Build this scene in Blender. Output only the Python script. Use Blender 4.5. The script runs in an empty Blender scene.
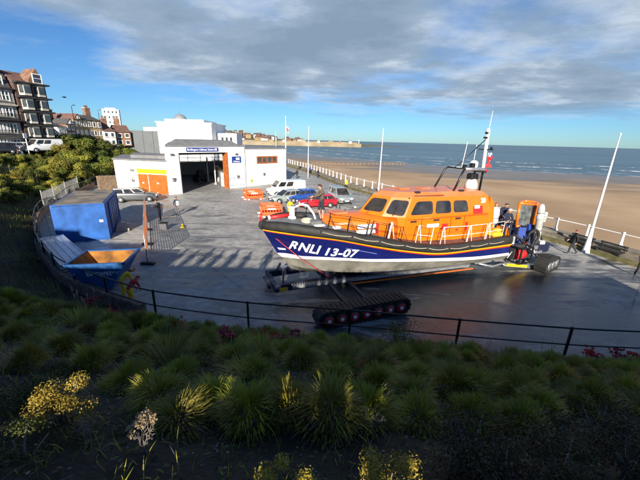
import bpy, bmesh, math, random
from mathutils import Vector, Matrix, noise
R = math.radians
rnd = random.Random(7)
scene = bpy.context.scene
COL = scene.collection

# ------------------------------------------------------------------ camera model (metres; yard is z = 0)
F, H = 315.0, 7.0
PITCH, ROLL = math.atan(100 / 315), R(1.5)

def ray(px, py):
    x, y = px - 320, 240 - py
    c, s = math.cos(ROLL), math.sin(ROLL)
    x, y = x * c - y * s, x * s + y * c
    cp, sp = math.cos(PITCH), math.sin(PITCH)
    return Vector((x, F * cp + y * sp, y * cp - F * sp))

def at(px, py, z=0.0):
    """survey helper: where the sight line through a photo pixel meets height z"""
    d = ray(px, py); t = (z - H) / d.z
    return Vector((d.x * t, d.y * t, z))

def aty(px, py, y):
    d = ray(px, py); t = y / d.y
    return Vector((d.x * t, y, H + d.z * t))

# ------------------------------------------------------------------ materials
MATS = {}
def mat(name, col, rough=0.6, metal=0.0, var=0.15, scale=3.0, bump=0.0, bscale=None, spec=0.5, col2=None,
        coat=0.0, rvar=0.0, detail=5.0, objvar=0.0, trans=0.0, alpha=None):
    if name in MATS: return MATS[name]
    m = bpy.data.materials.new(name); m.use_nodes = True
    nt = m.node_tree; b = nt.nodes['Principled BSDF']
    b.inputs['Roughness'].default_value = rough
    b.inputs['Metallic'].default_value = metal
    b.inputs['Specular IOR Level'].default_value = spec
    b.inputs['Coat Weight'].default_value = coat
    tc = nt.nodes.new('ShaderNodeTexCoord')
    n = nt.nodes.new('ShaderNodeTexNoise'); n.inputs['Scale'].default_value = scale; n.inputs['Detail'].default_value = detail
    nt.links.new(tc.outputs['Object'], n.inputs['Vector'])
    ramp = nt.nodes.new('ShaderNodeValToRGB')
    c1 = tuple(max(0, c * (1 - var)) for c in col[:3]) + (1,)
    c2 = (tuple(col2[:3]) if col2 else tuple(min(1, c * (1 + var)) for c in col[:3])) + (1,)
    ramp.color_ramp.elements[0].position = .33; ramp.color_ramp.elements[1].position = .67
    ramp.color_ramp.elements[0].color = c1; ramp.color_ramp.elements[1].color = c2
    nt.links.new(n.outputs['Fac'], ramp.inputs['Fac'])
    out = ramp.outputs['Color']
    if objvar:
        oi = nt.nodes.new('ShaderNodeObjectInfo')
        hs = nt.nodes.new('ShaderNodeHueSaturation')
        mr = nt.nodes.new('ShaderNodeMapRange'); mr.inputs['To Min'].default_value = 1 - objvar; mr.inputs['To Max'].default_value = 1 + objvar
        nt.links.new(oi.outputs['Random'], mr.inputs['Value']); nt.links.new(mr.outputs[0], hs.inputs['Value'])
        mh = nt.nodes.new('ShaderNodeMapRange'); mh.inputs['To Min'].default_value = .5 - objvar * .08; mh.inputs['To Max'].default_value = .5 + objvar * .08
        nt.links.new(oi.outputs['Random'], mh.inputs['Value']); nt.links.new(mh.outputs[0], hs.inputs['Hue'])
        nt.links.new(out, hs.inputs['Color']); out = hs.outputs['Color']
    nt.links.new(out, b.inputs['Base Color'])
    if rvar:
        mr = nt.nodes.new('ShaderNodeMapRange'); mr.inputs['To Min'].default_value = max(0.02, rough - rvar); mr.inputs['To Max'].default_value = min(1, rough + rvar)
        nt.links.new(n.outputs['Fac'], mr.inputs['Value']); nt.links.new(mr.outputs[0], b.inputs['Roughness'])
    if bump:
        n2 = nt.nodes.new('ShaderNodeTexNoise'); n2.inputs['Scale'].default_value = bscale or scale * 6; n2.inputs['Detail'].default_value = 6
        nt.links.new(tc.outputs['Object'], n2.inputs['Vector'])
        bp = nt.nodes.new('ShaderNodeBump'); bp.inputs['Strength'].default_value = bump; bp.inputs['Distance'].default_value = .03
        nt.links.new(n2.outputs['Fac'], bp.inputs['Height']); nt.links.new(bp.outputs['Normal'], b.inputs['Normal'])
    if trans: b.inputs['Transmission Weight'].default_value = trans
    MATS[name] = m
    return m

def leafmat(name, c1, c2, rough=.5, sc=1.2):
    """leaf colour varies in broad patches, leaf by leaf and plant by plant; a little light passes through"""
    if name in MATS: return MATS[name]
    m = mat(name, c1, rough, col2=c2, scale=sc, var=.25, detail=8, objvar=.22, spec=.3)
    nt = m.node_tree; b = nt.nodes['Principled BSDF']; o = nt.nodes['Material Output']
    src = b.inputs['Base Color'].links[0].from_socket
    tr = nt.nodes.new('ShaderNodeBsdfTranslucent'); mx = nt.nodes.new('ShaderNodeMixShader'); mx.inputs[0].default_value = .18
    nt.links.new(src, tr.inputs['Color']); nt.links.new(b.outputs[0], mx.inputs[1]); nt.links.new(tr.outputs[0], mx.inputs[2])
    nt.links.new(mx.outputs[0], o.inputs['Surface'])
    return m

# ------------------------------------------------------------------ mesh builder
class MB:
    def __init__(self): self.v = []; self.f = []; self.m = []; self.mats = []; self.sm = []
    def mi(self, m):
        if m is None: return 0
        if m not in self.mats: self.mats.append(m)
        return self.mats.index(m)
    def add(self, vs, fs, m=None, smooth=False):
        o = len(self.v); k = self.mi(m)
        self.v += [tuple(v) for v in vs]
        for f in fs: self.f.append([i + o for i in f]); self.m.append(k); self.sm.append(smooth)
    def box(self, c, s, m=None, rz=0, M=None, bev=0):
        x, y, z = s[0] / 2, s[1] / 2, s[2] / 2
        if bev:
            b = min(bev, x * .9, y * .9, z * .9)
            vs = []
            for zz, ins in ((-z, b), (-z + b, 0), (z - b, 0), (z, b)):
                X, Yy = x - ins, y - ins
                k = b * .6 if not ins else b * .3
                vs += [(-X + k, -Yy, zz), (X - k, -Yy, zz), (X, -Yy + k, zz), (X, Yy - k, zz), (X - k, Yy, zz), (-X + k, Yy, zz), (-X, Yy - k, zz), (-X, -Yy + k, zz)]
            fs = [list(range(7, -1, -1)), list(range(24, 32))]
            for r in range(3):
                for i in range(8):
                    j = (i + 1) % 8; fs.append([r * 8 + i, r * 8 + j, r * 8 + 8 + j, r * 8 + 8 + i])
        else:
            vs = [(-x, -y, -z), (x, -y, -z), (x, y, -z), (-x, y, -z), (-x, -y, z), (x, -y, z), (x, y, z), (-x, y, z)]
            fs = [[3, 2, 1, 0], [4, 5, 6, 7], [0, 1, 5, 4], [1, 2, 6, 5], [2, 3, 7, 6], [3, 0, 4, 7]]
        T = Matrix.Translation(Vector(c)) @ Matrix.Rotation(rz, 4, 'Z')
        if M is not None: T = Matrix.Translation(Vector(c)) @ M
        self.add([T @ Vector(v) for v in vs], fs, m); return self
    def bar(self, a, b, w, h, m=None):
        a, b = Vector(a), Vector(b); d = b - a; L = d.length
        if L < 1e-6: return self
        q = d.to_track_quat('X', 'Z').to_matrix().to_4x4()
        return self.box((a + b) / 2, (L, w, h), m, M=q)
    def tube(self, pts, r, m=None, n=8, cap=True, closed=False):
        pts = [Vector(p) for p in pts]; N = len(pts)
        rs = r if isinstance(r, (list, tuple)) else [r] * N
        vs = []; fs = []; up = None
        for i, p in enumerate(pts):
            if closed: d = pts[(i + 1) % N] - pts[i - 1]
            else: d = pts[min(i + 1, N - 1)] - pts[max(i - 1, 0)]
            d = d.normalized() if d.length > 1e-9 else Vector((0, 0, 1))
            if up is None: up = Vector((0, 0, 1)) if abs(d.z) < .9 else Vector((1, 0, 0))
            a = d.cross(up).normalized(); b = a.cross(d).normalized(); up = b
            for k in range(n):
                t = 2 * math.pi * k / n
                vs.append(p + (a * math.cos(t) + b * math.sin(t)) * rs[i])
        for i in range(N if closed else N - 1):
            j = (i + 1) % N
            for k in range(n):
                l = (k + 1) % n; fs.append([i * n + k, i * n + l, j * n + l, j * n + k])
        if cap and not closed: fs += [list(range(n - 1, -1, -1)), [(N - 1) * n + k for k in range(n)]]
        self.add(vs, fs, m, True); return self
    def lathe(self, prof, m=None, n=16, M=None):
        """prof: (radius, z)"""
        vs = []; fs = []
        for r, z in prof:
            for k in range(n):
                t = 2 * math.pi * k / n; vs.append(Vector((r * math.cos(t), r * math.sin(t), z)))
        for i in range(len(prof) - 1):
            for k in range(n):
                l = (k + 1) % n; fs.append([i * n + k, i * n + l, (i + 1) * n + l, (i + 1) * n + k])
        fs += [list(range(n - 1, -1, -1)), [(len(prof) - 1) * n + k for k in range(n)]]
        if M is not None: vs = [M @ v for v in vs]
        self.add(vs, fs, m, True); return self
    def ell(self, c, r, m=None, nu=12, nv=8, M=None):
        vs = []; fs = []
        for j in range(nv + 1):
            p = -math.pi / 2 + math.pi * j / nv
            for i in range(nu):
                t = 2 * math.pi * i / nu
                v = Vector((r[0] * math.cos(p) * math.cos(t), r[1] * math.cos(p) * math.sin(t), r[2] * math.sin(p)))
                if M is not None: v = M @ v
                vs.append(Vector(c) + v)
        for j in range(nv):
            for i in range(nu):
                l = (i + 1) % nu; fs.append([j * nu + i, j * nu + l, (j + 1) * nu + l, (j + 1) * nu + i])
        self.add(vs, fs, m, True); return self
    def prism(self, poly, z0, z1, m=None, T=None):
        n = len(poly)
        vs = [Vector((p[0], p[1], z0)) for p in poly] + [Vector((p[0], p[1], z1)) for p in poly]
        if T is not None: vs = [T @ v for v in vs]
        fs = [list(range(n - 1, -1, -1)), list(range(n, 2 * n))] + [[i, (i + 1) % n, n + (i + 1) % n, n + i] for i in range(n)]
        self.add(vs, fs, m); return self
    def loft(self, rings, m=None, cap=True, smooth=False, closed=True):
        n = len(rings[0]); vs = [Vector(p) for r in rings for p in r]; fs = []
        for i in range(len(rings) - 1):
            for k in range(n if closed else n - 1):
                l = (k + 1) % n; fs.append([i * n + k, i * n + l, (i + 1) * n + l, (i + 1) * n + k])
        if cap: fs += [list(range(n - 1, -1, -1)), [(len(rings) - 1) * n + k for k in range(n)]]
        self.add(vs, fs, m, smooth); return self
    def slab(self, quad, t, m=None):
        """a quad (4 pts) given thickness t along its normal"""
        q = [Vector(p) for p in quad]; nrm = (q[1] - q[0]).cross(q[3] - q[0]).normalized() * t
        return self.loft([[p for p in q], [p + nrm for p in q]], m)
    def build(self, name, m=None, parent=None, recalc=True):
        me = bpy.data.meshes.new(name)
        me.from_pydata(self.v, [], self.f)
        if self.mats:
            for x in self.mats: me.materials.append(x)
            me.polygons.foreach_set('material_index', self.m)
        elif m: me.materials.append(m)
        me.polygons.foreach_set('use_smooth', self.sm)
        if recalc:
            bm = bmesh.new(); bm.from_mesh(me); bmesh.ops.recalc_face_normals(bm, faces=bm.faces); bm.to_mesh(me); bm.free()
        o = bpy.data.objects.new(name, me); COL.objects.link(o)
        if parent: o.parent = parent
        return o

def empty(name, loc=(0, 0, 0), rz=0.0):
    o = bpy.data.objects.new(name, None); COL.objects.link(o); o.location = loc; o.rotation_euler = (0, 0, rz)
    o.empty_display_size = .2
    return o
def tag(o, label=None, cat=None, group=None, kind=None):
    if label: o['label'] = label
    if cat: o['category'] = cat
    if group: o['group'] = group
    if kind: o['kind'] = kind
    return o
def copy_tree(o, parent=None):
    c = o.copy(); COL.objects.link(c)
    if parent: c.parent = parent
    for ch in [x for x in bpy.data.objects if x.parent == o and x is not c]: copy_tree(ch, c)
    return c
def textmesh(s, size=1.0, bold=0.0, shear=0.0, extrude=0.0, space=1.0):
    cu = bpy.data.curves.new('text', 'FONT'); cu.body = s; cu.size = size; cu.offset = bold; cu.shear = shear; cu.extrude = extrude
    cu.space_character = space
    ob = bpy.data.objects.new('text', cu); COL.objects.link(ob)
    dg = bpy.context.evaluated_depsgraph_get(); dg.update()
    me = bpy.data.meshes.new_from_object(ob.evaluated_get(dg))
    bpy.data.objects.remove(ob)
    bm = bmesh.new(); bm.from_mesh(me); bmesh.ops.triangulate(bm, faces=bm.faces)
    vs = [v.co.copy() for v in bm.verts]; fs = [[v.index for v in f.verts] for f in bm.faces]
    bm.free(); return vs, fs

def interp(tab, s):
    if s <= tab[0][0]: return tab[0][1]
    for (a, va), (b, vb) in zip(tab, tab[1:]):
        if s <= b:
            t = (s - a) / (b - a); return va + (vb - va) * t
    return tab[-1][1]
def sinterp(tab, s):
    """smooth (catmull-rom) interpolation"""
    n = len(tab)
    if s <= tab[0][0]: return tab[0][1]
    if s >= tab[-1][0]: return tab[-1][1]
    for i in range(n - 1):
        if s <= tab[i + 1][0]:
            a, b = tab[i], tab[i + 1]
            m0 = (b[1] - tab[i - 1][1]) / (b[0] - tab[i - 1][0]) if i else (b[1] - a[1]) / (b[0] - a[0])
            m1 = (tab[i + 2][1] - a[1]) / (tab[i + 2][0] - a[0]) if i + 2 < n else (b[1] - a[1]) / (b[0] - a[0])
            h = b[0] - a[0]; t = (s - a[0]) / h
            return (2*t**3-3*t*t+1)*a[1] + (t**3-2*t*t+t)*h*m0 + (-2*t**3+3*t*t)*b[1] + (t**3-t*t)*h*m1

# common materials
M_white = mat('white_paint', (.8, .8, .78), .45, var=.05, scale=1.5)
M_render = mat('white_render', (.78, .77, .74), .8, var=.05, scale=.6, bump=.15, bscale=30)
M_black = mat('black_metal', (.012, .013, .015), .38, var=.3, rvar=.1)
M_rubber = mat('black_rubber', (.02, .02, .02), .7, var=.3, bump=.2, bscale=40)
M_fender = mat('fender_rubber', (.02, .02, .019), .7, var=.35, scale=2.5, bump=.2, bscale=30)
M_steel = mat('galvanised_steel', (.48, .5, .52), .4, .7, var=.15, scale=4)
M_greymetal = mat('grey_metal', (.25, .26, .27), .45, .5, var=.2)
M_alu = mat('aluminium', (.6, .62, .63), .35, .8, var=.1)
M_orange = mat('orange_gloss_paint', (.72, .155, .006), .3, var=.05, coat=.4, scale=.8)
M_glass = mat('dark_glass', (.012, .013, .015), .05, col2=(.05, .042, .034), scale=1.7, spec=.8)  # tan mottling in the colour stands in for reflections in the panes
M_winglass = mat('window_glass', (.05, .06, .07), .08, var=.4, scale=.8, spec=.9)
M_yellow = mat('yellow_paint', (.8, .52, .01), .5, var=.06)
M_red = mat('red_paint', (.55, .02, .02), .45, var=.1)
M_blue = mat('deep_blue_paint', (.007, .012, .105), .3, var=.08, coat=.5, scale=1.)
M_navy = mat('navy_sign_blue', (.01, .04, .22), .5, var=.05)
M_deck = mat('grey_deck', (.16, .17, .175), .8, var=.2, scale=6, bump=.2)
M_concrete = mat('concrete', (.32, .31, .29), .85, var=.2, scale=2, bump=.3, bscale=25)
M_wood = mat('weathered_wood', (.16, .11, .07), .8, var=.35, scale=5, bump=.4)
# ------------------------------------------------------------------ render / camera / light
scene.view_settings.view_transform = 'Standard'; scene.view_settings.look = 'None'
scene.view_settings.exposure = 1.0; scene.view_settings.gamma = 1.0
cam = bpy.data.cameras.new('camera'); camo = bpy.data.objects.new('camera', cam); COL.objects.link(camo)
cam.sensor_width = 36; cam.sensor_fit = 'HORIZONTAL'; cam.lens = 36 * F / 640; cam.clip_end = 15000; cam.clip_start = .05
fw = Vector((0, math.cos(PITCH), -math.sin(PITCH))); up0 = Vector((0, math.sin(PITCH), math.cos(PITCH))); rt0 = Vector((1, 0, 0))
# the horizon drops to the right: the camera is rolled anticlockwise
rt = rt0 * math.cos(ROLL) + up0 * math.sin(ROLL); up = up0 * math.cos(ROLL) - rt0 * math.sin(ROLL)
camo.matrix_world = Matrix(((rt.x, up.x, -fw.x, 0), (rt.y, up.y, -fw.y, 0), (rt.z, up.z, -fw.z, H), (0, 0, 0, 1)))
scene.camera = camo

SUN_EL, SUN_AZ = R(20), R(-2)          # the sun stands low behind the camera
sund = Vector((math.sin(SUN_AZ) * math.cos(SUN_EL), -math.cos(SUN_AZ) * math.cos(SUN_EL), math.sin(SUN_EL)))  # towards the sun
sl = bpy.data.lights.new('sun', 'SUN'); sl.energy = 4.8; sl.angle = R(.5); sl.color = (1, .9, .76)
so = bpy.data.objects.new('sun', sl); COL.objects.link(so); so.rotation_euler = sund.to_track_quat('Z', 'Y').to_euler()

w = bpy.data.worlds.new('World'); scene.world = w; w.use_nodes = True
nt = w.node_tree; N = nt.nodes; L = nt.links
bg = N['Background']; bg.inputs['Strength'].default_value = .055
sky = N.new('ShaderNodeTexSky'); sky.sky_type = 'NISHITA'; sky.sun_disc = False
sky.sun_elevation = SUN_EL; sky.sun_rotation = math.pi - SUN_AZ; sky.air_density = .9; sky.dust_density = .15; sky.ozone_density = 4.5
def nd(t, **k):
    n = N.new(t)
    for a, v in k.items(): setattr(n, a, v)
    return n
def math_(op, a, b=None):
    n = nd('ShaderNodeMath', operation=op)
    for i, x in enumerate((a, b)):
        if x is None: continue
        if isinstance(x, (int, float)): n.inputs[i].default_value = x
        else: L.new(x, n.inputs[i])
    return n.outputs[0]
def mrange(x, a, b, c=0., d=1., smooth=True):
    n = nd('ShaderNodeMapRange', interpolation_type='SMOOTHSTEP' if smooth else 'LINEAR')
    L.new(x, n.inputs['Value'])
    for k, v in zip(('From Min', 'From Max', 'To Min', 'To Max'), (a, b, c, d)): n.inputs[k].default_value = v
    return n.outputs[0]
tc = nd('ShaderNodeTexCoord'); sep = nd('ShaderNodeSeparateXYZ'); L.new(tc.outputs['Generated'], sep.inputs[0])
zc = math_('ADD', math_('MAXIMUM', sep.outputs['Z'], 0.0), .09)
cx = math_('DIVIDE', sep.outputs['X'], zc); cy = math_('DIVIDE', sep.outputs['Y'], zc)   # the flat layer the clouds drift in
cmb = nd('ShaderNodeCombineXYZ'); L.new(cx, cmb.inputs[0]); L.new(cy, cmb.inputs[1])
n1 = nd('ShaderNodeTexNoise'); n1.inputs['Scale'].default_value = .62; n1.inputs['Detail'].default_value = 10; n1.inputs['Roughness'].default_value = .6; n1.inputs['Distortion'].default_value = .15
mp = nd('ShaderNodeMapping'); mp.inputs['Location'].default_value = (3.1, 1.7, .4); mp.inputs['Scale'].default_value = (.85, 1.0, 1)
L.new(cmb.outputs[0], mp.inputs[0]); L.new(mp.outputs[0], n1.inputs['Vector'])
n2 = nd('ShaderNodeTexNoise'); n2.inputs['Scale'].default_value = 1.7; n2.inputs['Detail'].default_value = 8; n2.inputs['Roughness'].default_value = .6
L.new(mp.outputs[0], n2.inputs['Vector'])
# cover: a big bank of cloud over the bay, clear to the left and in a strip above the horizon
dx = math_('DIVIDE', math_('SUBTRACT', cx, 2.1), 3.8); dy = math_('DIVIDE', math_('SUBTRACT', cy, 3.2), 2.3)
rr = math_('SQRT', math_('ADD', math_('MULTIPLY', dx, dx), math_('MULTIPLY', dy, dy)))
bank = mrange(rr, .45, 1.6, .17, -.10)
dens = math_('ADD', n1.outputs['Fac'], bank)
cover = mrange(dens, .42, .68)
low = mrange(sep.outputs['Z'], .03, .11)
cover = math_('MULTIPLY', cover, low)
dens2 = math_('ADD', dens, math_('MULTIPLY', math_('SUBTRACT', n2.outputs['Fac'], .5), .95))
cr = nd('ShaderNodeValToRGB'); L.new(dens2, cr.inputs['Fac'])
cr.color_ramp.elements[0].position = .48; cr.color_ramp.elements[0].color = (.56, .65, .75, 1)
cr.color_ramp.elements[1].position = .84; cr.color_ramp.elements[1].color = (.23, .33, .45, 1)
e = cr.color_ramp.elements.new(.64); e.color = (.32, .42, .54, 1)
cs = nd('ShaderNodeVectorMath', operation='SCALE'); L.new(cr.outputs[0], cs.inputs[0]); cs.inputs['Scale'].default_value = 9.7
mixc = nd('ShaderNodeMix', data_type='RGBA'); L.new(cover, mixc.inputs[0]); tint = nd('ShaderNodeMix', data_type='RGBA', blend_type='MULTIPLY'); tint.inputs[0].default_value = 1; tint.inputs[7].default_value = (.62, .9, 1.12, 1); L.new(sky.outputs[0], tint.inputs[6]); L.new(tint.outputs[2], mixc.inputs[6]); L.new(cs.outputs[0], mixc.inputs[7])
L.new(mixc.outputs[2], bg.inputs['Color'])

# ------------------------------------------------------------------ yard
def wetmat():
    m = bpy.data.materials.new('wet_concrete_yard'); m.use_nodes = True
    nt = m.node_tree; b = nt.nodes['Principled BSDF']; N = nt.nodes; L = nt.links
    tc = N.new('ShaderNodeTexCoord')
    def noise_(sc, det, loc=(0, 0, 0), rot=0, stretch=(1, 1, 1), dist=0):
        mp = N.new('ShaderNodeMapping'); mp.inputs['Location'].default_value = loc; mp.inputs['Rotation'].default_value = (0, 0, rot); mp.inputs['Scale'].default_value = stretch
        n = N.new('ShaderNodeTexNoise'); n.inputs['Scale'].default_value = sc; n.inputs['Detail'].default_value = det; n.inputs['Roughness'].default_value = .62; n.inputs['Distortion'].default_value = dist
        L.new(tc.outputs['Object'], mp.inputs[0]); L.new(mp.outputs[0], n.inputs['Vector']); return n.outputs['Fac']
    def mr(x, a, b_, c, d):
        n = N.new('ShaderNodeMapRange'); n.interpolation_type = 'SMOOTHSTEP'; L.new(x, n.inputs['Value'])
        for k, v in zip(('From Min', 'From Max', 'To Min', 'To Max'), (a, b_, c, d)): n.inputs[k].default_value = v
        return n.outputs[0]
    def mth(op, a, b_):
        n = N.new('ShaderNodeMath'); n.operation = op
        for i, x in enumerate((a, b_)):
            if isinstance(x, (int, float)): n.inputs[i].default_value = x
            else: L.new(x, n.inputs[i])
        return n.outputs[0]
    fine = noise_(2.2, 10); big = noise_(.16, 5, (4, 2, 0)); streak = noise_(.5, 7, (1, 9, 0), R(62), (.35, 1.7, 1), 1.1); grit = noise_(30, 6)
    # washed-down wet area spreads round the boat towards the slip
    sp = N.new('ShaderNodeSeparateXYZ'); L.new(tc.outputs['Object'], sp.inputs[0])
    wx = mth('DIVIDE', mth('SUBTRACT', sp.outputs[0], 8.0), 13.0); wy = mth('DIVIDE', mth('SUBTRACT', sp.outputs[1], 14.0), 7.0)
    rr = mth('SQRT', mth('ADD', mth('MULTIPLY', wx, wx), mth('MULTIPLY', wy, wy)), 0)
    area = mr(rr, .25, 1.5, .16, .01)
    wet = mr(mth('ADD', mth('ADD', mth('MULTIPLY', streak, .85), mth('MULTIPLY', big, .15)), area), .52, .62, 0, 1)
    cr = N.new('ShaderNodeValToRGB'); L.new(fine, cr.inputs['Fac'])
    cr.color_ramp.elements[0].position = .3; cr.color_ramp.elements[0].color = (.24, .235, .22, 1)
    cr.color_ramp.elements[1].position = .72; cr.color_ramp.elements[1].color = (.5, .49, .46, 1)
    # slab joints
    br = N.new('ShaderNodeTexBrick'); mp = N.new('ShaderNodeMapping'); mp.inputs['Rotation'].default_value = (0, 0, R(-42))
    L.new(tc.outputs['Object'], mp.inputs[0]); L.new(mp.outputs[0], br.inputs['Vector'])
    br.inputs['Scale'].default_value = 1; br.inputs['Brick Width'].default_value = 6.5; br.inputs['Row Height'].default_value = 5; br.inputs['Mortar Size'].default_value = .03; br.offset = .0
    br.inputs['Color1'].default_value = (.88, .88, .88, 1); br.inputs['Color2'].default_value = (1.08, 1.08, 1.06, 1); br.inputs['Mortar'].default_value = (.5, .5, .5, 1)
    m1 = N.new('ShaderNodeMix'); m1.data_type = 'RGBA'; m1.blend_type = 'MULTIPLY'; m1.inputs[0].default_value = .9
    L.new(cr.outputs[0], m1.inputs[6]); L.new(br.outputs[0], m1.inputs[7])
    st = mr(big, .35, .65, .78, 1.1)
    m1b = N.new('ShaderNodeMix'); m1b.data_type = 'RGBA'; m1b.blend_type = 'MULTIPLY'; m1b.inputs[0].default_value = 1
    L.new(m1.outputs[2], m1b.inputs[6]); L.new(st, m1b.inputs[7])
    m2 = N.new('ShaderNodeMix'); m2.data_type = 'RGBA'; m2.blend_type = 'MULTIPLY'; L.new(wet, m2.inputs[0])
    L.new(m1b.outputs[2], m2.inputs[6]); m2.inputs[7].default_value = (.26, .265, .28, 1)
    L.new(m2.outputs[2], b.inputs['Base Color'])
    rg = mr(wet, 0, 1, .68, .2); L.new(rg, b.inputs['Roughness'])
    bp = N.new('ShaderNodeBump'); bp.inputs['Strength'].default_value = .45; bp.inputs['Distance'].default_value = .025
    bw = mth('MULTIPLY', grit, mr(wet, 0, 1, 1, .6)); L.new(bw, bp.inputs['Height']); L.new(bp.outputs[0], b.inputs['Normal'])
    return m
M_yard = wetmat()

# the sea wall: outer foot line of the yard, from far (left) to near (right)
wall_line = [Vector((-30, 150)), Vector((-12.3, 95)), Vector((-5.6, 78)), Vector((-1.5, 66)), Vector((4.0, 48.5)), Vector((10.6, 36)),
             Vector((16.2, 26)), Vector((18.0, 22.6)), Vector((19.6, 18)), Vector((21.0, 13.5)), Vector((24, 4)), Vector((30, -14))]
def offs(line, d):
    out = []
    for i, p in enumerate(line):
        a = line[max(i - 1, 0)]; b = line[min(i + 1, len(line) - 1)]
        t = (b - a).normalized(); nr = Vector((-t.y, t.x)); out.append(p + nr * d)   # to the sea side
    return out
m = MB(); poly = offs(wall_line, .9)
m.add([(p.x, p.y, 0) for p in poly] + [(-160, -14, 0), (-160, 150, 0)], [list(range(len(poly) + 2))])
tag(m.build('yard', M_yard), kind='structure')

# low stepped sea wall, mossy at its foot
M_wall = mat('mossy_sea_wall', (.15, .125, .09), .9, col2=(.3, .27, .21), scale=1.3, bump=.6, bscale=9)
M_moss = mat('green_moss', (.10, .10, .03), .95, col2=(.19, .16, .07), scale=2, bump=.6, bscale=14)
def strip(name, line, d0, d1, z0, z1, mt, parent=None, seg=1):
    a, b = offs(line, d0), offs(line, d1); m = MB()
    for i in range(len(line) - 1):
        q = [a[i], a[i + 1], b[i + 1], b[i]]
        m.loft([[(p.x, p.y, z0) for p in q], [(p.x, p.y, z1) for p in q]], mt, cap=True)
    return m.build(name, mt, parent)
def subdiv(line, step):
    out = []
    for a, b in zip(line, line[1:]):
        n = max(1, int((b - a).length / step))
        out += [a.lerp(b, k / n) for k in range(n)]
    return out + [line[-1]]
def smoothline(line):
    tx = [(i, p.x) for i, p in enumerate(line)]; ty = [(i, p.y) for i, p in enumerate(line)]
    n = (len(line) - 1) * 6
    return [Vector((sinterp(tx, k / 6), sinterp(ty, k / 6))) for k in range(n + 1)]
wl = smoothline(wall_line)
sw = empty('sea_wall'); tag(sw, 'long low mossy stone sea wall between the yard and the sandy beach', 'wall')
strip('lower_step', wl, -.0, .55, -.1, .2, M_moss, sw)
strip('upper_step', wl, .56, 1.05, -.1, .45, M_wall, sw)
strip('coping', wl, 1.06, 1.95, -3.2, .6, M_wall, sw)
# white promenade railing on the wall
rl = offs(wl, 1.5); rl3 = [Vector((p.x, p.y, .6)) for p in rl]
def along(line, step, start=0.0):
    out = []; acc = -start
    for a, b in zip(line, line[1:]):
        Ls = (b - a).length
        while acc <= Ls:
            if acc >= 0: out.append((a.lerp(b, acc / Ls), (b - a).normalized()))
            acc += step
        acc -= Ls
    return out
rail = empty('promenade_railing'); tag(rail, 'white single-bar railing with concrete posts along the sea wall', 'railing')
pts = along(rl3, 2.15, .4); pm = None; cnt = 0
for p, t in pts:
    if p.y < -2 or p.y > 130: continue
    if pm is None:
        b = MB(); b.lathe([(.15, 0), (.15, .1), (.085, .2), (.065, .8), (.08, .98), (.05, 1.03)], M_white, 8)
        pm = b.build('post', M_white, rail); o = pm
    else:
        o = pm.copy(); COL.objects.link(o)
    o.location = p
m = MB(); m.tube([p + Vector((0, 0, .88)) for p in rl3 if p.y < 140], .036, M_white, 6); m.build('rail', M_white, rail)

# ------------------------------------------------------------------ beach and sea
def sandmat():
    m = mat('beach_sand', (.40, .265, .145), .85, col2=(.5, .345, .2), scale=.07, bump=.5, bscale=1.1, detail=9)
    nt = m.node_tree; b = nt.nodes['Principled BSDF']; N = nt.nodes; L = nt.links
    src = b.inputs['Base Color'].links[0].from_socket
    at_ = N.new('ShaderNodeAttribute'); at_.attribute_name = 'wet'
    n = N.new('ShaderNodeTexNoise'); n.inputs['Scale'].default_value = .06; n.inputs['Detail'].default_value = 7
    tc = N.new('ShaderNodeTexCoord'); mp = N.new('ShaderNodeMapping'); mp.inputs['Rotation'].default_value = (0, 0, R(35)); mp.inputs['Scale'].default_value = (.45, 1.6, 1)
    L.new(tc.outputs['Object'], mp.inputs[0]); L.new(mp.outputs[0], n.inputs['Vector'])
    ad = N.new('ShaderNodeMath'); ad.operation = 'ADD'; sb = N.new('ShaderNodeMath'); sb.operation = 'SUBTRACT'; sb.inputs[1].default_value = .5
    L.new(n.outputs['Fac'], sb.inputs[0]); ml = N.new('ShaderNodeMath'); ml.operation = 'MULTIPLY'; ml.inputs[1].default_value = 1.3; L.new(sb.outputs[0], ml.inputs[0])
    L.new(at_.outputs['Fac'], ad.inputs[0]); L.new(ml.outputs[0], ad.inputs[1])
    w1 = N.new('ShaderNodeMapRange'); w1.interpolation_type = 'SMOOTHSTEP'; w1.inputs['From Min'].default_value = .2; w1.inputs['From Max'].default_value = .6; L.new(ad.outputs[0], w1.inputs['Value'])
    mx = N.new('ShaderNodeMix'); mx.data_type = 'RGBA'; mx.blend_type = 'MULTIPLY'; L.new(w1.outputs[0], mx.inputs[0]); L.new(src, mx.inputs[6]); mx.inputs[7].default_value = (.46, .47, .5, 1)
    L.new(mx.outputs[2], b.inputs['Base Color'])
    r = N.new('ShaderNodeMapRange'); r.inputs['To Min'].default_value = .9; r.inputs['To Max'].default_value = .34; L.new(w1.outputs[0], r.inputs['Value']); L.new(r.outputs[0], b.inputs['Roughness'])
    bp = b.inputs['Normal'].links[0].from_node; s = N.new('ShaderNodeMapRange'); s.inputs['To Min'].default_value = .5; s.inputs['To Max'].default_value = .03; L.new(w1.outputs[0], s.inputs['Value']); L.new(s.outputs[0], bp.inputs['Strength'])
    return m
M_sand = sandmat()
water_line = [Vector(p) for p in [(-60, 330), (-25, 255), (10, 200), (40, 176), (60, 148), (83, 134), (112, 126), (150, 112), (260, 60), (400, -20)]]
wls = smoothline(water_line)
def shore_d(x, y):
    """signed distance seaward of the water line"""
    best = 1e9; sg = 1
    p = Vector((x, y))
    for a, b in zip(wls, wls[1:]):
        ab = b - a; t = max(0, min(1, (p - a).dot(ab) / ab.length_squared)); q = a + ab * t; d = (p - q).length
        if d < best: best = d; sg = 1 if ab.x * (p - a).y - ab.y * (p - a).x > 0 else -1
    return best * sg
SEA = -3.3
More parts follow.
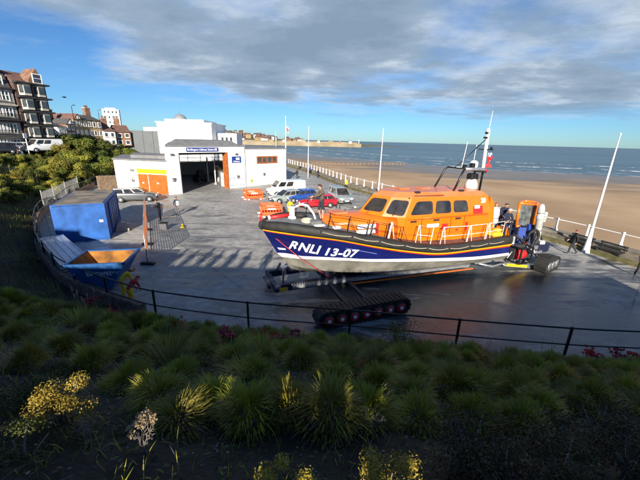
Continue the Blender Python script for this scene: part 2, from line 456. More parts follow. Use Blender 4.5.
m = MB(); xs = [-80 + 6 * i for i in range(70)]; ys = [-30 + 6 * i for i in range(66)]; wets = []
for y in ys:
    for x in xs:
        d = shore_d(x, y)
        z = SEA + max(-1.5, min(1.0, -d * .014)) + .08 * noise.noise(Vector((x * .05, y * .05, 3)))
        m.v.append((x, y, z)); wets.append(max(0, min(1, 1 + (d + 4) / 75)))
nx = len(xs)
for j in range(len(ys) - 1):
    for i in range(nx - 1): m.f.append([j * nx + i, j * nx + i + 1, (j + 1) * nx + i + 1, (j + 1) * nx + i]); m.m.append(0); m.sm.append(True)
m.mats = [M_sand]
bo = m.build('beach', None, recalc=False); tag(bo, kind='structure')
a_ = bo.data.attributes.new('wet', 'FLOAT', 'POINT'); a_.data.foreach_set('value', wets)

def seamat():
    m = bpy.data.materials.new('sea_water'); m.use_nodes = True; nt = m.node_tree; b = nt.nodes['Principled BSDF']; N = nt.nodes; L = nt.links
    tc = N.new('ShaderNodeTexCoord')
    n0 = N.new('ShaderNodeTexNoise'); n0.inputs['Scale'].default_value = .006; n0.inputs['Detail'].default_value = 6
    mp = N.new('ShaderNodeMapping'); mp.inputs['Rotation'].default_value = (0, 0, R(25)); mp.inputs['Scale'].default_value = (.35, 1.8, 1)
    L.new(tc.outputs['Object'], mp.inputs[0]); L.new(mp.outputs[0], n0.inputs['Vector'])
    cr = N.new('ShaderNodeValToRGB'); L.new(n0.outputs['Fac'], cr.inputs['Fac'])
    cr.color_ramp.elements[0].position = .35; cr.color_ramp.elements[0].color = (.05, .10, .14, 1)
    cr.color_ramp.elements[1].position = .68; cr.color_ramp.elements[1].color = (.10, .165, .2, 1)
    L.new(cr.outputs[0], b.inputs['Base Color']); b.inputs['Roughness'].default_value = .32; b.inputs['IOR'].default_value = 1.33
    b.inputs['Specular IOR Level'].default_value = .3
    n1 = N.new('ShaderNodeTexNoise'); n1.inputs['Scale'].default_value = .35; n1.inputs['Detail'].default_value = 8; L.new(mp.outputs[0], n1.inputs['Vector'])
    bp = N.new('ShaderNodeBump'); bp.inputs['Strength'].default_value = .9; bp.inputs['Distance'].default_value = .8; L.new(n1.outputs['Fac'], bp.inputs['Height']); L.new(bp.outputs[0], b.inputs['Normal'])
    return m
m = MB(); m.add([(-6000, -300, SEA), (9000, -300, SEA), (9000, 9500, SEA), (-6000, 9500, SEA)], [[0, 1, 2, 3]])
tag(m.build('sea', seamat()), kind='structure')
# breaking waves: ragged low crests of foam lying off the shore
def foammat():
    m = bpy.data.materials.new('foam'); m.use_nodes = True; nt = m.node_tree; b = nt.nodes['Principled BSDF']; N = nt.nodes; L = nt.links
    b.inputs['Base Color'].default_value = (.72, .76, .78, 1); b.inputs['Roughness'].default_value = .8
    tc = N.new('ShaderNodeTexCoord'); n = N.new('ShaderNodeTexNoise'); n.inputs['Scale'].default_value = .16; n.inputs['Detail'].default_value = 8; n.inputs['Roughness'].default_value = .7
    L.new(tc.outputs['Object'], n.inputs['Vector']); mr = N.new('ShaderNodeMapRange'); mr.inputs['From Min'].default_value = .47; mr.inputs['From Max'].default_value = .68
    L.new(n.outputs['Fac'], mr.inputs['Value']); L.new(mr.outputs[0], b.inputs['Alpha']); return m
M_foam = foammat()
m = MB()
for d, wd, hh, seed in ((2, 3.0, .04, 1), (14, 1.6, .08, 2), (34, 4.5, .3, 3), (70, 5, .3, 5)):
    ln = offs(wls, d); 
    pts = []
    for i, p in enumerate(ln):
        o = 7 * noise.noise(Vector((i * .23, seed * 5.1, 0))); wv = wd * (0.35 + .9 * max(0, noise.noise(Vector((i * .31, seed * 2.7, 4))) + .35))
        t = (ln[min(i + 1, len(ln) - 1)] - ln[max(i - 1, 0)]).normalized(); nr = Vector((-t.y, t.x))
        c = p + nr * o; pts.append((c - nr * wv, c, c + nr * wv))
    m.loft([[(a.x, a.y, SEA + .02), (c.x, c.y, SEA + hh), (b.x, b.y, SEA + .02)] for a, c, b in pts], M_foam, cap=False, smooth=True, closed=False)
tag(m.build('surf', M_foam, recalc=False), kind='stuff')
# shallow pools left on the wet sand
M_pool = mat('pool_water', (.10, .13, .15), .06, var=.1, spec=.6)

# timber groyne: a line of dark posts across the beach
gr = empty('groyne'); tag(gr, 'line of short dark timber posts running across the far sand', 'groyne')
pA, pB = at(280, 164, -2.6), at(404, 164.5, -2.6)
for k in range(30):
    p = pA.lerp(pB, k / 29); b = MB(); hgt = .75 + .2 * rnd.random()
    b.box((0, 0, hgt / 2), (.55, .4, hgt), M_wood, bev=.03); o = b.build('post', M_wood, gr); o.location = (p.x, p.y + rnd.uniform(-.3, .3), -2.75)
b = MB(); b.bar((pA.x, pA.y + .3, -2.45), (pB.x, pB.y + .3, -2.5), .16, .25, M_wood); b.build('plank', M_wood, gr)

# clumps of weed on the sand
M_weed = mat('dark_weed', (.02, .018, .012), .9)
for px, py in ((622, 213), (631, 216), (604, 209)):
    p = at(px, py, -2.6); b = MB()
    for k in range(14):
        a = rnd.uniform(0, 6.28); r_ = rnd.uniform(0, .7); b.ell((r_ * 1.6 * math.cos(a), r_ * .6 * math.sin(a), .04), (rnd.uniform(.15, .35), rnd.uniform(.08, .2), .07), M_weed, 7, 4)
    o = b.build('weed_clump', M_weed); o.location = p
    tag(o, 'small dark clump of seaweed lying on the open sand', 'seaweed', 'seaweed clumps on the sand')

# harbour pier with its light and huts
M_pier = mat('harbour_stone', (.2, .16, .1), .9, col2=(.32, .26, .17), scale=.05, bump=.3)
pr = empty('harbour_pier', (0, 0, 0)); tag(pr, 'long low stone harbour pier reaching out into the sea', 'pier')
A, B_ = Vector((-190, 520)), Vector((66, 560)); t = (B_ - A).normalized(); nr = Vector((-t.y, t.x))
b = MB(); q = [A, B_, B_ + nr * 14, A + nr * 14]
b.loft([[(p.x, p.y, SEA - 1) for p in q], [(p.x, p.y, 2.4) for p in q]], M_pier); b.build('deck', M_pier, pr)
b = MB(); q2 = [A + nr * 11, B_ - t * 4 + nr * 11, B_ - t * 4 + nr * 12.5, A + nr * 12.5]; b.loft([[(p.x, p.y, 2.4) for p in q2], [(p.x, p.y, 4.2) for p in q2]], M_pier); b.build('parapet', M_pier, pr)
for k, (s_, w_, h_, wm) in enumerate(((.93, 5, 3.6, M_white), (.8, 9, 2.8, M_pier), (.72, 4, 3.2, M_white), (.62, 10, 2.6, M_pier), (.5, 6, 3, M_white), (.86, 3, 2.4, M_red), (.42, 7, 2.5, M_pier))):
    p = A.lerp(B_, s_) + nr * 6; b = MB(); b.box((p.x, p.y, 2.4 + h_ / 2), (w_, 4, h_), wm); b.prism([(-w_ / 2 - .3, 0), (w_ / 2 + .3, 0), (0, 1.6)], -2.3, 2.3, M_pier, T=Matrix.Translation((p.x, p.y, 2.4 + h_)) @ Matrix.Rotation(R(90), 4, 'X')); b.build('hut', wm, pr)
p = B_ - t * 3 + nr * 6; b = MB(); b.lathe([(.9, 0), (.7, 4.5), (.95, 4.6), (.95, 5.2), (.5, 5.4), (.5, 6.3), (.1, 6.9)], M_white, 10, Matrix.Translation((p.x, p.y, 2.4))); b.build('light_tower', M_white, pr)

# headland beyond with the old town
M_head = mat('headland_ground', (.10, .09, .045), .95, col2=(.19, .16, .09), scale=.02)
hm = MB(); nx_, ny_ = 46, 12
for j in range(ny_):
    for i in range(nx_):
        x = -520 + 720 * i / (nx_ - 1); y = 640 + 320 * j / (ny_ - 1)
        e = min(1, (j + .0) / 6.0); pf = interp([(-520, 16), (-300, 18), (-220, 19), (-165, 13), (-110, 5), (-40, 1.5), (60, -.5), (200, -4)], x)
        hm.v.append((x, y, SEA - .5 + (pf + 3.8) * (e ** .7) + (noise.noise(Vector((x * .02, y * .02, 0))) * 1.5 if j else 0)))
for j in range(ny_ - 1):
    for i in range(nx_ - 1): hm.f.append([j * nx_ + i, j * nx_ + i + 1, (j + 1) * nx_ + i + 1, (j + 1) * nx_ + i]); hm.m.append(0); hm.sm.append(True)
hm.mats = [M_head]; tag(hm.build('headland', None, recalc=False), kind='structure')
def headz(x, y):
    e = max(0, min(1, (y - 640) / 320 * 11 / 6)); pf = interp([(-520, 16), (-300, 18), (-220, 19), (-165, 13), (-110, 5), (-40, 1.5), (60, -.5), (200, -4)], x)
    return SEA - .5 + (pf + 3.8) * (e ** .7)
# ------------------------------------------------------------------ the planted bank round the yard
fence_line = [Vector(p) for p in [(40, 8.3), (30, 8.6), (20, 8.8), (11, 9.05), (8.5, 9.15), (4.87, 9.5), (1.15, 9.95), (-2.6, 10.3), (-6.35, 11.0), (-7.94, 11.6), (-9.43, 12.3),
              (-12.46, 14), (-14.9, 16.04), (-17.2, 18.1), (-19.1, 20.3), (-21, 22.3), (-24.2, 26.4), (-26.8, 31.1), (-29.1, 37.2), (-33, 48.5), (-37, 70), (-46, 92), (-62, 130), (-75, 170)]]
fl = smoothline(fence_line)
def bank_d(x, y):
    """distance outside the fence line (negative in the yard)"""
    best = 1e9; sg = 1; p = Vector((x, y))
    for a, b in zip(fl, fl[1:]):
        ab = b - a; L2 = ab.length_squared
        if L2 < 1e-9: continue
        t = max(0, min(1, (p - a).dot(ab) / L2)); q = a + ab * t; d = (p - q).length
        if d < best: best = d; sg = 1 if ab.x * (p - a).y - ab.y * (p - a).x > 0 else -1
    return best * sg
def bankz(x, y, n=True):
    d = bank_d(x, y); d = max(d - .3, (d - .03) * .12)
    if d < 0: return -.02 + max(d * .8, -1.2)
    u = max(0, min(1, (y - 7) / 20)); top = 5.65 * (1 - u) + 4.1 * u; sl_ = .56 * (1 - u) + .42 * u
    z = d * sl_
    k = .6; z = top - math.log(1 + math.exp((top - z) / k)) * k if z > top - 4 else z
    z = min(z, top)
    if n and z < top - .2: z += .16 * noise.noise(Vector((x * .8, y * .8, 1))) * min(1, d * .5) + .07 * noise.noise(Vector((x * 2.7, y * 2.7, 5))) * min(1, d)
    return max(z, .03)
M_soil = mat('dark_soil', (.012, .010, .007), .95, col2=(.035, .028, .018), scale=2.5, bump=.9, bscale=16, detail=10)
def grid(name, x0, x1, y0, y1, st, mt):
    nx = int((x1 - x0) / st) + 1; ny = int((y1 - y0) / st) + 1; b = MB(); keep = {}
    for j in range(ny):
        for i in range(nx):
            x, y = x0 + i * st, y0 + j * st; b.v.append((x, y, bankz(x, y)))
            keep[j * nx + i] = bank_d(x, y) > -st * 1.6
    for j in range(ny - 1):
        for i in range(nx - 1):
            q = [j * nx + i, j * nx + i + 1, (j + 1) * nx + i + 1, (j + 1) * nx + i]
            if all(keep[k] for k in q): b.f.append(q); b.m.append(0); b.sm.append(True)
    b.mats = [mt]; return b.build(name, None, recalc=False)
# the front bank ends at x = -16, the bluff carries on from there
g1 = grid('bank', -16, 34, -2, 19, .2, M_soil); tag(g1, kind='structure')
g2 = grid('bluff', -106, -15.9, -40, 168, 1.0, mat('bluff_soil', (.02, .024, .009), .95, col2=(.045, .042, .018), scale=.8, bump=.8, bscale=8)); tag(g2, kind='structure')
m = MB(); m.add([(-16, -2, 5.65), (34, -2, 5.65), (34, -40, 5.65), (-16, -40, 5.65)], [[0, 1, 2, 3]]); tag(m.build('clifftop_path', M_concrete), kind='structure')

# --- the black railing
rp = empty('black_railing'); tag(rp, 'black two-rail metal railing curving round the foot of the planted bank', 'railing')
fr = [p for p in fl if p.y < 50]
fr3 = [Vector((p.x, p.y, 0)) for p in fr]
RH = 1.25
for hz, r_ in ((RH, .032), (.62, .026)):
    b = MB(); b.tube([p + Vector((0, 0, hz)) for p in fr3], r_, M_black, 8); b.build('rail', M_black, rp)
for k, (px, py) in enumerate(((155, 322), (249, 338), (350, 343), (453, 353), (563, 362))): pass
posts = [(22.5, 8.75), (17, 8.87), (12.4, 9.0), (8.45, 9.15), (4.87, 9.5), (1.15, 9.95), (-2.6, 10.3), (-6.45, 11.02)]
for p, t in along(fr3, 2.6, 0):
    if p.x < -7.5: posts.append((p.x, p.y))
first = None
for x, y in posts:
    if first is None:
        b = MB(); b.box((0, 0, RH / 2 - .1), (.07, .07, RH + .2), M_black, bev=.01); b.box((0, 0, .02), (.2, .2, .03), M_black); b.lathe([(.05, RH), (.055, RH + .03), (.02, RH + .06)], M_black, 8)
        first = b.build('post', M_black, rp); o = first
    else: o = first.copy(); COL.objects.link(o)
    o.location = (x, y, 0)
# low kerb wall under the left hand run of the railing
kl = [p for p in fl if p.x < -7 and p.y < 44]
M_brick = mat('old_brick_wall', (.16, .07, .045), .9, col2=(.27, .2, .15), scale=4, bump=.5, bscale=20)
b = MB()
ins = []
for i, p in enumerate(kl):
    t = (kl[min(i + 1, len(kl) - 1)] - kl[max(i - 1, 0)]).normalized(); nr = Vector((t.y, -t.x)); ins.append((p - nr * .0 + Vector((0, 0)), p + nr * -.32))
b.loft([[(a.x, a.y, -.1), (a.x, a.y, .55), (c.x, c.y, .55), (c.x, c.y, -.1)] for c, a in [(q[0] + (q[0] - q[1]) * .45, q[1] + (q[0] - q[1]) * .6) for q in ins]], M_brick)
tag(b.build('kerb_wall', M_brick), 'low curved brick kerb wall under the railing beside the skip and container', 'wall')

# ------------------------------------------------------------------ plants
G_grass = [leafmat('blade_green_%d' % i, c1, c2) for i, (c1, c2) in enumerate([((.19, .205, .014), (.42, .42, .045)), ((.21, .22, .016), (.48, .45, .06)), ((.15, .155, .014), (.38, .33, .06))])]
M_straw = mat('dry_straw', (.26, .2, .11), .8, var=.3, scale=5)
M_twig = mat('grey_twig', (.2, .17, .145), .85, var=.35, scale=9)
def blade(b, base, dir_, lean, length, wd, m, segs=3, droop=1.0):
    side = Vector((-dir_.y, dir_.x, 0)); pts = []
    for k in range(segs + 1):
        t = k / segs
        p = Vector(base) + dir_ * (lean * length * (t ** 1.4)) + Vector((0, 0, length * (t - .5 * droop * lean * t * t * t)))
        wk = wd * (1 - t) ** .6 if t else wd * .7
        pts += [p - side * wk * .5, p + side * wk * .5]
    b.add(pts, [[2 * k, 2 * k + 1, 2 * k + 3, 2 * k + 2] for k in range(segs)], m, True)
def tuft_mesh(seed, n, Ln, spread, gm, dead):
    r = random.Random(seed); b = MB()
    for _ in range(n):
        a = r.uniform(0, 6.283); rr_ = spread * .55 * math.sqrt(r.random()); d = Vector((math.cos(a), math.sin(a), 0))
        base = (rr_ * math.cos(a), rr_ * math.sin(a), -.06)
        mm = M_straw if r.random() < dead else gm
        blade(b, base, d, r.uniform(.25, 1.15), Ln * r.uniform(.5, 1.1), r.uniform(.010, .02), mm, 3, 1.25)
    return b
def mound_mesh(seed, n, rx, hz, gm, dead):
    # a rounded clump: short arching leaves set all over a dome, a skirt of dry stems beneath
    r = random.Random(seed); b = MB()
    for _ in range(n):
        a = r.uniform(0, 6.283); e = math.asin(r.random() ** .8); d = Vector((math.cos(a), math.sin(a), 0)); f = r.uniform(.55, .9) * (1 + .16 * math.sin(3 * a + seed))
        base = Vector((rx * f * math.cos(e) * math.cos(a), rx * f * math.cos(e) * math.sin(a), hz * f * math.sin(e)))
        mm = M_straw if r.random() < dead else gm
        blade(b, base, d, r.uniform(.5, 1.0) * (.35 + .65 * math.cos(e)), r.uniform(.14, .27), r.uniform(.010, .019), mm, 2, 1.5)
    for _ in range(70):
        a = r.uniform(0, 6.283); q = rx * r.uniform(.35, .85)
        b.tube([(.25 * rx * math.cos(a), .25 * rx * math.sin(a), .1), (q * math.cos(a), q * math.sin(a), hz * .3), (q * 1.2 * math.cos(a + .2), q * 1.2 * math.sin(a + .2), r.uniform(-.05, .1))], [.004, .003, .002], M_twig, 4)
    return b
tuft_src = []
for k in range(6):
    tb = tuft_mesh(20 + k, 520, .5, .6, G_grass[k % 3], .08) if k == 5 else mound_mesh(20 + k, 1050, .36 + .02 * (k % 2), .36, G_grass[k % 3], .05 + .05 * (k % 3))
    tuft_src.append(tb)
def gp(px, py):
    """point of the bank seen at a photo pixel"""
    d = ray(px, py); t = .002
    for _ in range(900):
        p = Vector((0, 0, H)) + d * t
        if p.z < bankz(p.x, p.y): return p
        t += .0004 if p.y < 14 else .002
    return p
r2 = random.Random(11)
TG = 'grassy plants spread over the bank'
tuft_names = ['bushy grass clump with arching green blades on the planted bank', 'pale green grass clump with long arching blades on the planted bank',
              'dull olive grass clump with dry tips on the planted bank']
tuft_first = {}
def place_tuft(x, y, s, k, rz):
    nm = k % 6
    if nm not in tuft_first:
        o = tuft_src[nm].build('grass_clump', None, recalc=False); tuft_first[nm] = o
    else: o = tuft_first[nm].copy(); COL.objects.link(o)
    o.location = (x, y, bankz(x, y)); o.scale = (s, s, s * r2.uniform(.85, 1.15)); o.rotation_euler = (r2.uniform(-.1, .1) - .15, r2.uniform(-.1, .1), rz)
    tag(o, tuft_names[nm % 3], 'grass clump', TG + [' with green blades', ' with paler blades', ' with dry tips'][nm % 3])
# the big clumps one can tell apart in the photograph
for px, py, s in ((365, 425, 1.1), (290, 420, 1.05), (215, 412, 1.0), (130, 392, 1.0), (450, 395, 1.1), (415, 430, .95), (500, 395, 1.0), (330, 380, .95), (255, 380, .9), (180, 380, .9), (560, 385, 1.0), (610, 375, 1.0),
                  (540, 412, .9), (385, 385, .9), (60, 352, .9), (30, 372, .9), (470, 425, .9), (95, 372, 1.0), (160, 405, 1.0), (330, 425, 1.15), (250, 425, 1.1), (180, 430, .9), (410, 405, 1.1), (120, 352, 1.0), (200, 360, 1.0), (520, 430, 1.0), (590, 405, 1.0), (625, 400, 1.0)):
    p = gp(px, py); place_tuft(p.x, p.y, s * .95, r2.randrange(5), r2.uniform(0, 6))
for row, d in enumerate((.6, 1.1, 1.65, 2.25, 2.9, 3.6, 4.4, 5.2)):
    x = -11.5
    while x < 13:
        x += r2.uniform(.42, .72) + .03 * row
        if r2.random() < .06 + .05 * row: continue
        yb = None
        y = 9.5
        for _ in range(60):                                  # walk out from the fence
            if bank_d(x, y) > d + r2.uniform(-.25, .25): break
            y -= .12
        if (x * x + y * y) < 2.2 ** 2: continue
        if x < -9 and y < 6: continue
        place_tuft(x, y, r2.uniform(.75, 1.2), r2.randrange(6), r2.uniform(0, 6))

# ground cover: short weeds, leaf litter and twigs too many to count
cov = MB(); r3 = random.Random(5)
M_litter = mat('leaf_litter', (.07, .05, .03), .9, col2=(.45, .38, .28), scale=7)
M_cover = leafmat('ground_cover_leaf', (.02, .032, .009), (.05, .062, .02), sc=2.5)
for _ in range(46000):
    x = r3.uniform(-11, 13); y = r3.uniform(1.0, 10.6)
    if bank_d(x, y) < .35 or abs(x) > 2.2 + y * 1.15: continue
    z = bankz(x, y); a = r3.uniform(0, 6.28); d = Vector((math.cos(a), math.sin(a), 0))
    u = r3.random(); near = y < 4.2
    if u < (.42 if near else .62):
        blade(cov, (x, y, z - .01), d, r3.uniform(.3, .9), r3.uniform(.06, .22), r3.uniform(.008, .018), G_grass[r3.randrange(3)], 2)
    elif u < .8:
        s = r3.uniform(.012, .035); n_ = Vector((r3.uniform(-.6, .6), r3.uniform(-.6, .6), 1)).normalized(); e1 = n_.orthogonal().normalized(); e2 = n_.cross(e1); c = Vector((x, y, z + r3.uniform(.0, .1)))
        cov.add([c - e1 * s, c + e2 * s * .6, c + e1 * s, c - e2 * s * .6], [[0, 1, 2, 3]], M_cover)
    elif u < .95:
        s = r3.uniform(.006, .02); n_ = Vector((r3.uniform(-.5, .5), r3.uniform(-.5, .5), 1)).normalized(); e1 = n_.orthogonal().normalized(); e2 = n_.cross(e1); c = Vector((x, y, z + .012))
        cov.add([c - e1 * s, c + e2 * s * .6, c + e1 * s, c - e2 * s * .6], [[0, 1, 2, 3]], M_litter)
    else:
        ln = r3.uniform(.08, .3); cov.tube([(x, y, z + .01), (x + d.x * ln * .5, y + d.y * ln * .5, z + .03), (x + d.x * ln, y + d.y * ln, z + .015)], [.004, .003, .002], M_twig, 4)
tag(cov.build('ground_cover', None, recalc=False), kind='stuff')
# rough grass over the bluff on the left
gb = MB(); M_rough = [leafmat('rough_grass_%d' % i, a, b_, sc=.5) for i, (a, b_) in enumerate([((.08, .10, .012), (.19, .2, .035)), ((.14, .14, .02), (.3, .26, .07))])]
cnt = 0
while cnt < 15000:
    y = r3.uniform(4, 44); x = r3.uniform(-8 - y * 1.1, -7)
    d = bank_d(x, y)
    if d < .4 or d > 13: continue
    cnt += 1; a = r3.uniform(0, 6.28); dd = Vector((math.cos(a), math.sin(a), 0)); sc_ = .6 + y / 40
    blade(gb, (x, y, bankz(x, y) - .02), dd, r3.uniform(.2, .9), r3.uniform(.2, .55) * sc_, .03 * sc_, M_rough[1 if noise.noise(Vector((x * .2, y * .2, 9))) > .15 else 0], 2)
tag(gb.build('rough_grass', None, recalc=False), kind='stuff')

# leafy shrubs -----------------------------------------------------
def shrub_meshes(seed, rx, rz_, n, leaf, lobes=9):
    """foliage of one shrub: leaves gathered in clumps on the ends of branches, gaps between"""
    r = random.Random(seed); fol = []; br = MB(); cl = []
    for _ in range(lobes):
        a = r.uniform(0, 6.283); rad = math.sqrt(r.random()) * rx * .72; zz = rz_ * (.3 + .62 * r.random()) * (1 - .35 * (rad / rx) ** 2)
        c = Vector((rad * math.cos(a), rad * math.sin(a), zz)); cl.append((c, r.uniform(.28, .5) * rx))
        br.tube([(0.05 * math.cos(a), .05 * math.sin(a), -.1), (c.x * .45, c.y * .45, c.z * .5), tuple(c)], [.05 * rx, .03 * rx, .012 * rx], M_twig, 5)
    vs = []; fs = []
    for k in range(n):
        c, cr_ = cl[r.randrange(len(cl))]
        u = Vector((r.gauss(0, 1), r.gauss(0, 1), r.gauss(0, 1))).normalized() * cr_ * (r.random() ** .4); u.z *= .8
        p = c + u; nn = (u.normalized() + Vector((r.uniform(-.8, .8), r.uniform(-.8, .8), r.uniform(-.3, .9)))).normalized()
        e1 = nn.orthogonal().normalized(); e1 = Matrix.Rotation(r.uniform(0, 6.28), 3, nn) @ e1; e2 = nn.cross(e1); s = leaf * r.uniform(.6, 1.3)
        o = len(vs); vs += [p - e1 * s, p + e2 * s * .5 + nn * s * .15, p + e1 * s, p - e2 * s * .5 + nn * s * .15]; fs.append([o, o + 1, o + 2, o + 3])
    return vs, fs, br
shr_cache = {}
def shrub(name, loc, seed, rx, rz_, n, leaf, lm, label, cat, group=None, scale=1.0, rot=None, lobes=9, part='foliage'):
    key = (seed, rx, rz_, n, leaf)
    if key not in shr_cache:
        vs, fs, br = shrub_meshes(seed, rx, rz_, n, leaf, lobes); b = MB(); b.add(vs, fs, None)
        o = b.build('foliage', None, recalc=False); s = br.build('branches', M_twig); shr_cache[key] = (o.data, s.data)
        o.data.materials.append(lm); bpy.data.objects.remove(o); bpy.data.objects.remove(s)
    fm, bmesh_ = shr_cache[key]
    e = empty(name, loc, rnd.uniform(0, 6.28) if rot is None else rot); e.scale = (scale, scale, scale)
    f = bpy.data.objects.new(part, fm); COL.objects.link(f); f.parent = e
    f.material_slots[0].link = 'OBJECT'; f.material_slots[0].material = lm
    s = bpy.data.objects.new('branches', bmesh_); COL.objects.link(s); s.parent = e
    tag(e, label, cat, group); return e
GL = dict(mid=leafmat('leaf_mid_green', (.07, .10, .012), (.2, .22, .035)), dark=leafmat('leaf_dark_green', (.04, .06, .01), (.12, .135, .025)),
          lime=leafmat('leaf_lime', (.19, .2, .02), (.36, .33, .05)), gold=leafmat('leaf_gold', (.36, .27, .025), (.5, .41, .06)), rust=leafmat('leaf_rust', (.22, .09, .02), (.38, .2, .05)),
          heath=leafmat('leaf_brown_green', (.05, .04, .012), (.12, .095, .035)), cream=leafmat('petal_cream', (.4, .3, .15), (.6, .48, .28)), silver=leafmat('leaf_silver', (.10, .14, .10), (.2, .25, .19)))
r4 = random.Random(3)
BL = dict(mid='rounded mid green bush growing in the thick of the bluff', dark='dark green bush growing in the thick of the bluff', lime='pale yellow-green bush growing in the thick of the bluff')
n_b = 0
for (x0, x1, y0, y1, n_, kinds, s0, s1) in ((-47, -28, 28, 40, 26, 'mid lime lime', .4, .72), (-44, -33, 42, 56, 30, 'mid mid lime', .8, 1.35), (-40, -29, 36, 50, 26, 'mid lime dark', .45, .75), (-46, -36, 56, 66, 14, 'mid dark', .8, 1.2), (-34, -21, 22, 30, 14, 'lime mid mid', .7, 1.05), (-60, -38, 56, 72, 14, 'dark mid', 1.1, 1.7), (-34, -20, 14, 22, 8, 'dark mid', .55, .8)):
    done = 0; tries = 0
    while done < n_ and tries < 400:
        tries += 1
        x, y = r4.uniform(x0, x1), r4.uniform(y0, y1); d = bank_d(x, y)
        if d < 1.0 or d > 15: continue
        k = r4.choice(kinds.split()); s = r4.uniform(s0, s1)
        if 320 + 330 * x / y < 45 and y < 47: s = min(s, (6.85 - .0587 * y - bankz(x, y)) / 1.95)
        if s < .22: continue
        shrub('bush', (x, y, bankz(x, y) - .1), 60 + n_b % 4, 1.5, 2.1, 2600, .1, GL[k], BL[k], 'bush', {'mid': 'mid green bushes on the bluff', 'dark': 'dark green bushes on the bluff', 'lime': 'yellow-green bushes on the bluff'}[k], s, lobes=11)
        done += 1; n_b += 1
for px, py, k, s, lab in ((55, 192, 'gold', .75, 'bright yellow-leaved bush beside the mesh fence behind the blue container'), (62, 205, 'rust', .42, 'small orange autumn-leaved bush at the foot of the mesh fence'), (12, 185, 'gold', .5, 'small yellow bush at the far left of the lit slope')):
    p = gp(px, py); shrub('bush', (p.x, p.y, p.z - .1), 61, 1.5, 2.1, 2600, .1, GL[k], lab, 'bush', None, s)
p = gp(32, 262); shrub('weed_plant', (p.x, p.y, p.z), 71, .5, .5, 260, .05, GL['lime'], 'small pale yellow-flowered weed on the dark left slope', 'plant', None, 1.0, lobes=6)
p = gp(55, 235); 
# foreground shrubs
p = gp(66, 425); shrub('yellow_shrub', (p.x, p.y, p.z), 72, .34, .5, 3800, .012, GL['gold'], 'yellow-leaved shrub glowing in sunlight low on the left of the bank', 'shrub', None, 1.0, lobes=10)
p = gp(280, 520); shrub('yellow_shrub', (p.x, p.y + .1, p.z), 73, .24, .38, 1900, .011, GL['gold'], 'small yellow shrub at the bottom edge left of the middle', 'shrub', None, 1.0)
p = gp(388, 520); shrub('yellow_shrub', (p.x, p.y + .1, p.z), 74, .28, .44, 2600, .011, GL['gold'], 'yellow and rust shrub at the bottom edge right of the middle', 'shrub', None, 1.0)
p = gp(310, 500); shrub('silver_plant', (p.x, p.y, p.z), 75, .16, .2, 350, .014, GL['silver'], 'grey-green leafy plant beside the small yellow shrub at the bottom', 'plant', None, 1.0)
for q, (px, py, s, lab) in enumerate(((470, 455, 1.0, 'low dark brown-green heather bush left of the others at lower right'), (540, 440, 1.1, 'low dark heather bush in the middle of the lower right patch'), (600, 430, 1.1, 'dark heather bush below the railing at the far right'), (560, 475, .9, 'dark heather bush at the bottom edge of the lower right patch'), (630, 470, 1.0, 'dark heather bush in the bottom right corner'),
                                      (505, 480, .8, 'small dark heather bush at the bottom edge right of the yellow shrub'))):
    p = gp(px, py + 12); shrub('heather_bush', (p.x, p.y, p.z - .05), 80 + q % 3, .5, .5, 2600, .016, GL['heath'], lab, 'bush', 'heather bushes at the lower right', s, lobes=13)
for q, (px, py, s, lab) in enumerate(((30, 330, 1.0, 'dark leafy bush on the shaded slope at the far left edge'), (70, 370, .8, 'dark leafy bush left of the grass clumps on the bank'), (20, 410, .9, 'dark bush in the lower left shade below the slope'), (100, 440, .7, 'dark bush at lower left under the yellow-leaved shrub'), (20, 465, .8, 'dark bush in the bottom left corner'))):
    p = gp(px, min(py, 476)); shrub('dark_bush', (p.x, p.y, p.z - .05), 83 + q % 2, .5, .42, 3600, .014, GL['dark'], lab, 'bush', 'dark bushes at the left of the bank', s, lobes=12)
# wiry plant in front of the railing at the middle
p = gp(400, 352); shrub('wiry_shrub', (p.x, p.y, p.z - .1), 90, .8, 1.25, 1500, .028, GL['mid'], 'tall thin leafy shrub in front of the railing below the boat', 'shrub', None, 1.0, lobes=14)
# withered plant with cream flower heads
def dead_plant(px, py, h, label, heads, seed):
    r = random.Random(seed); p = gp(px, py); e = empty('dry_plant', p); tag(e, label, 'plant')
    b = MB(); tips = []
    def grow(a, d, ln, rad, lv):
        c = Vector(a) + d * ln; b.tube([a, (Vector(a) + c) / 2 + Vector((r.uniform(-.02, .02), r.uniform(-.02, .02), 0)), c], [rad, rad * .8, rad * .6], M_twig, 5)
        if lv == 0: tips.append(c); return
        for _ in range(r.choice((2, 3))):
            nd_ = (d + Vector((r.uniform(-.7, .7), r.uniform(-.7, .7), r.uniform(-.1, .4)))).normalized(); grow(tuple(c), nd_, ln * r.uniform(.55, .8), rad * .6, lv - 1)
    for _ in range(3): grow((r.uniform(-.03, .03), r.uniform(-.03, .03), 0), Vector((r.uniform(-.35, .35), r.uniform(-.35, .35), 1)).normalized(), h * .36, .009, 3)
    b.build('stems', M_twig, e)
    if heads:
        tips.sort(key=lambda t: -t.z); f = MB()
        for t in tips[:heads]:
            for _ in range(34):
                c = t + Vector((r.uniform(-.025, .025), r.uniform(-.025, .025), r.uniform(-.012, .022))); n_ = Vector((r.uniform(-1, 1), r.uniform(-1, 1), 1)).normalized(); e1 = n_.orthogonal(); e2 = n_.cross(e1); s = .007
                f.add([c - e1 * s, c + e2 * s, c + e1 * s, c - e2 * s], [[0, 1, 2, 3]], GL['cream'])
        f.build('flower_heads', GL['cream'], e)
dead_plant(149, 455, .42, 'bare twiggy plant topped with cream flower heads at lower left', 14, 1)
dead_plant(272, 418, .4, 'bare grey tangle of twigs below the middle grass clumps', 0, 2)
dead_plant(90, 450, .3, 'small bare grey twig at lower left beside the cream-flowered plant', 0, 3)
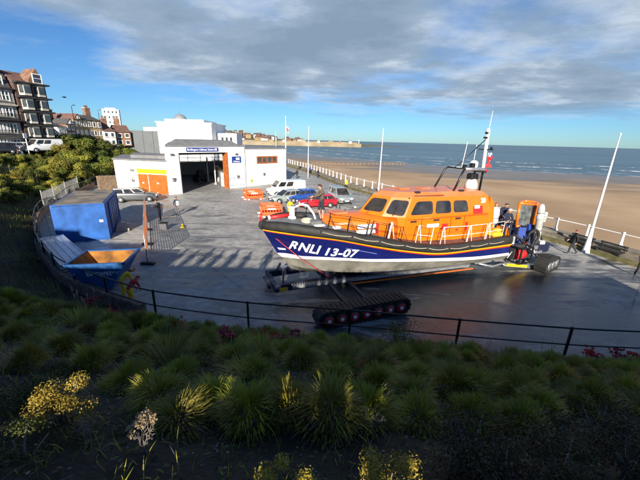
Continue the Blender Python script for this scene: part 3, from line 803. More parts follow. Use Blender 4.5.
dead_plant(460, 445, .35, 'small bare pale twig near the blue litter', 0, 4)
dead_plant(375, 440, .38, 'bare grey twigs under the big middle grass clump', 0, 8)
# red-flowered plants along the railing
M_petal = leafmat('petal_red', (.36, .014, .035), (.6, .04, .08), sc=6)
for q, (px, py, lab) in enumerate(((266, 349, 'largest clump of red flowers by the railing at the middle'), (290, 347, 'red-flowered plant just right of the largest red clump'), (225, 345, 'sparse red-flowered plant left of the middle railing post'), (110, 320, 'red-flowered plant below the skip at the left'), (92, 310, 'red-flowered plant left of all beside the curving railing'), (140, 324, 'red flowers below the two people in red and yellow'),
                                 (590, 364, 'red-flowered plant by the railing at the right'), (618, 366, 'red-flowered plant near the right edge by the railing'), (635, 366, 'red flowers at the right edge under the railing'), (425, 356, 'small reddish plant by the railing below the boat stern'), (180, 335, 'few red flowers between the two left railing posts'))):
    r = random.Random(q); p = gp(px, py); e = empty('red_flower_plant', p); tag(e, lab, 'flowers', 'red flowers along the railing'); b = MB(); f = MB()
    big = 1.5 if q == 0 else 1.0
    for _ in range(int(26 * big)):
        a = r.uniform(0, 6.28); rr_ = r.uniform(0, .35) * big; top = Vector((rr_ * math.cos(a), rr_ * math.sin(a), r.uniform(.28, .5)))
        b.tube([(top.x * .4, top.y * .4, -.05), tuple(top)], [.007, .004], G_grass[0], 4)
        for _ in range(3): blade(b, (top.x * .6, top.y * .6, top.z * r.uniform(.1, .6)), Vector((math.cos(a + r.uniform(-1, 1)), math.sin(a + r.uniform(-1, 1)), 0)), .9, .12, .035, G_grass[0], 2)
        for _ in range(13):
            c = top + Vector((r.uniform(-.045, .045), r.uniform(-.045, .045), r.uniform(-.03, .04))); n_ = Vector((r.uniform(-1, 1), r.uniform(-1, 1), 1)).normalized(); e1 = n_.orthogonal(); e2 = n_.cross(e1); s = .023
            f.add([c - e1 * s, c + e2 * s, c + e1 * s, c - e2 * s], [[0, 1, 2, 3]], M_petal)
    b.build('stems', None, e, recalc=False); f.build('flowers', M_petal, e, recalc=False)
# tall pale stalks
for q, (px, py, n_, hh, lab) in enumerate(((84, 318, 7, 1.0, 'tall pale dry stalks beside the railing below the skip'), (248, 345, 6, .8, 'thin dry stalks at the middle railing post'), (478, 356, 6, .9, 'thin dry stalks by the railing at the right'), (550, 360, 5, .8, 'thin dry stalks near the right railing post'), (300, 346, 4, .9, 'thin dry stalks right of the red clump'), (58, 300, 6, 1.1, 'thin stalks on the dark slope at the left'))):
    r = random.Random(q + 50); p = gp(px, py); b = MB()
    for _ in range(n_):
        x, y = r.uniform(-.3, .3), r.uniform(-.2, .2); l_ = hh * r.uniform(.6, 1.1); dx_, dy_ = r.uniform(-.15, .15), r.uniform(-.1, .1)
        b.tube([(x, y, -.05), (x + dx_ * .4, y + dy_ * .4, l_ * .6), (x + dx_, y + dy_, l_)], [.008, .006, .004], M_straw, 5)
        if q in (0,): b.ell((x + dx_, y + dy_, l_), (.03, .03, .12), M_straw, 6, 5)
    o = b.build('dry_stalks', M_straw); o.location = p; tag(o, lab, 'plant', 'dry stalks on the bank')
# piece of blue litter
p = gp(490, 422); b = MB(); b.add([(-.07, -.04, .02), (0, -.05, .05), (.08, -.03, .015), (.075, .045, .04), (.01, .05, .01), (-.065, .04, .045)], [[0, 1, 4, 5], [1, 2, 3, 4]], mat('blue_litter', (.1, .28, .6), .5, var=.3, scale=20))
o = b.build('litter', None); sm = o.modifiers.new('thick', 'SOLIDIFY'); sm.thickness = .004; o.location = (p.x, p.y, p.z + .03); tag(o, 'crumpled light blue scrap of litter lying on the soil', 'litter')

# ------------------------------------------------------------------ unseen leafy screens added behind the camera to keep sun off bank and yard
M_shade_screen = leafmat('shade_screen_leaf', (.02, .04, .01), (.05, .08, .02))
r5 = random.Random(8)
def shade_screen(x0, x1, y, z0, z1, label):
    e = empty('shade_screen', ((x0 + x1) / 2, y, z0)); tag(e, label, 'shade_screen')
    L_ = x1 - x0; b = MB(); hh = z1 - z0
    b.box((0, 0, hh / 2 - .05), (L_ - .1, .5, hh - .12), M_shade_screen); b.build('core', M_shade_screen, e)
    f = MB()
    for _ in range(int(L_ * 160)):
        p = Vector((r5.uniform(-L_ / 2, L_ / 2), r5.uniform(-.36, .36), r5.uniform(.0, hh) if r5.random() < .6 else hh - r5.uniform(-.05, .12))); n_ = Vector((r5.uniform(-1, 1), r5.uniform(-1, 1), r5.uniform(-.3, 1))).normalized(); e1 = n_.orthogonal().normalized(); e2 = n_.cross(e1); s = .06
        f.add([p - e1 * s, p + e2 * s * .5, p + e1 * s, p - e2 * s * .5], [[0, 1, 2, 3]], M_shade_screen)
    f.build('leaves', M_shade_screen, e, recalc=False)
HT = 16.6 * math.tan(SUN_EL) + 2.4 * math.tan(SUN_EL)
gaps = GAPS = []
# added screen pieces, their gaps shaped to let sun through to single plants
segs_ = [(-16.8, -3.2), (-2.35, -1.6), (-1.26, -.54), (-.2, .2), (.64, 15.9)]
for (a, b_), lb in zip(segs_, ('long unseen shade screen added along the left part of the clifftop path', 'short unseen shade screen added between the wide gap and the narrow gap', 'unseen shade screen added left of the photographer on the clifftop path', 'narrowest unseen shade screen added right behind the photographer', 'long unseen shade screen added along the right part of the clifftop path')): shade_screen(a, b_, -2.4, 5.6, HT, lb)
for (a, b_, z0), lb in zip(((-3.2, -2.35, 6.6), (-1.6, -1.26, 6.62), (-.54, -.2, 6.16), (.2, .64, 6.08)), ('widest shade screen lintel added over a sun gap by the clifftop path', 'shade screen lintel added left of the middle of the clifftop path', 'low shade screen lintel added just left of the photographer', 'low shade screen lintel added just right of the photographer')): shade_screen(a, b_, -2.4, z0, HT, lb)
shade_screen(-17, -12.4, -4.2, 5.4, 8.9, 'lower end of the tall unseen shade screen added at the left behind the viewpoint')  # taller unseen screens, added to shade the left slope and steel stack
shade_screen(-48, -17, -4.2, 5.4, 9.7, 'tall unseen shade screen added on the clifftop at the left behind the viewpoint')

# ------------------------------------------------------------------ lifeboat station
Wa, Wb = Vector((-18.78, 39.12)), Vector((-6.0, 53.9)); wd = (Wb - Wa).normalized(); wn = Vector((wd.y, -wd.x))   # wn faces the yard
SK = .487                                # the hall does not stand square to its front
def bw(u, v, z): p = Wa + wd * (u + SK * v) - wn * v; return Vector((p.x, p.y, z))     # u along the front, v into the building
RZ = math.atan2(wd.y, wd.x)
FU = (Wb - Wa).length
st = empty('lifeboat_station', (Wa.x, Wa.y, 0), RZ); tag(st, 'white flat-roofed lifeboat station with a tall open boat door and blue sign', 'lifeboat station')
# local axes: x along the front, y into the building
def lu(px, py): 
    """u of the front wall seen at a pixel"""
    d = ray(px, py); c = Vector((0, 0)); 
    den = d.x * wn.x + d.y * wn.y; t = (Wa.dot(wn)) / den; P = Vector((d.x * t, d.y * t)); return (P - Wa).dot(wd), H + d.z * t
uD0, uD1 = lu(182.3, 190)[0], lu(229.5, 188)[0]; uW = lu(246, 180)[0]
zDoor = lu(205, 152.6)[1]; zR = lu(200, 146.5)[1]; zW = lu(265, 149)[1]
zR2 = zR
M_slate = mat('grey_roof_felt', (.17, .175, .18), .8, var=.15, scale=1.5, bump=.2)
b = MB(); D = 20.0
b.box((uD0 / 2, .2, zR / 2), (uD0, .4, zR), M_render)                    # left pier
b.box(((uD1 + uW) / 2, .2, zR / 2), (uW - uD1, .4, zR), M_render)        # right pier
b.box(((uD0 + uD1) / 2, .2, (zDoor + zR) / 2), (uD1 - uD0, .4, zR - zDoor), M_render)
b.box((.15, D / 2 + .2, zR / 2 - .01), (.3, D - .4, zR - .02), M_render); b.box((uW - .15, D / 2 + .2, zR / 2 - .01), (.3, D - .4, zR - .02), M_render)
b.box((uW / 2, D - .1, 1.2), (uW - .6, .3, 2.4), M_render); b.box((uW / 2, D - .1, zR - .6), (uW - .6, .3, 1.2), M_render)
b.build('wall', M_render, st)
b = MB(); b.box((uW / 2, D / 2, zR + .1), (uW + .2, D + .2, .2), M_slate); 
b.loft([[(.3, .8, zR + .2), (uW - .6, .8, zR + .2), (uW - .6, D - 1, zR + .2), (.3, D - 1, zR + .2)], [(1.2, 2.2, zR + .75), (uW - 1.6, 2.2, zR + .75), (uW - 1.6, D - 2, zR + .75), (1.2, D - 2, zR + .75)]], M_slate)
b.build('roof', M_slate, st)
b = MB(); b.box(((uW + FU) / 2 + .01, .25, zW / 2), (FU - uW - .02, .5, zW), M_render); b.box((FU - .15, 5.2, zW / 2 - .01), (.3, 9.4, zW - .02), M_render)
b.build('wing_wall', M_render, st)
b = MB(); b.box(((uW + FU) / 2 + .06, 4.9, zW + .08), (FU - uW + .1, 10, .16), M_slate); b.build('wing_roof', M_slate, st)
b = MB(); b.box((uW - .02, -.02, zR / 2), (.08, .06, zR - .1), M_greymetal); b.build('downpipe', M_greymetal, st)
M_clear = mat('clear_glazing', (.85, .88, .9), .05, var=.03)
_n = M_clear.node_tree; _t = _n.nodes.new('ShaderNodeBsdfTransparent'); _x = _n.nodes.new('ShaderNodeMixShader'); _x.inputs[0].default_value = .12
_n.links.new(_t.outputs[0], _x.inputs[1]); _n.links.new(_n.nodes['Principled BSDF'].outputs[0], _x.inputs[2]); _n.links.new(_x.outputs[0], _n.nodes['Material Output'].inputs['Surface'])
# inside of the boat hall
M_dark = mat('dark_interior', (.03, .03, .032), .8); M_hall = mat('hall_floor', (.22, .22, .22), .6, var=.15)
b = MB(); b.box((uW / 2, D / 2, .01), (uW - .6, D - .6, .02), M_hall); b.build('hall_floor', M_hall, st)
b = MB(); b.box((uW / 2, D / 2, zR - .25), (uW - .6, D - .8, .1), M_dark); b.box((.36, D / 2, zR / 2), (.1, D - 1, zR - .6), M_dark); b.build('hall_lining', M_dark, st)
# back doors with glazed bands
bk = MB(); 
for k in range(4): bk.box((uW / 2, D - .2, 2.5 + k * .62), (uW - .8, .12, .1), M_dark)
for k in range(5): bk.box((.6 + (uW - 1.2) * k / 4, D - .2, 3.4), (.12, .14, 2.0), M_dark)
bk.build('back_window_bars', M_dark, st)
b = MB(); b.box((uW / 2, D - .05, 3.4), (uW - .8, .03, 1.9), M_clear); b.build('back_window', None, st)
for o in [x for x in bpy.data.objects if x.parent == st]:
    for v in o.data.vertices:
        if v.co.y > .42: v.co.x += SK * (v.co.y - .42)
# door lining of orange-brown wood on the right jamb, grey on the left
M_ply = mat('varnished_plywood', (.35, .10, .025), .5, var=.25, scale=3)
b = MB(); b.box((uD1 - .09, .5, zDoor / 2), (.18, 1.1, zDoor), M_ply); b.build('door_lining', M_ply, st)
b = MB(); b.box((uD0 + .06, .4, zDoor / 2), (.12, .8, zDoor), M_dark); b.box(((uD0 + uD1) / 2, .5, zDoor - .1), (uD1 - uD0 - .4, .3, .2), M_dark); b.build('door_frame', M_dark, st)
# racks, lockers and gear along the right side of the hall
for k in range(5):
    b = MB(); x = uD1 + .1 - .5; y = 2.2 + k * 2.6
    b.box((0, 0, 1.0), (.7, .9, 2.0), (M_white, M_greymetal, M_white, M_yellow, M_white)[k], bev=.03); b.box((-.36, 0, 1.0), (.02, .04, 1.9), M_dark)
    for s in (-1, 1): b.box((-.37, s * .06, 1.1), (.02, .02, .2), M_black)
    o = b.build('hall_locker', None); o.location = bw(x, y, .02); o.rotation_euler = (0, 0, RZ)
    tag(o, ('pale locker just inside the right of the boat hall door', 'grey locker inside the boat hall, second from the door', 'pale locker in the middle of the boat hall right side', 'yellow locker inside the boat hall on the right', 'pale locker deepest in the boat hall')[k], 'locker', 'lockers in the boat hall')
for k in range(2):
    b = MB(); b.tube([(0, 0, 0), (0, 0, 3.9)], .09, M_white, 8); b.box((0, 0, .05), (.35, .35, .1), M_white); b.box((0, .1, 3.4), (.16, .3, .6), M_orange); o = b.build('steel_post', None); o.location = bw(uD1 - 1.6 - k * .9, 5 + 4 * k, .02)
    tag(o, ('nearer white steel post inside the boat hall', 'farther white steel post inside the boat hall')[k], 'post')
# quad tractor shape in the dark of the hall
q = empty('launch_tractor', bw((uD0 + uD1) / 2 - .5, 9, .02), RZ + R(80)); tag(q, 'small dark tractor with white headlights parked inside the boat hall', 'tractor')
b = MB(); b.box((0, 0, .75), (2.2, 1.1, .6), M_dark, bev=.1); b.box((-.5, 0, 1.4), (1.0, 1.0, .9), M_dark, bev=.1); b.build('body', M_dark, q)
for sx in (-.8, .8):
    for sy in (-.65, .65):
        b = MB(); b.lathe([(.2, -.14), (.42, -.14), (.45, 0), (.42, .14), (.2, .14)], M_rubber, 14, Matrix.Translation((sx, sy, .45)) @ Matrix.Rotation(R(90), 4, 'X')); b.build('wheel', M_rubber, q)
for sy in (-.3, .3): b = MB(); b.box((1.13, sy, .85), (.08, .25, .18), M_white, bev=.03); b.build('headlight', M_white, q)

# signs on the front: (label, u, z, w, h, base, lines of text)
M_txt = mat('white_lettering', (.85, .85, .85), .5, var=.02)
def sign_on(parent, name, x, z, w_, h_, base, lines, yoff=-.05, txtm=None, dep=.06):
    b = MB(); b.box((x, yoff + .0, z), (w_, dep, h_), base, bev=.01); s = b.build(name, base, parent)
    for (t, size, dx_, dz_) in lines:
        vs, fs = textmesh(t, size, bold=.006 * size, extrude=.004); kx = min(1, (w_ - abs(dx_) * 2 - .25) / (max(v.x for v in vs) - min(v.x for v in vs))); vs = [Vector((v.x * kx, v.y, v.z)) for v in vs]
        x0 = min(v.x for v in vs); x1 = max(v.x for v in vs); mx = (x0 + x1) / 2
        b = MB(); b.add([(x + dx_ + v.x - mx, yoff - dep / 2 - .008 - v.z, z + dz_ + v.y) for v in vs], fs, txtm or M_txt); b.build('lettering', None, s)
    return s
uS0, zS = lu(186, 149.6); uS1, _ = lu(218, 149.6)
hS = .52
s_ = sign_on(st, 'name_sign', (uS0 + uS1) / 2, zS, uS1 - uS0, hS, M_navy, [('Bridlington Lifeboat Station', .40, -.25, -.13)])
b = MB(); b.box((uS1 - .38, -.1, zS), (.3, .02, .28), M_txt); b.box((uS1 - .38, -.112, zS), (.3, .01, .07), M_red); b.build('flag_emblem', None, s_)
uB0, zB1 = lu(231.5, 156.5); uB1, zB0 = lu(240.8, 162.5)
s_ = sign_on(st, 'blue_sign', (uB0 + uB1) / 2, (zB0 + zB1) / 2, uB1 - uB0, zB1 - zB0, M_navy, [('Lifeboats', .30, 0, -.34)])
b = MB(); b.box(((uB0 + uB1) / 2 + .2, -.1, (zB0 + zB1) / 2 + .12), (.6, .02, .3), M_txt); b.box(((uB0 + uB1) / 2 + .2, -.112, (zB0 + zB1) / 2 + .12), (.6, .01, .07), M_red); b.build('flag_emblem', None, s_)
# notice frames, round lamps, little lights
for px, py in ((232.5, 181.5), (242.5, 181.2)):
    u, z = lu(px, py); b = MB(); b.box((u, -.03, z), (.75, .06, 1.1), M_navy, bev=.01); b.box((u, -.066, z), (.66, .012, 1.0), M_white); b.build('notice_frame', None, st)
for px, py in ((174, 180), (238, 177), (264, 174.5)):
    u, z = lu(px, py); b = MB(); b.lathe([(.24, -.0), (.24, .08), (.15, .12), (.05, .13)], M_greymetal, 14, Matrix.Translation((u, -.0, z)) @ Matrix.Rotation(R(90), 4, 'X')); b.box((u, -.08, z + .16), (.5, .14, .12), M_dark, bev=.03); b.build('round_light', None, st)
for px, py in ((171.5, 154.5), (236, 154)):
    u, z = lu(px, py); b = MB(); b.box((u, -.1, z), (.45, .2, .22), M_greymetal, bev=.03); b.box((u, -.22, z), (.12, .08, .12), M_dark); b.build('floodlight', M_greymetal, st)
u, z = lu(251.5, 181); b = MB(); b.box((u, -.04, z), (.38, .08, .55), mat('yellow_box', (.65, .6, .05), .5), bev=.04); b.box((u, -.09, z + .05), (.2, .02, .2), mat('green_symbol', (.05, .25, .05), .5)); b.build('defibrillator_box', None, st)
# wing window band
u0, z0 = lu(257, 163.2); u1, z1 = lu(276.5, 156.3)
b = MB(); wm = (u0 + u1) / 2; wz = (z0 + z1) / 2
for zz in (z0, z1): b.box((wm, -.04, zz), (u1 - u0 + .16, .12, .16), M_ply)
for k in range(5): b.box((u0 + (u1 - u0) * k / 4, -.045, wz), (.14, .13, z1 - z0 - .17), M_ply)
wf = b.build('window', M_ply, st); b = MB(); b.box((wm, -.015, wz), (u1 - u0 - .1, .04, z1 - z0 - .1), M_winglass); b.build('pane', M_winglass, wf)

# annexe with the orange garage doors
A0, A1 = at(118.5, 191.5, 0), at(170.6, 194.6, 0)
A0 = Vector((A0.x, A0.y)); A1 = Vector((A1.x, A1.y)); ad = (A1 - A0).normalized(); AL = (A1 - A0).length; an = Vector((ad.y, -ad.x)); ARZ = math.atan2(ad.y, ad.x)
def la(px, py):
    d = ray(px, py); t = A0.dot(an) / (d.x * an.x + d.y * an.y); P = Vector((d.x * t, d.y * t)); return (P - A0).dot(ad), H + d.z * t
ax_ = empty('boathouse_annexe', (A0.x, A0.y, 0), ARZ); tag(ax_, 'low white flat-roofed annexe with orange wooden doors under a yellow strip', 'garage')
zA = la(145, 161)[1]
b = MB(); b.box((AL / 2, .2, zA / 2), (AL, .4, zA), M_render); b.box((.15, 4.2, zA / 2 - .01), (.3, 7.6, zA - .02), M_render); b.box((AL - .15, 4.2, zA / 2 - .01), (.3, 7.6, zA - .02), M_render); b.build('wall', M_render, ax_)
b = MB(); b.box((AL / 2, 4.1, zA + .09), (AL + .2, 8.4, .18), M_slate); b.box((AL * .62, 4.6, zA + .38), (AL * .7, 5.5, .4), M_slate); b.build('roof', M_slate, ax_)
u0, z1 = la(138, 173.5); u1, _ = la(166.5, 173.5); 
M_door = mat('orange_varnished_boards', (.40, .11, .015), .5, var=.2, scale=2.5)
for k, (a, c) in enumerate(((u0, u0 + (u1 - u0) * .33), (u0 + (u1 - u0) * .36, u1))):
    b = MB(); n_ = max(3, int((c - a) / .28))
    for i in range(n_): b.box((a + (c - a) * (i + .5) / n_, -.045, z1 / 2), ((c - a) / n_ - .015, .08, z1 - .06), M_door)
    b.box(((a + c) / 2, -.03, z1 / 2), (c - a, .05, z1 - .1), M_door); d_ = b.build('door', M_door, ax_)
    b = MB(); b.box(((a + c) / 2, -.1, z1 * .55), (.25, .03, .16), M_white); b.build('handle_plate', M_white, d_)
uy0, zy1 = la(137, 168.5); uy1, zy0 = la(164, 172)
b = MB(); b.box(((u0 + u1) / 2, -.06, z1 + .36), (u1 - u0 + .1, .12, .5), M_yellow); b.build('fascia_strip', M_yellow, ax_)
for px, py in ((133.5, 180), ): u, z = la(px, py); b = MB(); b.lathe([(.24, 0), (.24, .08), (.1, .13)], M_greymetal, 14, Matrix.Translation((u, 0, z)) @ Matrix.Rotation(R(90), 4, 'X')); b.build('round_light', None, ax_)
for px, py in ((132.5, 170), ): u, z = la(px, py); b = MB(); b.box((u, -.1, z), (.5, .2, .22), M_greymetal, bev=.03); b.build('floodlight', None, ax_)
for o in [x for x in bpy.data.objects if x.parent == ax_]:
    for v in o.data.vertices:
        if v.co.y > .42: v.co.x -= .73 * (v.co.y - .42)
# timber fence left of the annexe
b = MB(); P0, P1 = at(100, 192, 0), at(121, 190.5, 0)
for i in range(26):
    p = P0.lerp(P1, i / 25); b.box((p.x, p.y, 1.0), (.24, .05, 2.0 + .05 * rnd.random()), M_wood, rz=.2)
o = b.build('board_panel', M_wood); fe = empty('timber_fence', (0, 0, 0)); o.parent = fe; tag(fe, 'brown close-boarded timber fence between the bluff and the white annexe', 'fence')
b = MB(); b.bar((P0.x, P0.y - .06, .5), (P1.x, P1.y - .06, .5), .05, .1, M_wood); b.bar((P0.x, P0.y - .06, 1.6), (P1.x, P1.y - .06, 1.6), .05, .1, M_wood); b.build('rail', M_wood, fe)

# ------------------------------------------------------------------ the theatre behind
sp = empty('seaside_theatre', (-47.3, 95, 0), R(4)); tag(sp, 'big plain white theatre block with a small dome behind the lifeboat station', 'theatre')
M_cream = mat('white_stucco', (.78, .78, .77), .7, var=.04, scale=.3)
b = MB(); b.box((7.6, 9, 5.3), (15.2, 18, 10.6), M_cream); b.build('wall', M_cream, sp)
b = MB(); b.box((7.6, 9, 10.75), (15.8, 18.6, .3), M_cream); b.box((7.2, 9, 11.3), (11, 15, .8), M_cream); b.build('cornice', M_cream, sp)
vs, fs = textmesh('BRIDLINGTON SPA', .62, bold=.01, extrude=.02); b = MB(); b.add([(4.2 + v.x, -.06 - v.z, 9.4 + v.y) for v in vs], fs, M_greymetal); b.build('lettering', None, sp)
b = MB(); b.lathe([(1.9, 0), (1.9, .5), (1.75, .9), (1.3, 1.5), (.6, 1.9), (.15, 2.0), (.1, 2.9)], mat('lead_dome', (.2, .22, .23), .6), 18, Matrix.Translation((4.6, 6, 11.4))); b.build('dome', None, sp)
b = MB(); b.box((-5.2, 8, 4.2), (10.2, 12, 8.2), mat('slate_grey_cladding', (.10, .115, .125), .6, var=.08, scale=.5)); b.build('grey_wing', None, sp)
for k in range(3): b = MB(); b.box((-8 + 2.8 * k, 1.97, 4.6), (.05, .06, 7.4), M_dark); b.build('panel_joint', None, sp)
b = MB(); b.box((-4.5, 14, 8.9), (9, 5, 1.2), M_cream); b.build('roof_block', M_cream, sp); b = MB(); b.box((18.3, 10, 4.1), (6, 10, 8.2), M_cream); b.build('side_block', M_cream, sp)
for k in range(3):
    b = MB(); b.box((17.0 + k * 1.3, 4.98, 6.5), (.7, .08, 1.2), M_winglass); b.build('window', None, sp)
# long low white hall to the right of it
b = MB(); P = aty(242, 155, 80); Q = aty(263, 155, 80); hh = aty(250, 151.2, 80).z
e = empty('low_white_hall', ((P.x + Q.x) / 2, 80, 0)); tag(e, 'low white building with a flat roof seen just above the station wing', 'building')
b.box((0, 4, hh / 2), (Q.x - P.x + 8, 8, hh - .3), M_cream); b.build('wall', M_cream, e); b = MB(); b.box((0, 4, hh - .05), (Q.x - P.x + 8.4, 8.4, .2), M_slate); b.build('roof', M_slate, e)

# ------------------------------------------------------------------ clifftop buildings
M_rb = mat('red_brick', (.19, .10, .065), .85, col2=(.27, .155, .10), scale=1.2, bump=.2, bscale=14)
M_yb = mat('buff_brick', (.36, .24, .11), .85, col2=(.46, .32, .17), scale=1.2, bump=.2, bscale=14)
M_db = mat('dark_brick', (.085, .05, .042), .85, var=.2, scale=1.5)
M_tile = mat('dark_tile_roof', (.07, .065, .065), .8, var=.25, scale=2, bump=.4)
M_rtile = mat('red_tile_roof', (.15, .08, .06), .85, var=.25, scale=2, bump=.4)
M_stone = mat('pale_stone', (.42, .39, .33), .8, var=.12, scale=1)
M_bay = mat('cream_bay_paint', (.5, .46, .39), .7, var=.12, scale=1)
def window(parent, x, z, w_, h_, y=0, frame=None, bars=True, proud=.06):
    fm = frame or M_white; b = MB()
    for sx in (-1, 1): b.box((x + sx * (w_ / 2), y - proud / 2, z), (.12, proud + .04, h_ + .12), fm)
    for sz in (-1, 1): b.box((x, y - proud / 2, z + sz * (h_ / 2)), (w_ - .12, proud + .04, .12), fm)
    if bars: b.box((x, y - proud / 2, z + .05), (w_ - .12, proud, .07), fm)
    b.box((x, y - .05, z - h_ / 2 - .12), (w_ + .3, .22, .1), M_stone)
    f = b.build('window', fm, parent); b = MB(); b.box((x, y - .012, z), (w_ - .1, .03, h_ - .1), M_winglass); b.build('pane', M_winglass, f); return f
# hotel: local x runs along the front away from us, y into the building
HB = 4.05
hd = Vector((.34, .94)).normalized(); hC = aty(50, 150, 54.0) + Vector((hd.x, hd.y, 0)) * 1.3; HRZ = math.atan2(hd.y, hd.x)
def lh(px, py):
    n_ = Vector((hd.y, -hd.x)); d = ray(px, py); t = (hC.x * n_.x + hC.y * n_.y) / (d.x * n_.x + d.y * n_.y); P = Vector((d.x * t - hC.x, d.y * t - hC.y)); return P.dot(hd), H + d.z * t
xA = lh(22.5, 120)[0]; xB = lh(-14, 120)[0]; zT = lh(30, 84)[1]; zT2 = lh(10, 88)[1]
ht = empty('tall_hotel', (hC.x, hC.y, 0), HRZ); tag(ht, 'tall dark brick hotel with white bay windows and a pointed gable on the clifftop', 'hotel')
wT = -xA
b = MB(); b.box((xA / 2, 5, (HB + zT) / 2), (wT, 10, zT - HB), M_db); b.build('wall', M_db, ht)
b = MB(); b.box((xA - .1, 6.2, zT - .6), (.5, 7, 3.4), M_rb); b.box((xA * .98, 9.3, zT + .8), (1.4, 1.2, 2.8), M_rb); b.build('chimney_stack', M_rb, ht)
gx = xA * .2; GT = .75
b = MB(); b.loft([[(gx - wT * .3, .1, zT), (gx + wT * .19, .1, zT), (gx + wT * .19, .1, zT + .7), (gx + wT * .02, .1, zT + 2.4), (gx - wT * .3, .1, zT + .6)], [(gx - wT * .3, 3, zT), (gx + wT * .19, 3, zT), (gx + wT * .19, 3, zT + .7), (gx + wT * .02, 3, zT + 2.4), (gx - wT * .3, 3, zT + .6)]], M_rb); g_ = b.build('gable', M_rb, ht)
window(ht, gx, zT + .9, 1.2, 1.3, .08)
b = MB(); b.loft([[(xA, 0, zT), (-.0, 0, zT), (0, 10, zT), (xA, 10, zT)], [(xA + .8, 4, zT + 1.9), (-.8, 4, zT + 1.9), (-.8, 6, zT + 1.9), (xA + .8, 6, zT + 1.9)]], M_rtile); b.build('roof', M_rtile, ht)
nF = 5; fh = (zT - HB) / nF
for k in range(nF):
    z = HB + fh * (k + .55)
    for bx in (xA * .72, xA * .26):
        b = MB(); bwid = wT * .36
        b.loft([[(bx - bwid / 2, 0, z - fh * .42), (bx - bwid * .3, -.8, z - fh * .42), (bx + bwid * .3, -.8, z - fh * .42), (bx + bwid / 2, 0, z - fh * .42)], [(bx - bwid / 2, 0, z + fh * .36), (bx - bwid * .3, -.8, z + fh * .36), (bx + bwid * .3, -.8, z + fh * .36), (bx + bwid / 2, 0, z + fh * .36)]], M_bay)
        by = b.build('bay', M_bay, ht)
        for dx_ in (-bwid * .15, bwid * .15): 
            b = MB(); b.box((bx + dx_, -.82, z), (bwid * .24, .06, fh * .52), M_winglass); b.build('pane', M_winglass, by)
        for sx in (-1, 1):
            a = Vector((bx + sx * bwid * .47, -.1, z)); c = Vector((bx + sx * bwid * .33, -.7, z)); b = MB(); b.slab([(a.x, a.y - .02, z - fh * .26), (c.x, c.y - .02, z - fh * .26), (c.x, c.y - .02, z + fh * .26), (a.x, a.y - .02, z + fh * .26)], .03 * sx, M_winglass); b.build('pane', M_winglass, by)
    b = MB(); b.box((xA / 2, -.45, HB + fh * (k + 1)), (wT + .3, 1.1, .22), M_dark); b.build('cornice', M_dark, ht)
h2 = empty('terraced_hotel', (hC.x, hC.y, 0), HRZ); tag(h2, 'four-storey terraced hotel with white windows and balconies at the far left edge', 'hotel')
w2 = xA - xB - .3; xm = (xA + xB) / 2 - .1
b = MB(); b.box((xm, 5.3, (HB + zT2) / 2), (w2, 10, zT2 - HB), mat('painted_brick', (.34, .31, .29), .8, var=.15)); b.build('wall', None, h2)
b = MB(); b.loft([[(xm - w2 / 2, .4, zT2), (xm + w2 / 2, .4, zT2), (xm + w2 / 2, 10, zT2), (xm - w2 / 2, 10, zT2)], [(xm - w2 / 2, 1.6, zT2 + 2.0), (xm + w2 / 2, 1.6, zT2 + 2.0), (xm + w2 / 2, 8, zT2 + 2.4), (xm - w2 / 2, 8, zT2 + 2.4)]], M_tile); b.build('mansard_roof', M_tile, h2)
b = MB(); b.box((xA - 1.6, 3.2, zT2 + 1.7), (2.2, 2, 3.2), M_rb); b.box((xm - 2.5, 6, zT2 + 2.6), (1.5, 1.5, 2.6), M_rb); b.build('chimney', M_rb, h2)
f2 = (zT2 - HB) / 4
for k in range(4):
    for j in range(6):
        x = xA - 1.4 - j * (w2 - 1.5) / 6; window(h2, x, HB + f2 * (k + .52), 1.15, f2 * .58, .3)
    b = MB(); b.box((xm, .1, HB + f2 * (k + 1) - .1), (w2, .5, .2), M_dark if k % 2 else M_stone); b.build('string_course', M_dark, h2)
    if k in (1, 2):
        b = MB(); b.box((xm, -.35, HB + f2 * k + .06), (w2, 1.0, .12), M_dark)
        b.box((xm, -.8, HB + f2 * k + .9), (w2, .06, .06), M_black)
        for j in range(28): b.box((xA - .3 - w2 * j / 28, -.8, HB + f2 * k + .5), (.05, .05, .8), M_black)
        b.build('balcony', M_black, h2)
for j in range(5):
    x = xA - 1.6 - j * (w2 - 1.5) / 5; window(h2, x, zT2 + .95, 1.2, 1.3, .72)
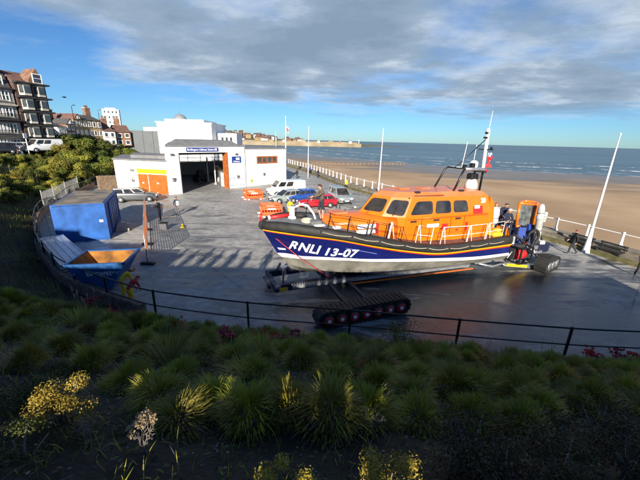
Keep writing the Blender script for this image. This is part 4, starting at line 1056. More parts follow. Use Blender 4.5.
# row of gabled guest houses further along
def house(name, px0, px1, pyTop, y0, wm, rm, label, gable=True, floors=3, chim=None, base=4.0, front=None):
    P, Q = aty(px0, 150, y0), aty(px1, 150, y0 + 2.5); zt = aty((px0 + px1) / 2, pyTop, y0 + 1).z
    d = Vector((Q.x - P.x, Q.y - P.y)); w_ = d.length; e = empty(name, (P.x, P.y, 0), math.atan2(d.y, d.x)); tag(e, label, 'house')
    b = MB(); b.box((w_ / 2, 4.5, (base + zt) / 2), (w_ - .05, 9, zt - base), wm); b.build('wall', wm, e)
    rh = min(3.2, w_ * .5)
    b = MB()
    if gable:   # ridge runs back from the front
        b.loft([[(-.15, -.3, zt - .1), (w_ + .15, -.3, zt - .1), (w_ / 2, -.3, zt + rh)], [(-.15, 9.2, zt - .1), (w_ + .15, 9.2, zt - .1), (w_ / 2, 9.2, zt + rh)]], rm)
        r_ = b.build('roof', rm, e); b = MB(); b.loft([[(.25, -.36, zt - .05), (w_ - .25, -.36, zt - .05), (w_ / 2, -.36, zt + rh - .4)], [(.25, -.3, zt - .05), (w_ - .25, -.3, zt - .05), (w_ / 2, -.3, zt + rh - .4)]], front or wm); b.build('gable', None, e)
        window(e, w_ / 2, zt + rh * .3, w_ * .22, rh * .35, -.36)
    else:
        b.loft([[(0, -.3, zt - .1), (w_, -.3, zt - .1), (w_, 9.2, zt - .1), (0, 9.2, zt - .1)], [(0, 4.2, zt + rh), (w_, 4.2, zt + rh), (w_, 4.8, zt + rh), (0, 4.8, zt + rh)]], rm); r_ = b.build('roof', rm, e)
    if chim:
        b = MB(); b.box((w_ * chim, 4.5, zt + rh + .5), (1.3, 1.1, 2.6), M_rb); b.box((w_ * chim, 4.5, zt + rh + 1.85), (1.5, 1.3, .16), M_stone)
        for k in (-.35, 0, .35): b.lathe([(.15, zt + rh + 1.9), (.12, zt + rh + 2.5)], M_rtile, 8, Matrix.Translation((w_ * chim + k, 4.5, 0)))
        b.build('chimney', M_rb, r_)
    fh = (zt - base) / floors; nw = 2 if w_ < 6.5 else 3
    for k in range(floors):
        for j in range(nw): window(e, w_ * (j + .5) / nw, base + fh * (k + .5), min(1.5, w_ / nw * .55), fh * .55, 0, bars=False)
    return e
house('dark_roofed_house', 49, 62, 133, 66, M_white, M_tile, 'white house with a dark steep roof just right of the tall hotel', True, 2, None)
house('guest_house', 62, 71, 127, 76, M_white, M_tile, 'white-fronted guest house with dark roof, leftmost of the far gabled row', False, 2, .1)
house('guest_house', 71, 79, 124, 79, M_rb, M_tile, 'brick guest house with white gable and tall orange chimney in the far row', True, 3, .35, front=M_white)
house('guest_house', 79, 87.5, 119, 82, M_yb, M_rtile, 'tall buff brick gabled guest house in the middle of the far row', True, 3, None)
house('guest_house', 87.5, 96.5, 119.5, 84.5, M_yb, M_tile, 'buff brick guest house with dark roof right of the tall gabled one', False, 3, None)
house('guest_house', 96.5, 106, 120.5, 87, M_yb, M_tile, 'buff brick guest house with dark dormer roof left of the low white house', False, 3, .9)
house('guest_house', 106, 118, 131, 89, M_white, M_rtile, 'low white guest house with red roof at the right end of the far row', False, 2, .8)
house('guest_house', 118, 133, 132, 93, M_rb, M_rtile, 'low red-roofed brick house beside the grey theatre wall', False, 2, .4)
tw = aty(112.5, 120, 190); e = empty('tower_block', (tw.x, 190, 0), R(25)); tag(e, 'plain white tower block rising behind the guest houses', 'tower block')
zt = aty(112, 109.5, 190).z; b = MB(); b.box((0, 0, zt / 2), (8, 5.6, zt), M_cream); b.box((0, 0, zt + .3), (5, 3.5, .8), M_cream); b.build('wall', M_cream, e)
for k in range(4):
    for j in range(4): b = MB(); b.box((-2.8 + 1.85 * j, -2.81, zt - 1.5 - 2.7 * k), (.8, .06, 1.2), M_winglass); b.build('window', None, e)
# gull-like flying bird over the houses is a dark speck
p = aty(64.5, 97.3, 60); b = MB(); b.ell((0, 0, 0), (.3, .1, .09), M_dark, 8, 6)
for s in (-1, 1): b.add([(.12, 0, .04), (-.1, 0, .04), (-.12, s * .45, .12), (.06, s * .42, .14), (-.18, s * .85, .03), (-.08, s * .8, .05)], [[0, 1, 2, 3], [3, 2, 4, 5]], M_dark)
o = b.build('bird', None); o.location = p; o.rotation_euler = (.1, 0, R(15)); sm = o.modifiers.new('thick', 'SOLIDIFY'); sm.thickness = .03; tag(o, 'dark bird flying in the blue sky above the houses', 'bird')
# street lamps and posts along the clifftop road
def lamp(p, h, label):
    e = empty('street_lamp', p); tag(e, label, 'street lamp'); b = MB(); b.lathe([(.1, 0), (.1, .8), (.055, .9), (.045, h)], M_greymetal, 8); b.tube([(0, 0, h), (.15, -.1, h + .2), (.7, -.4, h + .25)], .035, M_greymetal, 6); b.build('pole', M_greymetal, e); b = MB(); b.box((.85, -.48, h + .25), (.5, .2, .12), M_greymetal, rz=R(-28), bev=.03); b.build('lamp_head', M_greymetal, e)
p = aty(78, 140, 62); lamp((p.x, p.y, 4.05), aty(78, 107, 62).z - 4.05, 'grey street lamp standing among the far guest houses')
p = aty(103, 140, 70); lamp((p.x, p.y, 4.05), aty(103, 111, 70).z - 4.05, 'grey street lamp near the white tower block')
p = gp(118, 160); lamp((p.x, p.y, p.z), 2.6, 'short lamp rising out of the bushes left of the annexe')
# old town on the headland
r6 = random.Random(21); hv = []
TM = [(M_white, M_rtile), (M_stone, M_tile), (M_rb, M_rtile), (M_cream, M_tile), (M_yb, M_rtile), (M_rb, M_tile)]
TL = ['white house with red roof in the old town on the headland', 'pale stone house with dark roof in the old town on the headland', 'red brick house with red roof in the old town on the headland', 'cream house with dark roof in the old town on the headland', 'buff house with red roof in the old town on the headland', 'red brick house with dark roof in the old town on the headland']
TGp = ['white town houses', 'stone town houses', 'red town houses', 'cream town houses', 'buff town houses', 'brick town houses']
tsrc = {}
for k in range(66):
    x = r6.uniform(-262, -100) if k < 58 else r6.uniform(-100, -40); y = r6.uniform(660, 800); v = k % 6
    if v not in tsrc:
        e = empty('town_house'); b = MB(); b.box((0, 0, 3), (9, 8, 7), TM[v][0]); b.build('wall', None, e); b = MB(); b.loft([[(-4.8, -4.3, 6.5), (-4.8, 4.3, 6.5), (-4.8, 0, 9.6)], [(4.8, -4.3, 6.5), (4.8, 4.3, 6.5), (4.8, 0, 9.6)]], TM[v][1]); b.box((3, 0, 9.8), (1.2, 1, 2.2), M_rb); b.build('roof', None, e)
        b = MB()
        for i in (-2.5, 0, 2.5):
            for j in (2, 4.8): b.box((i, -4.02, j), (1.3, .1, 1.5), M_winglass)
        b.build('windows', None, e); tsrc[v] = e; o = e
    else: o = copy_tree(tsrc[v])
    o.location = (x, y, headz(x, y) + .2); o.rotation_euler = (0, 0, r6.uniform(-.7, .7)); s = r6.uniform(.75, 1.15); o.scale = (s, s, s); tag(o, TL[v], 'house', TGp[v])
# ------------------------------------------------------------------ the lifeboat on its carriage
TH = R(21.3); B0 = Vector((-2.66, 13.85, 0))
boat = empty('lifeboat', B0, TH); tag(boat, 'large orange and blue lifeboat with white lettering standing on a launching carriage', 'lifeboat')
# local axes: x from bow to stern, -y is the side towards us
T_ft = [(0, 3.42), (.6, 3.52), (1.4, 3.5), (3, 3.27), (4.9, 2.88), (6.5, 2.5), (8.4, 2.2), (11, 2.17), (13.6, 2.2)]
T_fb = [(0, 3.08), (.6, 3.1), (1.4, 3.06), (3, 2.87), (4.9, 2.44), (6.5, 2.1), (8.4, 1.8), (11, 1.77), (13.6, 1.72)]
T_sb = [(0, 3.0), (.6, 3.0), (1.4, 2.96), (3, 2.77), (4.9, 2.32), (6.5, 1.96), (8.4, 1.64), (11, 1.60), (13.6, 1.52)]
T_bb = [(0, 1.85), (1.4, 1.82), (2.4, 1.88), (3.3, 1.86), (4.2, 1.78), (4.9, 1.73), (6.5, 1.62), (8.4, 1.47), (11, 1.27), (13.6, 1.17)]
T_wb = [(0, 1.65), (1.4, 1.63), (2.5, 1.71), (3.4, 1.7), (4.3, 1.63), (5.2, 1.56), (6.5, 1.46), (8.4, 1.3), (11, 1.1), (13.6, 1.02)]
T_b = [(0, .07), (.25, .42), (.6, .78), (1.4, 1.36), (3, 1.94), (4.9, 2.18), (8.4, 2.27), (11, 2.25), (13.6, 2.06)]
T_bw = [(.88, .03), (1.5, .5), (2.3, 1.08), (3.2, 1.48), (5.2, 1.9), (8.5, 2.13), (11, 2.14), (13.6, 2.02)]
T_bc = [(1.15, .02), (1.7, .38), (3.2, 1.1), (5.2, 1.55), (8.5, 1.85), (11, 1.88), (13.6, 1.8)]
T_zc = [(1.15, 1.25), (1.7, 1.12), (3.2, .98), (5.2, .9), (8.5, .84), (11, .78), (13.6, .74)]
T_zk = [(1.35, .95), (2, .72), (3, .55), (6, .48), (13.6, .5)]
NS = 40; SE = 13.6
def rowpt(r, u, side):
    """hull point: row r (fender foot, stripe, blue, white, chine, keel), u along the length"""
    s0 = (0.0, .03, .68, .88, 1.15, 1.35)[r]; s = s0 + (SE - s0) * (u ** 1.25)
    if r == 0: return Vector((s, side * sinterp(T_b, s), sinterp(T_fb, s)))
    if r == 1: bfb, bwb = sinterp(T_b, s), sinterp(T_bw, max(s, .88)); return Vector((s, side * (bfb * .97 - .01), sinterp(T_sb, s)))
    if r == 2:
        k = 1 - max(0, 1 - (s - .68) / .5) ; b_ = sinterp(T_b, s) * .16 + sinterp(T_bw, max(s, .88)) * .84
        return Vector((s, side * (.02 + (b_ - .02) * min(1, max(0, (s - .68) / .9) ** .8)), sinterp(T_bb, s)))
    if r == 3: return Vector((s, side * sinterp(T_bw, s), sinterp(T_wb, s)))
    if r == 4: return Vector((s, side * sinterp(T_bc, s), sinterp(T_zc, s)))
    return Vector((s, side * .02, sinterp(T_zk, s)))
M_hyel = mat('yellow_hull_stripe', (.85, .45, .01), .35, var=.04, coat=.3)
M_hred = mat('red_hull_stripe', (.6, .03, .015), .35, var=.05, coat=.3)
M_hwhite = mat('white_boot_line', (.75, .76, .76), .35, var=.05)
M_hgrey = mat('grey_antifouling', (.15, .15, .13), .65, col2=(.235, .23, .2), scale=1.4, var=.2, rvar=.1)
def hull_rows(u, side):
    p = [rowpt(r, u, side) for r in range(6)]
    ym = p[0].lerp(p[1], .62)
    return [p[0], ym, p[1], p[1].lerp(p[2], .5) + Vector((0, side * -.05 * (1 - u), 0)), p[2], p[3], p[4], p[5]]
b = MB(); rows_m = [M_hyel, M_hred, M_blue, M_blue, M_hwhite, M_hgrey, M_hgrey]
for side in (-1, 1):
    g = [hull_rows(i / NS, side) for i in range(NS + 1)]
    for k, mt in enumerate(rows_m):
        vs = [v for i in range(NS + 1) for v in (g[i][k], g[i][k + 1])]
        b.add(vs, [[2 * i, 2 * i + 1, 2 * i + 3, 2 * i + 2] for i in range(NS)], mt, True)
# transom
L_ = hull_rows(1, -1); R_ = hull_rows(1, 1)
b.add(L_ + R_[::-1], [list(range(len(L_) * 2))], M_blue)
hull = b.build('hull', None, boat)
# white flash and tank marks on the forefoot
b = MB()
def hside(s, z, off=.012):
    """y of the near hull side at station s and height z (piecewise between the paint rows)"""
    u = max(0, min(1, (s / SE))) ; best = None
    ys = []
    for r in range(4):
        s0 = (0.0, .03, .68, .88)[r]
        t = max(0, (s - s0) / (SE - s0)) ** .8 if s > s0 else 0
        p = rowpt(r, t, -1); ys.append((p.z, p.y))
    ys.sort()
    return interp(ys, z) - off
def onhull(name, pts, mt, parent, off=.015):
    b = MB(); b.add([(s, hside(s, z, off), z) for s, z in pts], [list(range(len(pts)))], mt); return b.build(name, mt, parent)
onhull('white_flash', [(.62, 2.2), (.98, 2.16), (1.02, 2.06), (.72, 2.06)], M_hwhite, hull, .03)
# lettering: white slanted characters following the side
for t, s0, s1, hgt, zb0 in (('RNLI', 1.1, 2.34, .5, 2.16), ('13-07', 2.56, 4.02, .46, 2.06)):
    vs, fs = textmesh(t, 1.0, bold=.028, shear=.18, space=1.05)
    x0, x1 = min(v.x for v in vs), max(v.x for v in vs); y0, y1 = min(v.y for v in vs), max(v.y for v in vs)
    b = MB(); pv = []
    for v in vs:
        s = s0 + (v.x - x0) / (x1 - x0) * (s1 - s0); zb = interp([(1.0, 2.2), (2.25, 2.03), (2.53, 1.99), (4.1, 1.86)], s); z = zb + (v.y - y0) / (y1 - y0) * hgt * (1 if t == 'RNLI' else .95)
        pv.append((s, hside(s, z, .022), z))
    b.add(pv, fs, M_txt); b.build('lettering', M_txt, hull)
b = MB()
for k in range(40):
    s = 4.2 + k * .03; pass
onhull('pale_line', [(3.4, 2.42), (4.9, 2.06), (4.9, 2.02), (3.4, 2.38)], mat('pale_blue_line', (.12, .16, .4), .4), hull, .02)
# fender
b = MB()
for side in (-1, 1):
    rings = []
    for i in range(NS + 1):
        s = SE * (i / NS) ** 1.25; bb = sinterp(T_b, s); zt, zb = sinterp(T_ft, s), sinterp(T_fb, s); zm = (zt + zb) / 2; h2 = (zt - zb) / 2
        rings.append([Vector((s - .02, side * (bb - .16), zt)), Vector((s - .05, side * (bb + .01), zt - .02)), Vector((s - .08, side * (bb + .09), zm + h2 * .45)), Vector((s - .08, side * (bb + .1), zm - h2 * .4)), Vector((s - .03, side * (bb + .02), zb)), Vector((s, side * (bb - .1), zb))])
    b.loft(rings, M_fender, smooth=True)
b.ell((0, 0, 3.25), (.16, .2, .22), M_fender, 10, 8)
b.build('fender', M_fender, boat)
# deck
b = MB(); vs = []
for i in range(NS + 1):
    s = .1 + (SE - .1) * i / NS; bb = sinterp(T_b, s) - .1; z = sinterp(T_ft, s) - .1; vs += [(s, -bb, z), (s, 0, z + .06), (s, bb, z)]
b.add(vs, [f for i in range(NS) for f in ([3 * i, 3 * i + 1, 3 * i + 4, 3 * i + 3], [3 * i + 1, 3 * i + 2, 3 * i + 5, 3 * i + 4])], M_deck); b.build('deck', M_deck, boat)
def dz(s): return sinterp(T_ft, s) - .08
# brown-red walkway along the cabin
M_walk = mat('walkway_maroon', (.16, .07, .05), .85, var=.2, scale=6, bump=.2)
b = MB()
for side in (-1, 1):
    g = []
    for i in range(21):
        s = 6.4 + 6.6 * i / 20; g += [(s, side * (sinterp(T_b, s) - .18), dz(s) + .03), (s, side * 1.2, dz(s) + .05)]
    b.add(g, [[2 * i, 2 * i + 1, 2 * i + 3, 2 * i + 2] for i in range(20)], M_walk)
b.build('walkway', M_walk, boat)
# forward trunk of the cabin
M_roofo = mat('roof_paint_sky_sheen', (.80, .20, .035), .4, col2=(.72, .22, .09), scale=.9, coat=.2)  # orange with a pinkish sky reflection put into the colour
b = MB(); tr = []
for s, hw, zt in ((2.95, .55, 3.32), (3.15, .72, 3.52), (4.0, 1.0, 3.56), (5.2, 1.25, 3.55), (6.3, 1.42, 3.52)):
    z0 = dz(s) - .1; tr.append([Vector((s, -hw - .12, z0)), Vector((s, -hw - .06, zt - .22)), Vector((s, -hw + .12, zt - .02)), Vector((s, 0, zt + .05)), Vector((s, hw - .12, zt - .02)), Vector((s, hw + .06, zt - .22)), Vector((s, hw + .12, z0))])
b.loft(tr, M_orange, smooth=True); trunk = b.build('forward_cabin', M_orange, boat)
b = MB(); b.box((3.75, 0, 3.64), (.75, .8, .1), M_roofo, bev=.04); b.build('hatch', M_roofo, trunk)
# wheelhouse: bevelled plan with a pointed front
def ring(pl, z): return [Vector((s, y, z)) for s, y in pl]
def sym(h): return h + [(s, -y) for s, y in h[::-1] if abs(y) > 1e-6]
low = sym([(4.55, 0), (5.5, -1.02), (6.6, -1.46), (12.25, -1.5)]); sill = sym([(4.85, 0), (5.66, -.98), (6.72, -1.43), (12.25, -1.46)])
eave = sym([(5.62, 0), (6.22, -.82), (7.15, -1.24), (12.0, -1.3)]); crown = sym([(6.1, 0), (6.6, -.6), (7.4, -.95), (11.8, -1.02)])
def fixz(rg, f): return [Vector((p.x, p.y, f(p))) for p in rg]
WS, WE = 3.6, 4.42
rl_ = [fixz(ring(low, 0), lambda p: dz(p.x) - .1 if p.x > 6 else 3.3), fixz(ring(sill, 0), lambda p: WS - .1), fixz(ring(eave, 0), lambda p: WE - (.03 if p.x > 8 else 0)), fixz(ring(crown, 0), lambda p: 4.64 - .05 * (p.x > 10))]
b = MB(); b.loft(rl_[:3], M_orange, cap=False); b.loft(rl_[2:], M_roofo, cap=True); wh = b.build('wheelhouse', M_orange, boat)
# the stern end is stepped down
b = MB(); b.loft([[(12.2, -1.48, 2.0), (12.2, -1.32, 4.3), (12.2, 1.32, 4.3), (12.2, 1.48, 2.0)], [(12.75, -1.46, 2.0), (12.5, -1.38, 3.95), (12.5, 1.38, 3.95), (12.75, 1.46, 2.0)]], M_orange); b.build('aft_bulkhead', M_orange, wh)
def inset(quad, k):
    c = sum((Vector(p) for p in quad), Vector()) / 4; return [Vector(p).lerp(c, k) for p in quad]
def rounded(quad, r=.16, n=4):
    out = []
    q = [Vector(p) for p in quad]
    for i in range(4):
        p, a, c = q[i], q[i - 1], q[(i + 1) % 4]
        la_, lc_ = (a - p).length, (c - p).length; A = p + (a - p) * min(.45, r / la_); C = p + (c - p) * min(.45, r / lc_)
        for k in range(n + 1):
            t = k / n; out.append((1 - t) ** 2 * A + 2 * t * (1 - t) * p + t * t * C)
    return out
def pane(quad, parent, r=.14):
    q = [Vector(p) for p in quad]; nrm = (q[1] - q[0]).cross(q[3] - q[0]).normalized()
    cen = sum(q, Vector()) / 4
    if nrm.dot(cen - Vector((9, 0, 3))) < 0: nrm = -nrm
    o_ = rounded(inset(quad, -.07), r + .03); i_ = rounded(quad, r)
    b = MB(); b.loft([[p - nrm * .02 for p in o_], [p + nrm * .025 for p in o_]], M_rubber); f = b.build('window', M_rubber, parent)
    b = MB(); b.loft([[p + nrm * .0 for p in i_], [p + nrm * .034 for p in i_]], M_glass); b.build('pane', M_glass, f)
for side in (-1, 1):
    def S_(p): return Vector((p[0], side * abs(p[1]), p[2]))
    # front, quarter, and three side windows
    a0, a1 = Vector((4.85, 0, WS - .1)), Vector((5.66, -.98, WS - .1)); c0, c1 = Vector((5.62, 0, WE)), Vector((6.22, -.82, WE))
    def bil(q00, q10, q01, q11, u, v): return (q00.lerp(q10, u)).lerp(q01.lerp(q11, u), v)
    pane([S_(bil(a0, a1, c0, c1, u, v)) for u, v in ((.12, .24), (.9, .24), (.88, .86), (.16, .86))], wh)
    a2, c2 = Vector((6.72, -1.43, WS - .1)), Vector((7.15, -1.24, WE))
    pane([S_(bil(a1, a2, c1, c2, u, v)) for u, v in ((.1, .2), (.88, .08), (.9, .82), (.14, .86))], wh)
    a3, c3 = Vector((12.25, -1.46, WS - .1)), Vector((12.0, -1.3, WE - .03))
    for k, q in enumerate((((.05, .12), (.285, .12), (.25, .78), (.075, .78)), ((.325, .12), (.50, .12), (.475, .76), (.31, .78)), ((.54, .12), (.71, .12), (.69, .74), (.53, .76)))):
        pane([S_(bil(a2, a3, c2, c3, u, v)) for u, v in q], wh)
# stickers, number, name board, grab rail
def sideq(s, z):
    v = (z - (WS - .1)) / (WE - .03 - WS + .1); 
    if v >= 0: y = -1.44 + .17 * v
    else: y = -1.5 + .04 * max(0, (z - 2.1) / 1.4)
    return y
def decal(name, s0, s1, z0, z1, mt, off=.02, parent=None):
    b = MB(); b.slab([(s0, sideq(s0, z0) - off, z0), (s1, sideq(s1, z0) - off, z0), (s1, sideq(s1, z1) - off, z1), (s0, sideq(s0, z1) - off, z1)], -.012, mt); return b.build(name, mt, parent or wh)
decal('red_panel', 11.0, 11.62, 3.46, 3.86, M_red, .045); decal('white_board', 11.05, 11.4, 3.74, 3.9, M_white, .065)
vs, fs = textmesh('20', .34, bold=.012); x0 = min(v.x for v in vs); b = MB(); b.add([(11.5 + v.x - x0, sideq(0, 4.02 + v.y) - .04, 4.02 + v.y) for v in vs], fs, M_txt); b.build('lettering', M_txt, wh)
decal('name_board', 8.0, 8.75, 2.92, 3.1, M_white, .05); decal('red_valve', 9.0, 9.35, 2.72, 3.05, M_red, .03); decal('red_valve', 10.55, 10.7, 2.6, 3.05, M_red, .03); decal('red_valve', 9.95, 10.1, 2.62, 2.72, M_red, .03)
# white and red equipment boxes at the foredeck side
for k in range(2):
    b = MB(); b.box((4.62 + k * .02, -1.5, 2.98 + k * .26), (1.1, .14, .2), M_white, bev=.04); b.box((5.1, -1.51, 2.98 + k * .26), (.16, .15, .21), M_red); b.build('equipment_tube', M_white, boat)
b = MB(); b.tube([(6.9, -1.38, 4.46), (7.2, -1.3, 4.56), (9.0, -1.34, 4.52)], .03, M_roofo, 6); b.build('grab_rail', M_roofo, wh)
for s in (7.6, 10.4): b = MB(); b.box((s, -1.0, 4.64), (.3, .16, .1), M_rubber, bev=.03); b.build('roof_light', M_rubber, wh)
b = MB()
for s0_, s1_, y, z in ((7.2, 12, -1.43, 3.42),):
    b.tube([(s0_, y - .06, z), (s1_, y - .06, z + .0)], .022, M_orange, 6)
b.build('hand_rail', M_orange, wh)
# white stanchions and rails along the side deck
def rails(side, mt, pairs, hgt, top=True):
    b = MB()
    for s0_, s1_ in pairs:
        y0_, y1_ = side * (sinterp(T_b, s0_) - .22), side * (sinterp(T_b, s1_) - .22)
        P0, P1 = Vector((s0_, y0_, dz(s0_))), Vector((s1_, y1_, dz(s1_)))
        lean = Vector((.22, -side * .12, 0))
        b.tube([P0, P0 + lean + Vector((0, 0, hgt)), P1 + lean * .8 + Vector((0, 0, hgt)), P1], .022, mt, 6)
        b.tube([P0 + Vector((.35, -side * .02, 0)), P0 + lean + Vector((.05, 0, hgt * .98))], .018, mt, 6)
        b.tube([P0 + lean * .5 + Vector((0, 0, hgt * .5)), P1 + lean * .4 + Vector((0, 0, hgt * .5))], .014, mt, 6)
    return b
for side in (-1, 1):
    rails(side, M_white, [(7.0, 7.9), (8.5, 10.2), (10.25, 11.5), (11.6, 12.9)], .88).build('guard_rail', M_white, boat)
    rails(side, M_white, [(5.45, 5.5)], .8).build('stanchion', M_white, boat)
    b = MB()
    ss = [(2.6, 4.4), (4.6, 6.2)]
    for s0_, s1_ in ss:
        P0 = Vector((s0_, side * (sinterp(T_b, s0_) - .3), dz(s0_))); P1 = Vector((s1_, side * (sinterp(T_b, s1_) - .3), dz(s1_)))
        for hz in (.35, .7): b.tube([P0 + Vector((.1, 0, hz)), P1 + Vector((.1, 0, hz))], .014, M_black, 6)
        for t in (0, .5, 1): p = P0.lerp(P1, t); b.tube([p, p + Vector((.12, 0, .74))], .02, M_black, 6); b.tube([p + Vector((.4, 0, 0)), p + Vector((.12, 0, .6))], .014, M_black, 6)
    b.build('bow_rail', M_black, boat)
# foredeck gear
b = MB(); b.lathe([(.2, 0), (.2, .1), (.13, .15), (.13, .5), (.18, .55), (.18, .6)], M_white, 14, Matrix.Translation((1.45, .1, dz(1.45)))); b.build('bollard', M_white, boat)
b = MB(); b.tube([(1.5, .35, dz(1.5)), (1.65, .38, dz(1.6) + .5), (1.95, .4, dz(2) + .68), (2.3, .4, dz(2) + .62), (2.6, .3, dz(2.6) + .3), (2.7, .25, dz(2.7))], .055, M_white, 8); b.build('tow_arch', M_white, boat)
b = MB(); b.tube([(.35, .2, dz(.4) + .1), (1.35, .3, dz(1.3) + .14)], .09, M_red, 10); b.lathe([(.1, 0), (.1, .1)], M_white, 10, Matrix.Translation((.33, .2, dz(.4) + .1)) @ Matrix.Rotation(R(80), 4, 'Y')); b.build('rolled_tow_line', M_red, boat)
b = MB(); b.lathe([(.14, 0), (.26, .03), (.3, .12), (.26, .2), (.14, .24)], M_rubber, 14, Matrix.Translation((1.95, .35, dz(1.9) + .05))); b.build('hose_reel', M_rubber, boat)
b = MB(); b.box((2.3, -.8, dz(2.3) + .12), (.5, .4, .2), M_greymetal, bev=.04); b.build('deck_locker', M_greymetal, boat); b = MB(); b.box((2.35, -1.2, dz(2.3) + .06), (.5, .2, .08), M_white, bev=.03); b.build('fairlead', M_white, boat); b = MB(); b.box((3.1, -1.4, dz(3) + .08), (.35, .22, .12), M_white, bev=.03); b.build('deck_cleat', M_white, boat)
b = MB(); b.tube([(.05, 0, 3.3), (-.08, 0, 3.62), (.0, .0, 3.8)], .05, M_red, 8); b.build('stem_fitting', M_red, boat)
# radar arch and mast
b = MB()
for y in (-.75, .75):
    b.tube([(10.1, y, 4.55), (10.65, y * .9, 5.62), (10.8, y * .85, 5.72), (12.4, y * .5, 5.55), (12.75, y * .3, 5.5)], .055, M_black, 8)
    b.tube([(10.8, y * .85, 5.72), (12.5, y * .45, 5.65)], .09, M_alu, 8)
b.box((11.5, 0, 5.66), (1.7, 1.0, .06), M_alu); b.tube([(10.8, -.65, 5.72), (10.8, .65, 5.72)], .05, M_black, 8)
arch = b.build('radar_arch', M_black, boat)
b = MB(); b.lathe([(.16, 0), (.22, .06), (.22, .3), (.12, .4)], M_white, 14, Matrix.Translation((12.0, 0, 5.72))); b.build('radome', M_white, arch)
b = MB(); b.box((11.55, -.35, 5.86), (.2, .25, .3), M_black, bev=.03); b.build('searchlight', M_black, arch); b = MB(); b.box((10.95, -.4, 5.84), (.14, .2, .16), M_black); b.build('searchlight', M_black, arch)
b = MB(); b.tube([(10.85, -.3, 5.75), (11.0, -.3, 7.1)], [.022, .012], M_white, 6); b.build('aerial', M_white, arch)
b = MB(); b.tube([(12.3, .35, 5.7), (12.35, .35, 7.0)], [.02, .012], M_white, 6); b.build('aerial', M_white, arch)
b = MB(); b.tube([(12.75, 0, 4.3), (12.78, 0, 5.6), (12.72, 0, 6.6)], [.06, .06, .05], M_black, 8); b.tube([(12.72, .0, 5.5), (12.68, 0, 6.9), (12.66, 0, 7.75)], [.11, .095, .08], M_white, 10)
b.tube([(10.8, 0, 5.8), (12.55, 0, 7.25)], .025, M_black, 6)
b.box((12.7, 0, 6.72), (.06, 1.0, .05), M_black); b.box((12.7, -.35, 6.8), (.1, .08, .12), M_black); b.box((12.9, 0, 5.55), (.3, .2, .16), M_red, bev=.02); b.box((12.55, 0, 7.35), (.2, .14, .1), M_black); b.box((12.6, 0, 7.6), (.2, .14, .1), M_black)
mast = b.build('mast', M_black, boat)
b = MB(); b.tube([(12.66, 0, 7.7), (12.72, 0, 8.75)], [.025, .008], M_white, 6); b.build('aerial', M_white, mast)
b = MB(); b.lathe([(.08, 0), (.11, .05), (.11, .16), (.05, .22)], M_white, 10, Matrix.Translation((12.63, 0, 7.62))); b.build('masthead_light', M_white, mast)
# red ensign hung on the halyard
b = MB(); n_ = 8; vs = []
for i in range(n_ + 1):
    for j in range(4): vs.append((12.95 + .10 * j + .04 * math.sin(i * 1.4 + j), .08 * math.sin(i * 1.1 + j * .8), 6.55 - i * .1))
b.add(vs, [[4 * i + j, 4 * i + j + 1, 4 * i + 4 + j + 1, 4 * i + 4 + j] for i in range(n_) for j in range(3)], M_red); o = b.build('ensign', M_red, mast)
o.data.materials.append(M_white); o.data.materials.append(M_navy)
for p in o.data.polygons:
    if p.index < 6: p.material_index = 2 if p.index % 2 else 1
    elif p.index % 3 == 1: p.material_index = 1 if p.index in (13,) else 0
sm = o.modifiers.new('thick', 'SOLIDIFY'); sm.thickness = .01
b = MB(); b.lathe([(.36, 0), (.32, .3), (.16, .62), (.12, .7)], M_white, 14, Matrix.Translation((11.95, -.1, 4.6))); b.build('canvas_cover', M_white, boat)
b = MB(); b.box((11.95, -.1, 5.25), (.5, .42, .36), M_black, bev=.06); b.tube([(11.95, -.1, 5.3), (12.2, -.1, 5.7)], .05, M_black, 6); b.build('fire_monitor', M_black, boat)
# stern gear
b = MB(); b.lathe([(.18, 0), (.21, .06), (.21, .75), (.16, .88), (.08, .93)], M_white, 16, Matrix.Translation((12.98, -1.15, dz(13.1) + .62))); b.lathe([(.22, .3), (.22, .36)], M_greymetal, 16, Matrix.Translation((12.98, -1.15, dz(13.1) + .62))); b.tube([(12.98, -1.15, dz(13)), (12.98, -1.15, dz(13) + .64)], .12, M_greymetal, 8); b.build('liferaft_canister', M_white, boat)
b = MB()
for y in (-1.75, -.9, .9, 1.75):
    b.tube([(13.2, y, dz(13.2)), (13.25, y, dz(13.2) + .8), (13.55, y, dz(13.2) + .95), (13.6, y, dz(13.5))], .028, M_white, 6)
for z in (.5, .9): b.tube([(13.5, -1.75, dz(13.5) + z), (13.5, -.9, dz(13.5) + z)], .025, M_white, 6); b.tube([(13.5, .9, dz(13.5) + z), (13.5, 1.75, dz(13.5) + z)], .025, M_white, 6)
b.build('stern_rail', M_white, boat)
b = MB(); b.box((13.35, -1.55, dz(13.3) + .25), (.45, .6, .5), M_orange, bev=.05); b.build('seat_locker', M_orange, boat)
# water jets under the stern
b = MB()
for y in (-.95, .95): b.lathe([(.3, 0), (.34, .25), (.26, .5), (.22, .75)], M_alu, 14, Matrix.Translation((13.55, y, .98)) @ Matrix.Rotation(R(90), 4, 'Y')); b.box((13.9, y, .8), (.5, .5, .12), M_alu)
b.build('water_jet', M_alu, boat)

def lzp(px, py, z=.34):
    p = at(px, py, z) - B0; c, s = math.cos(TH), math.sin(TH); return Vector((p.x * c + p.y * s, -p.x * s + p.y * c, z))
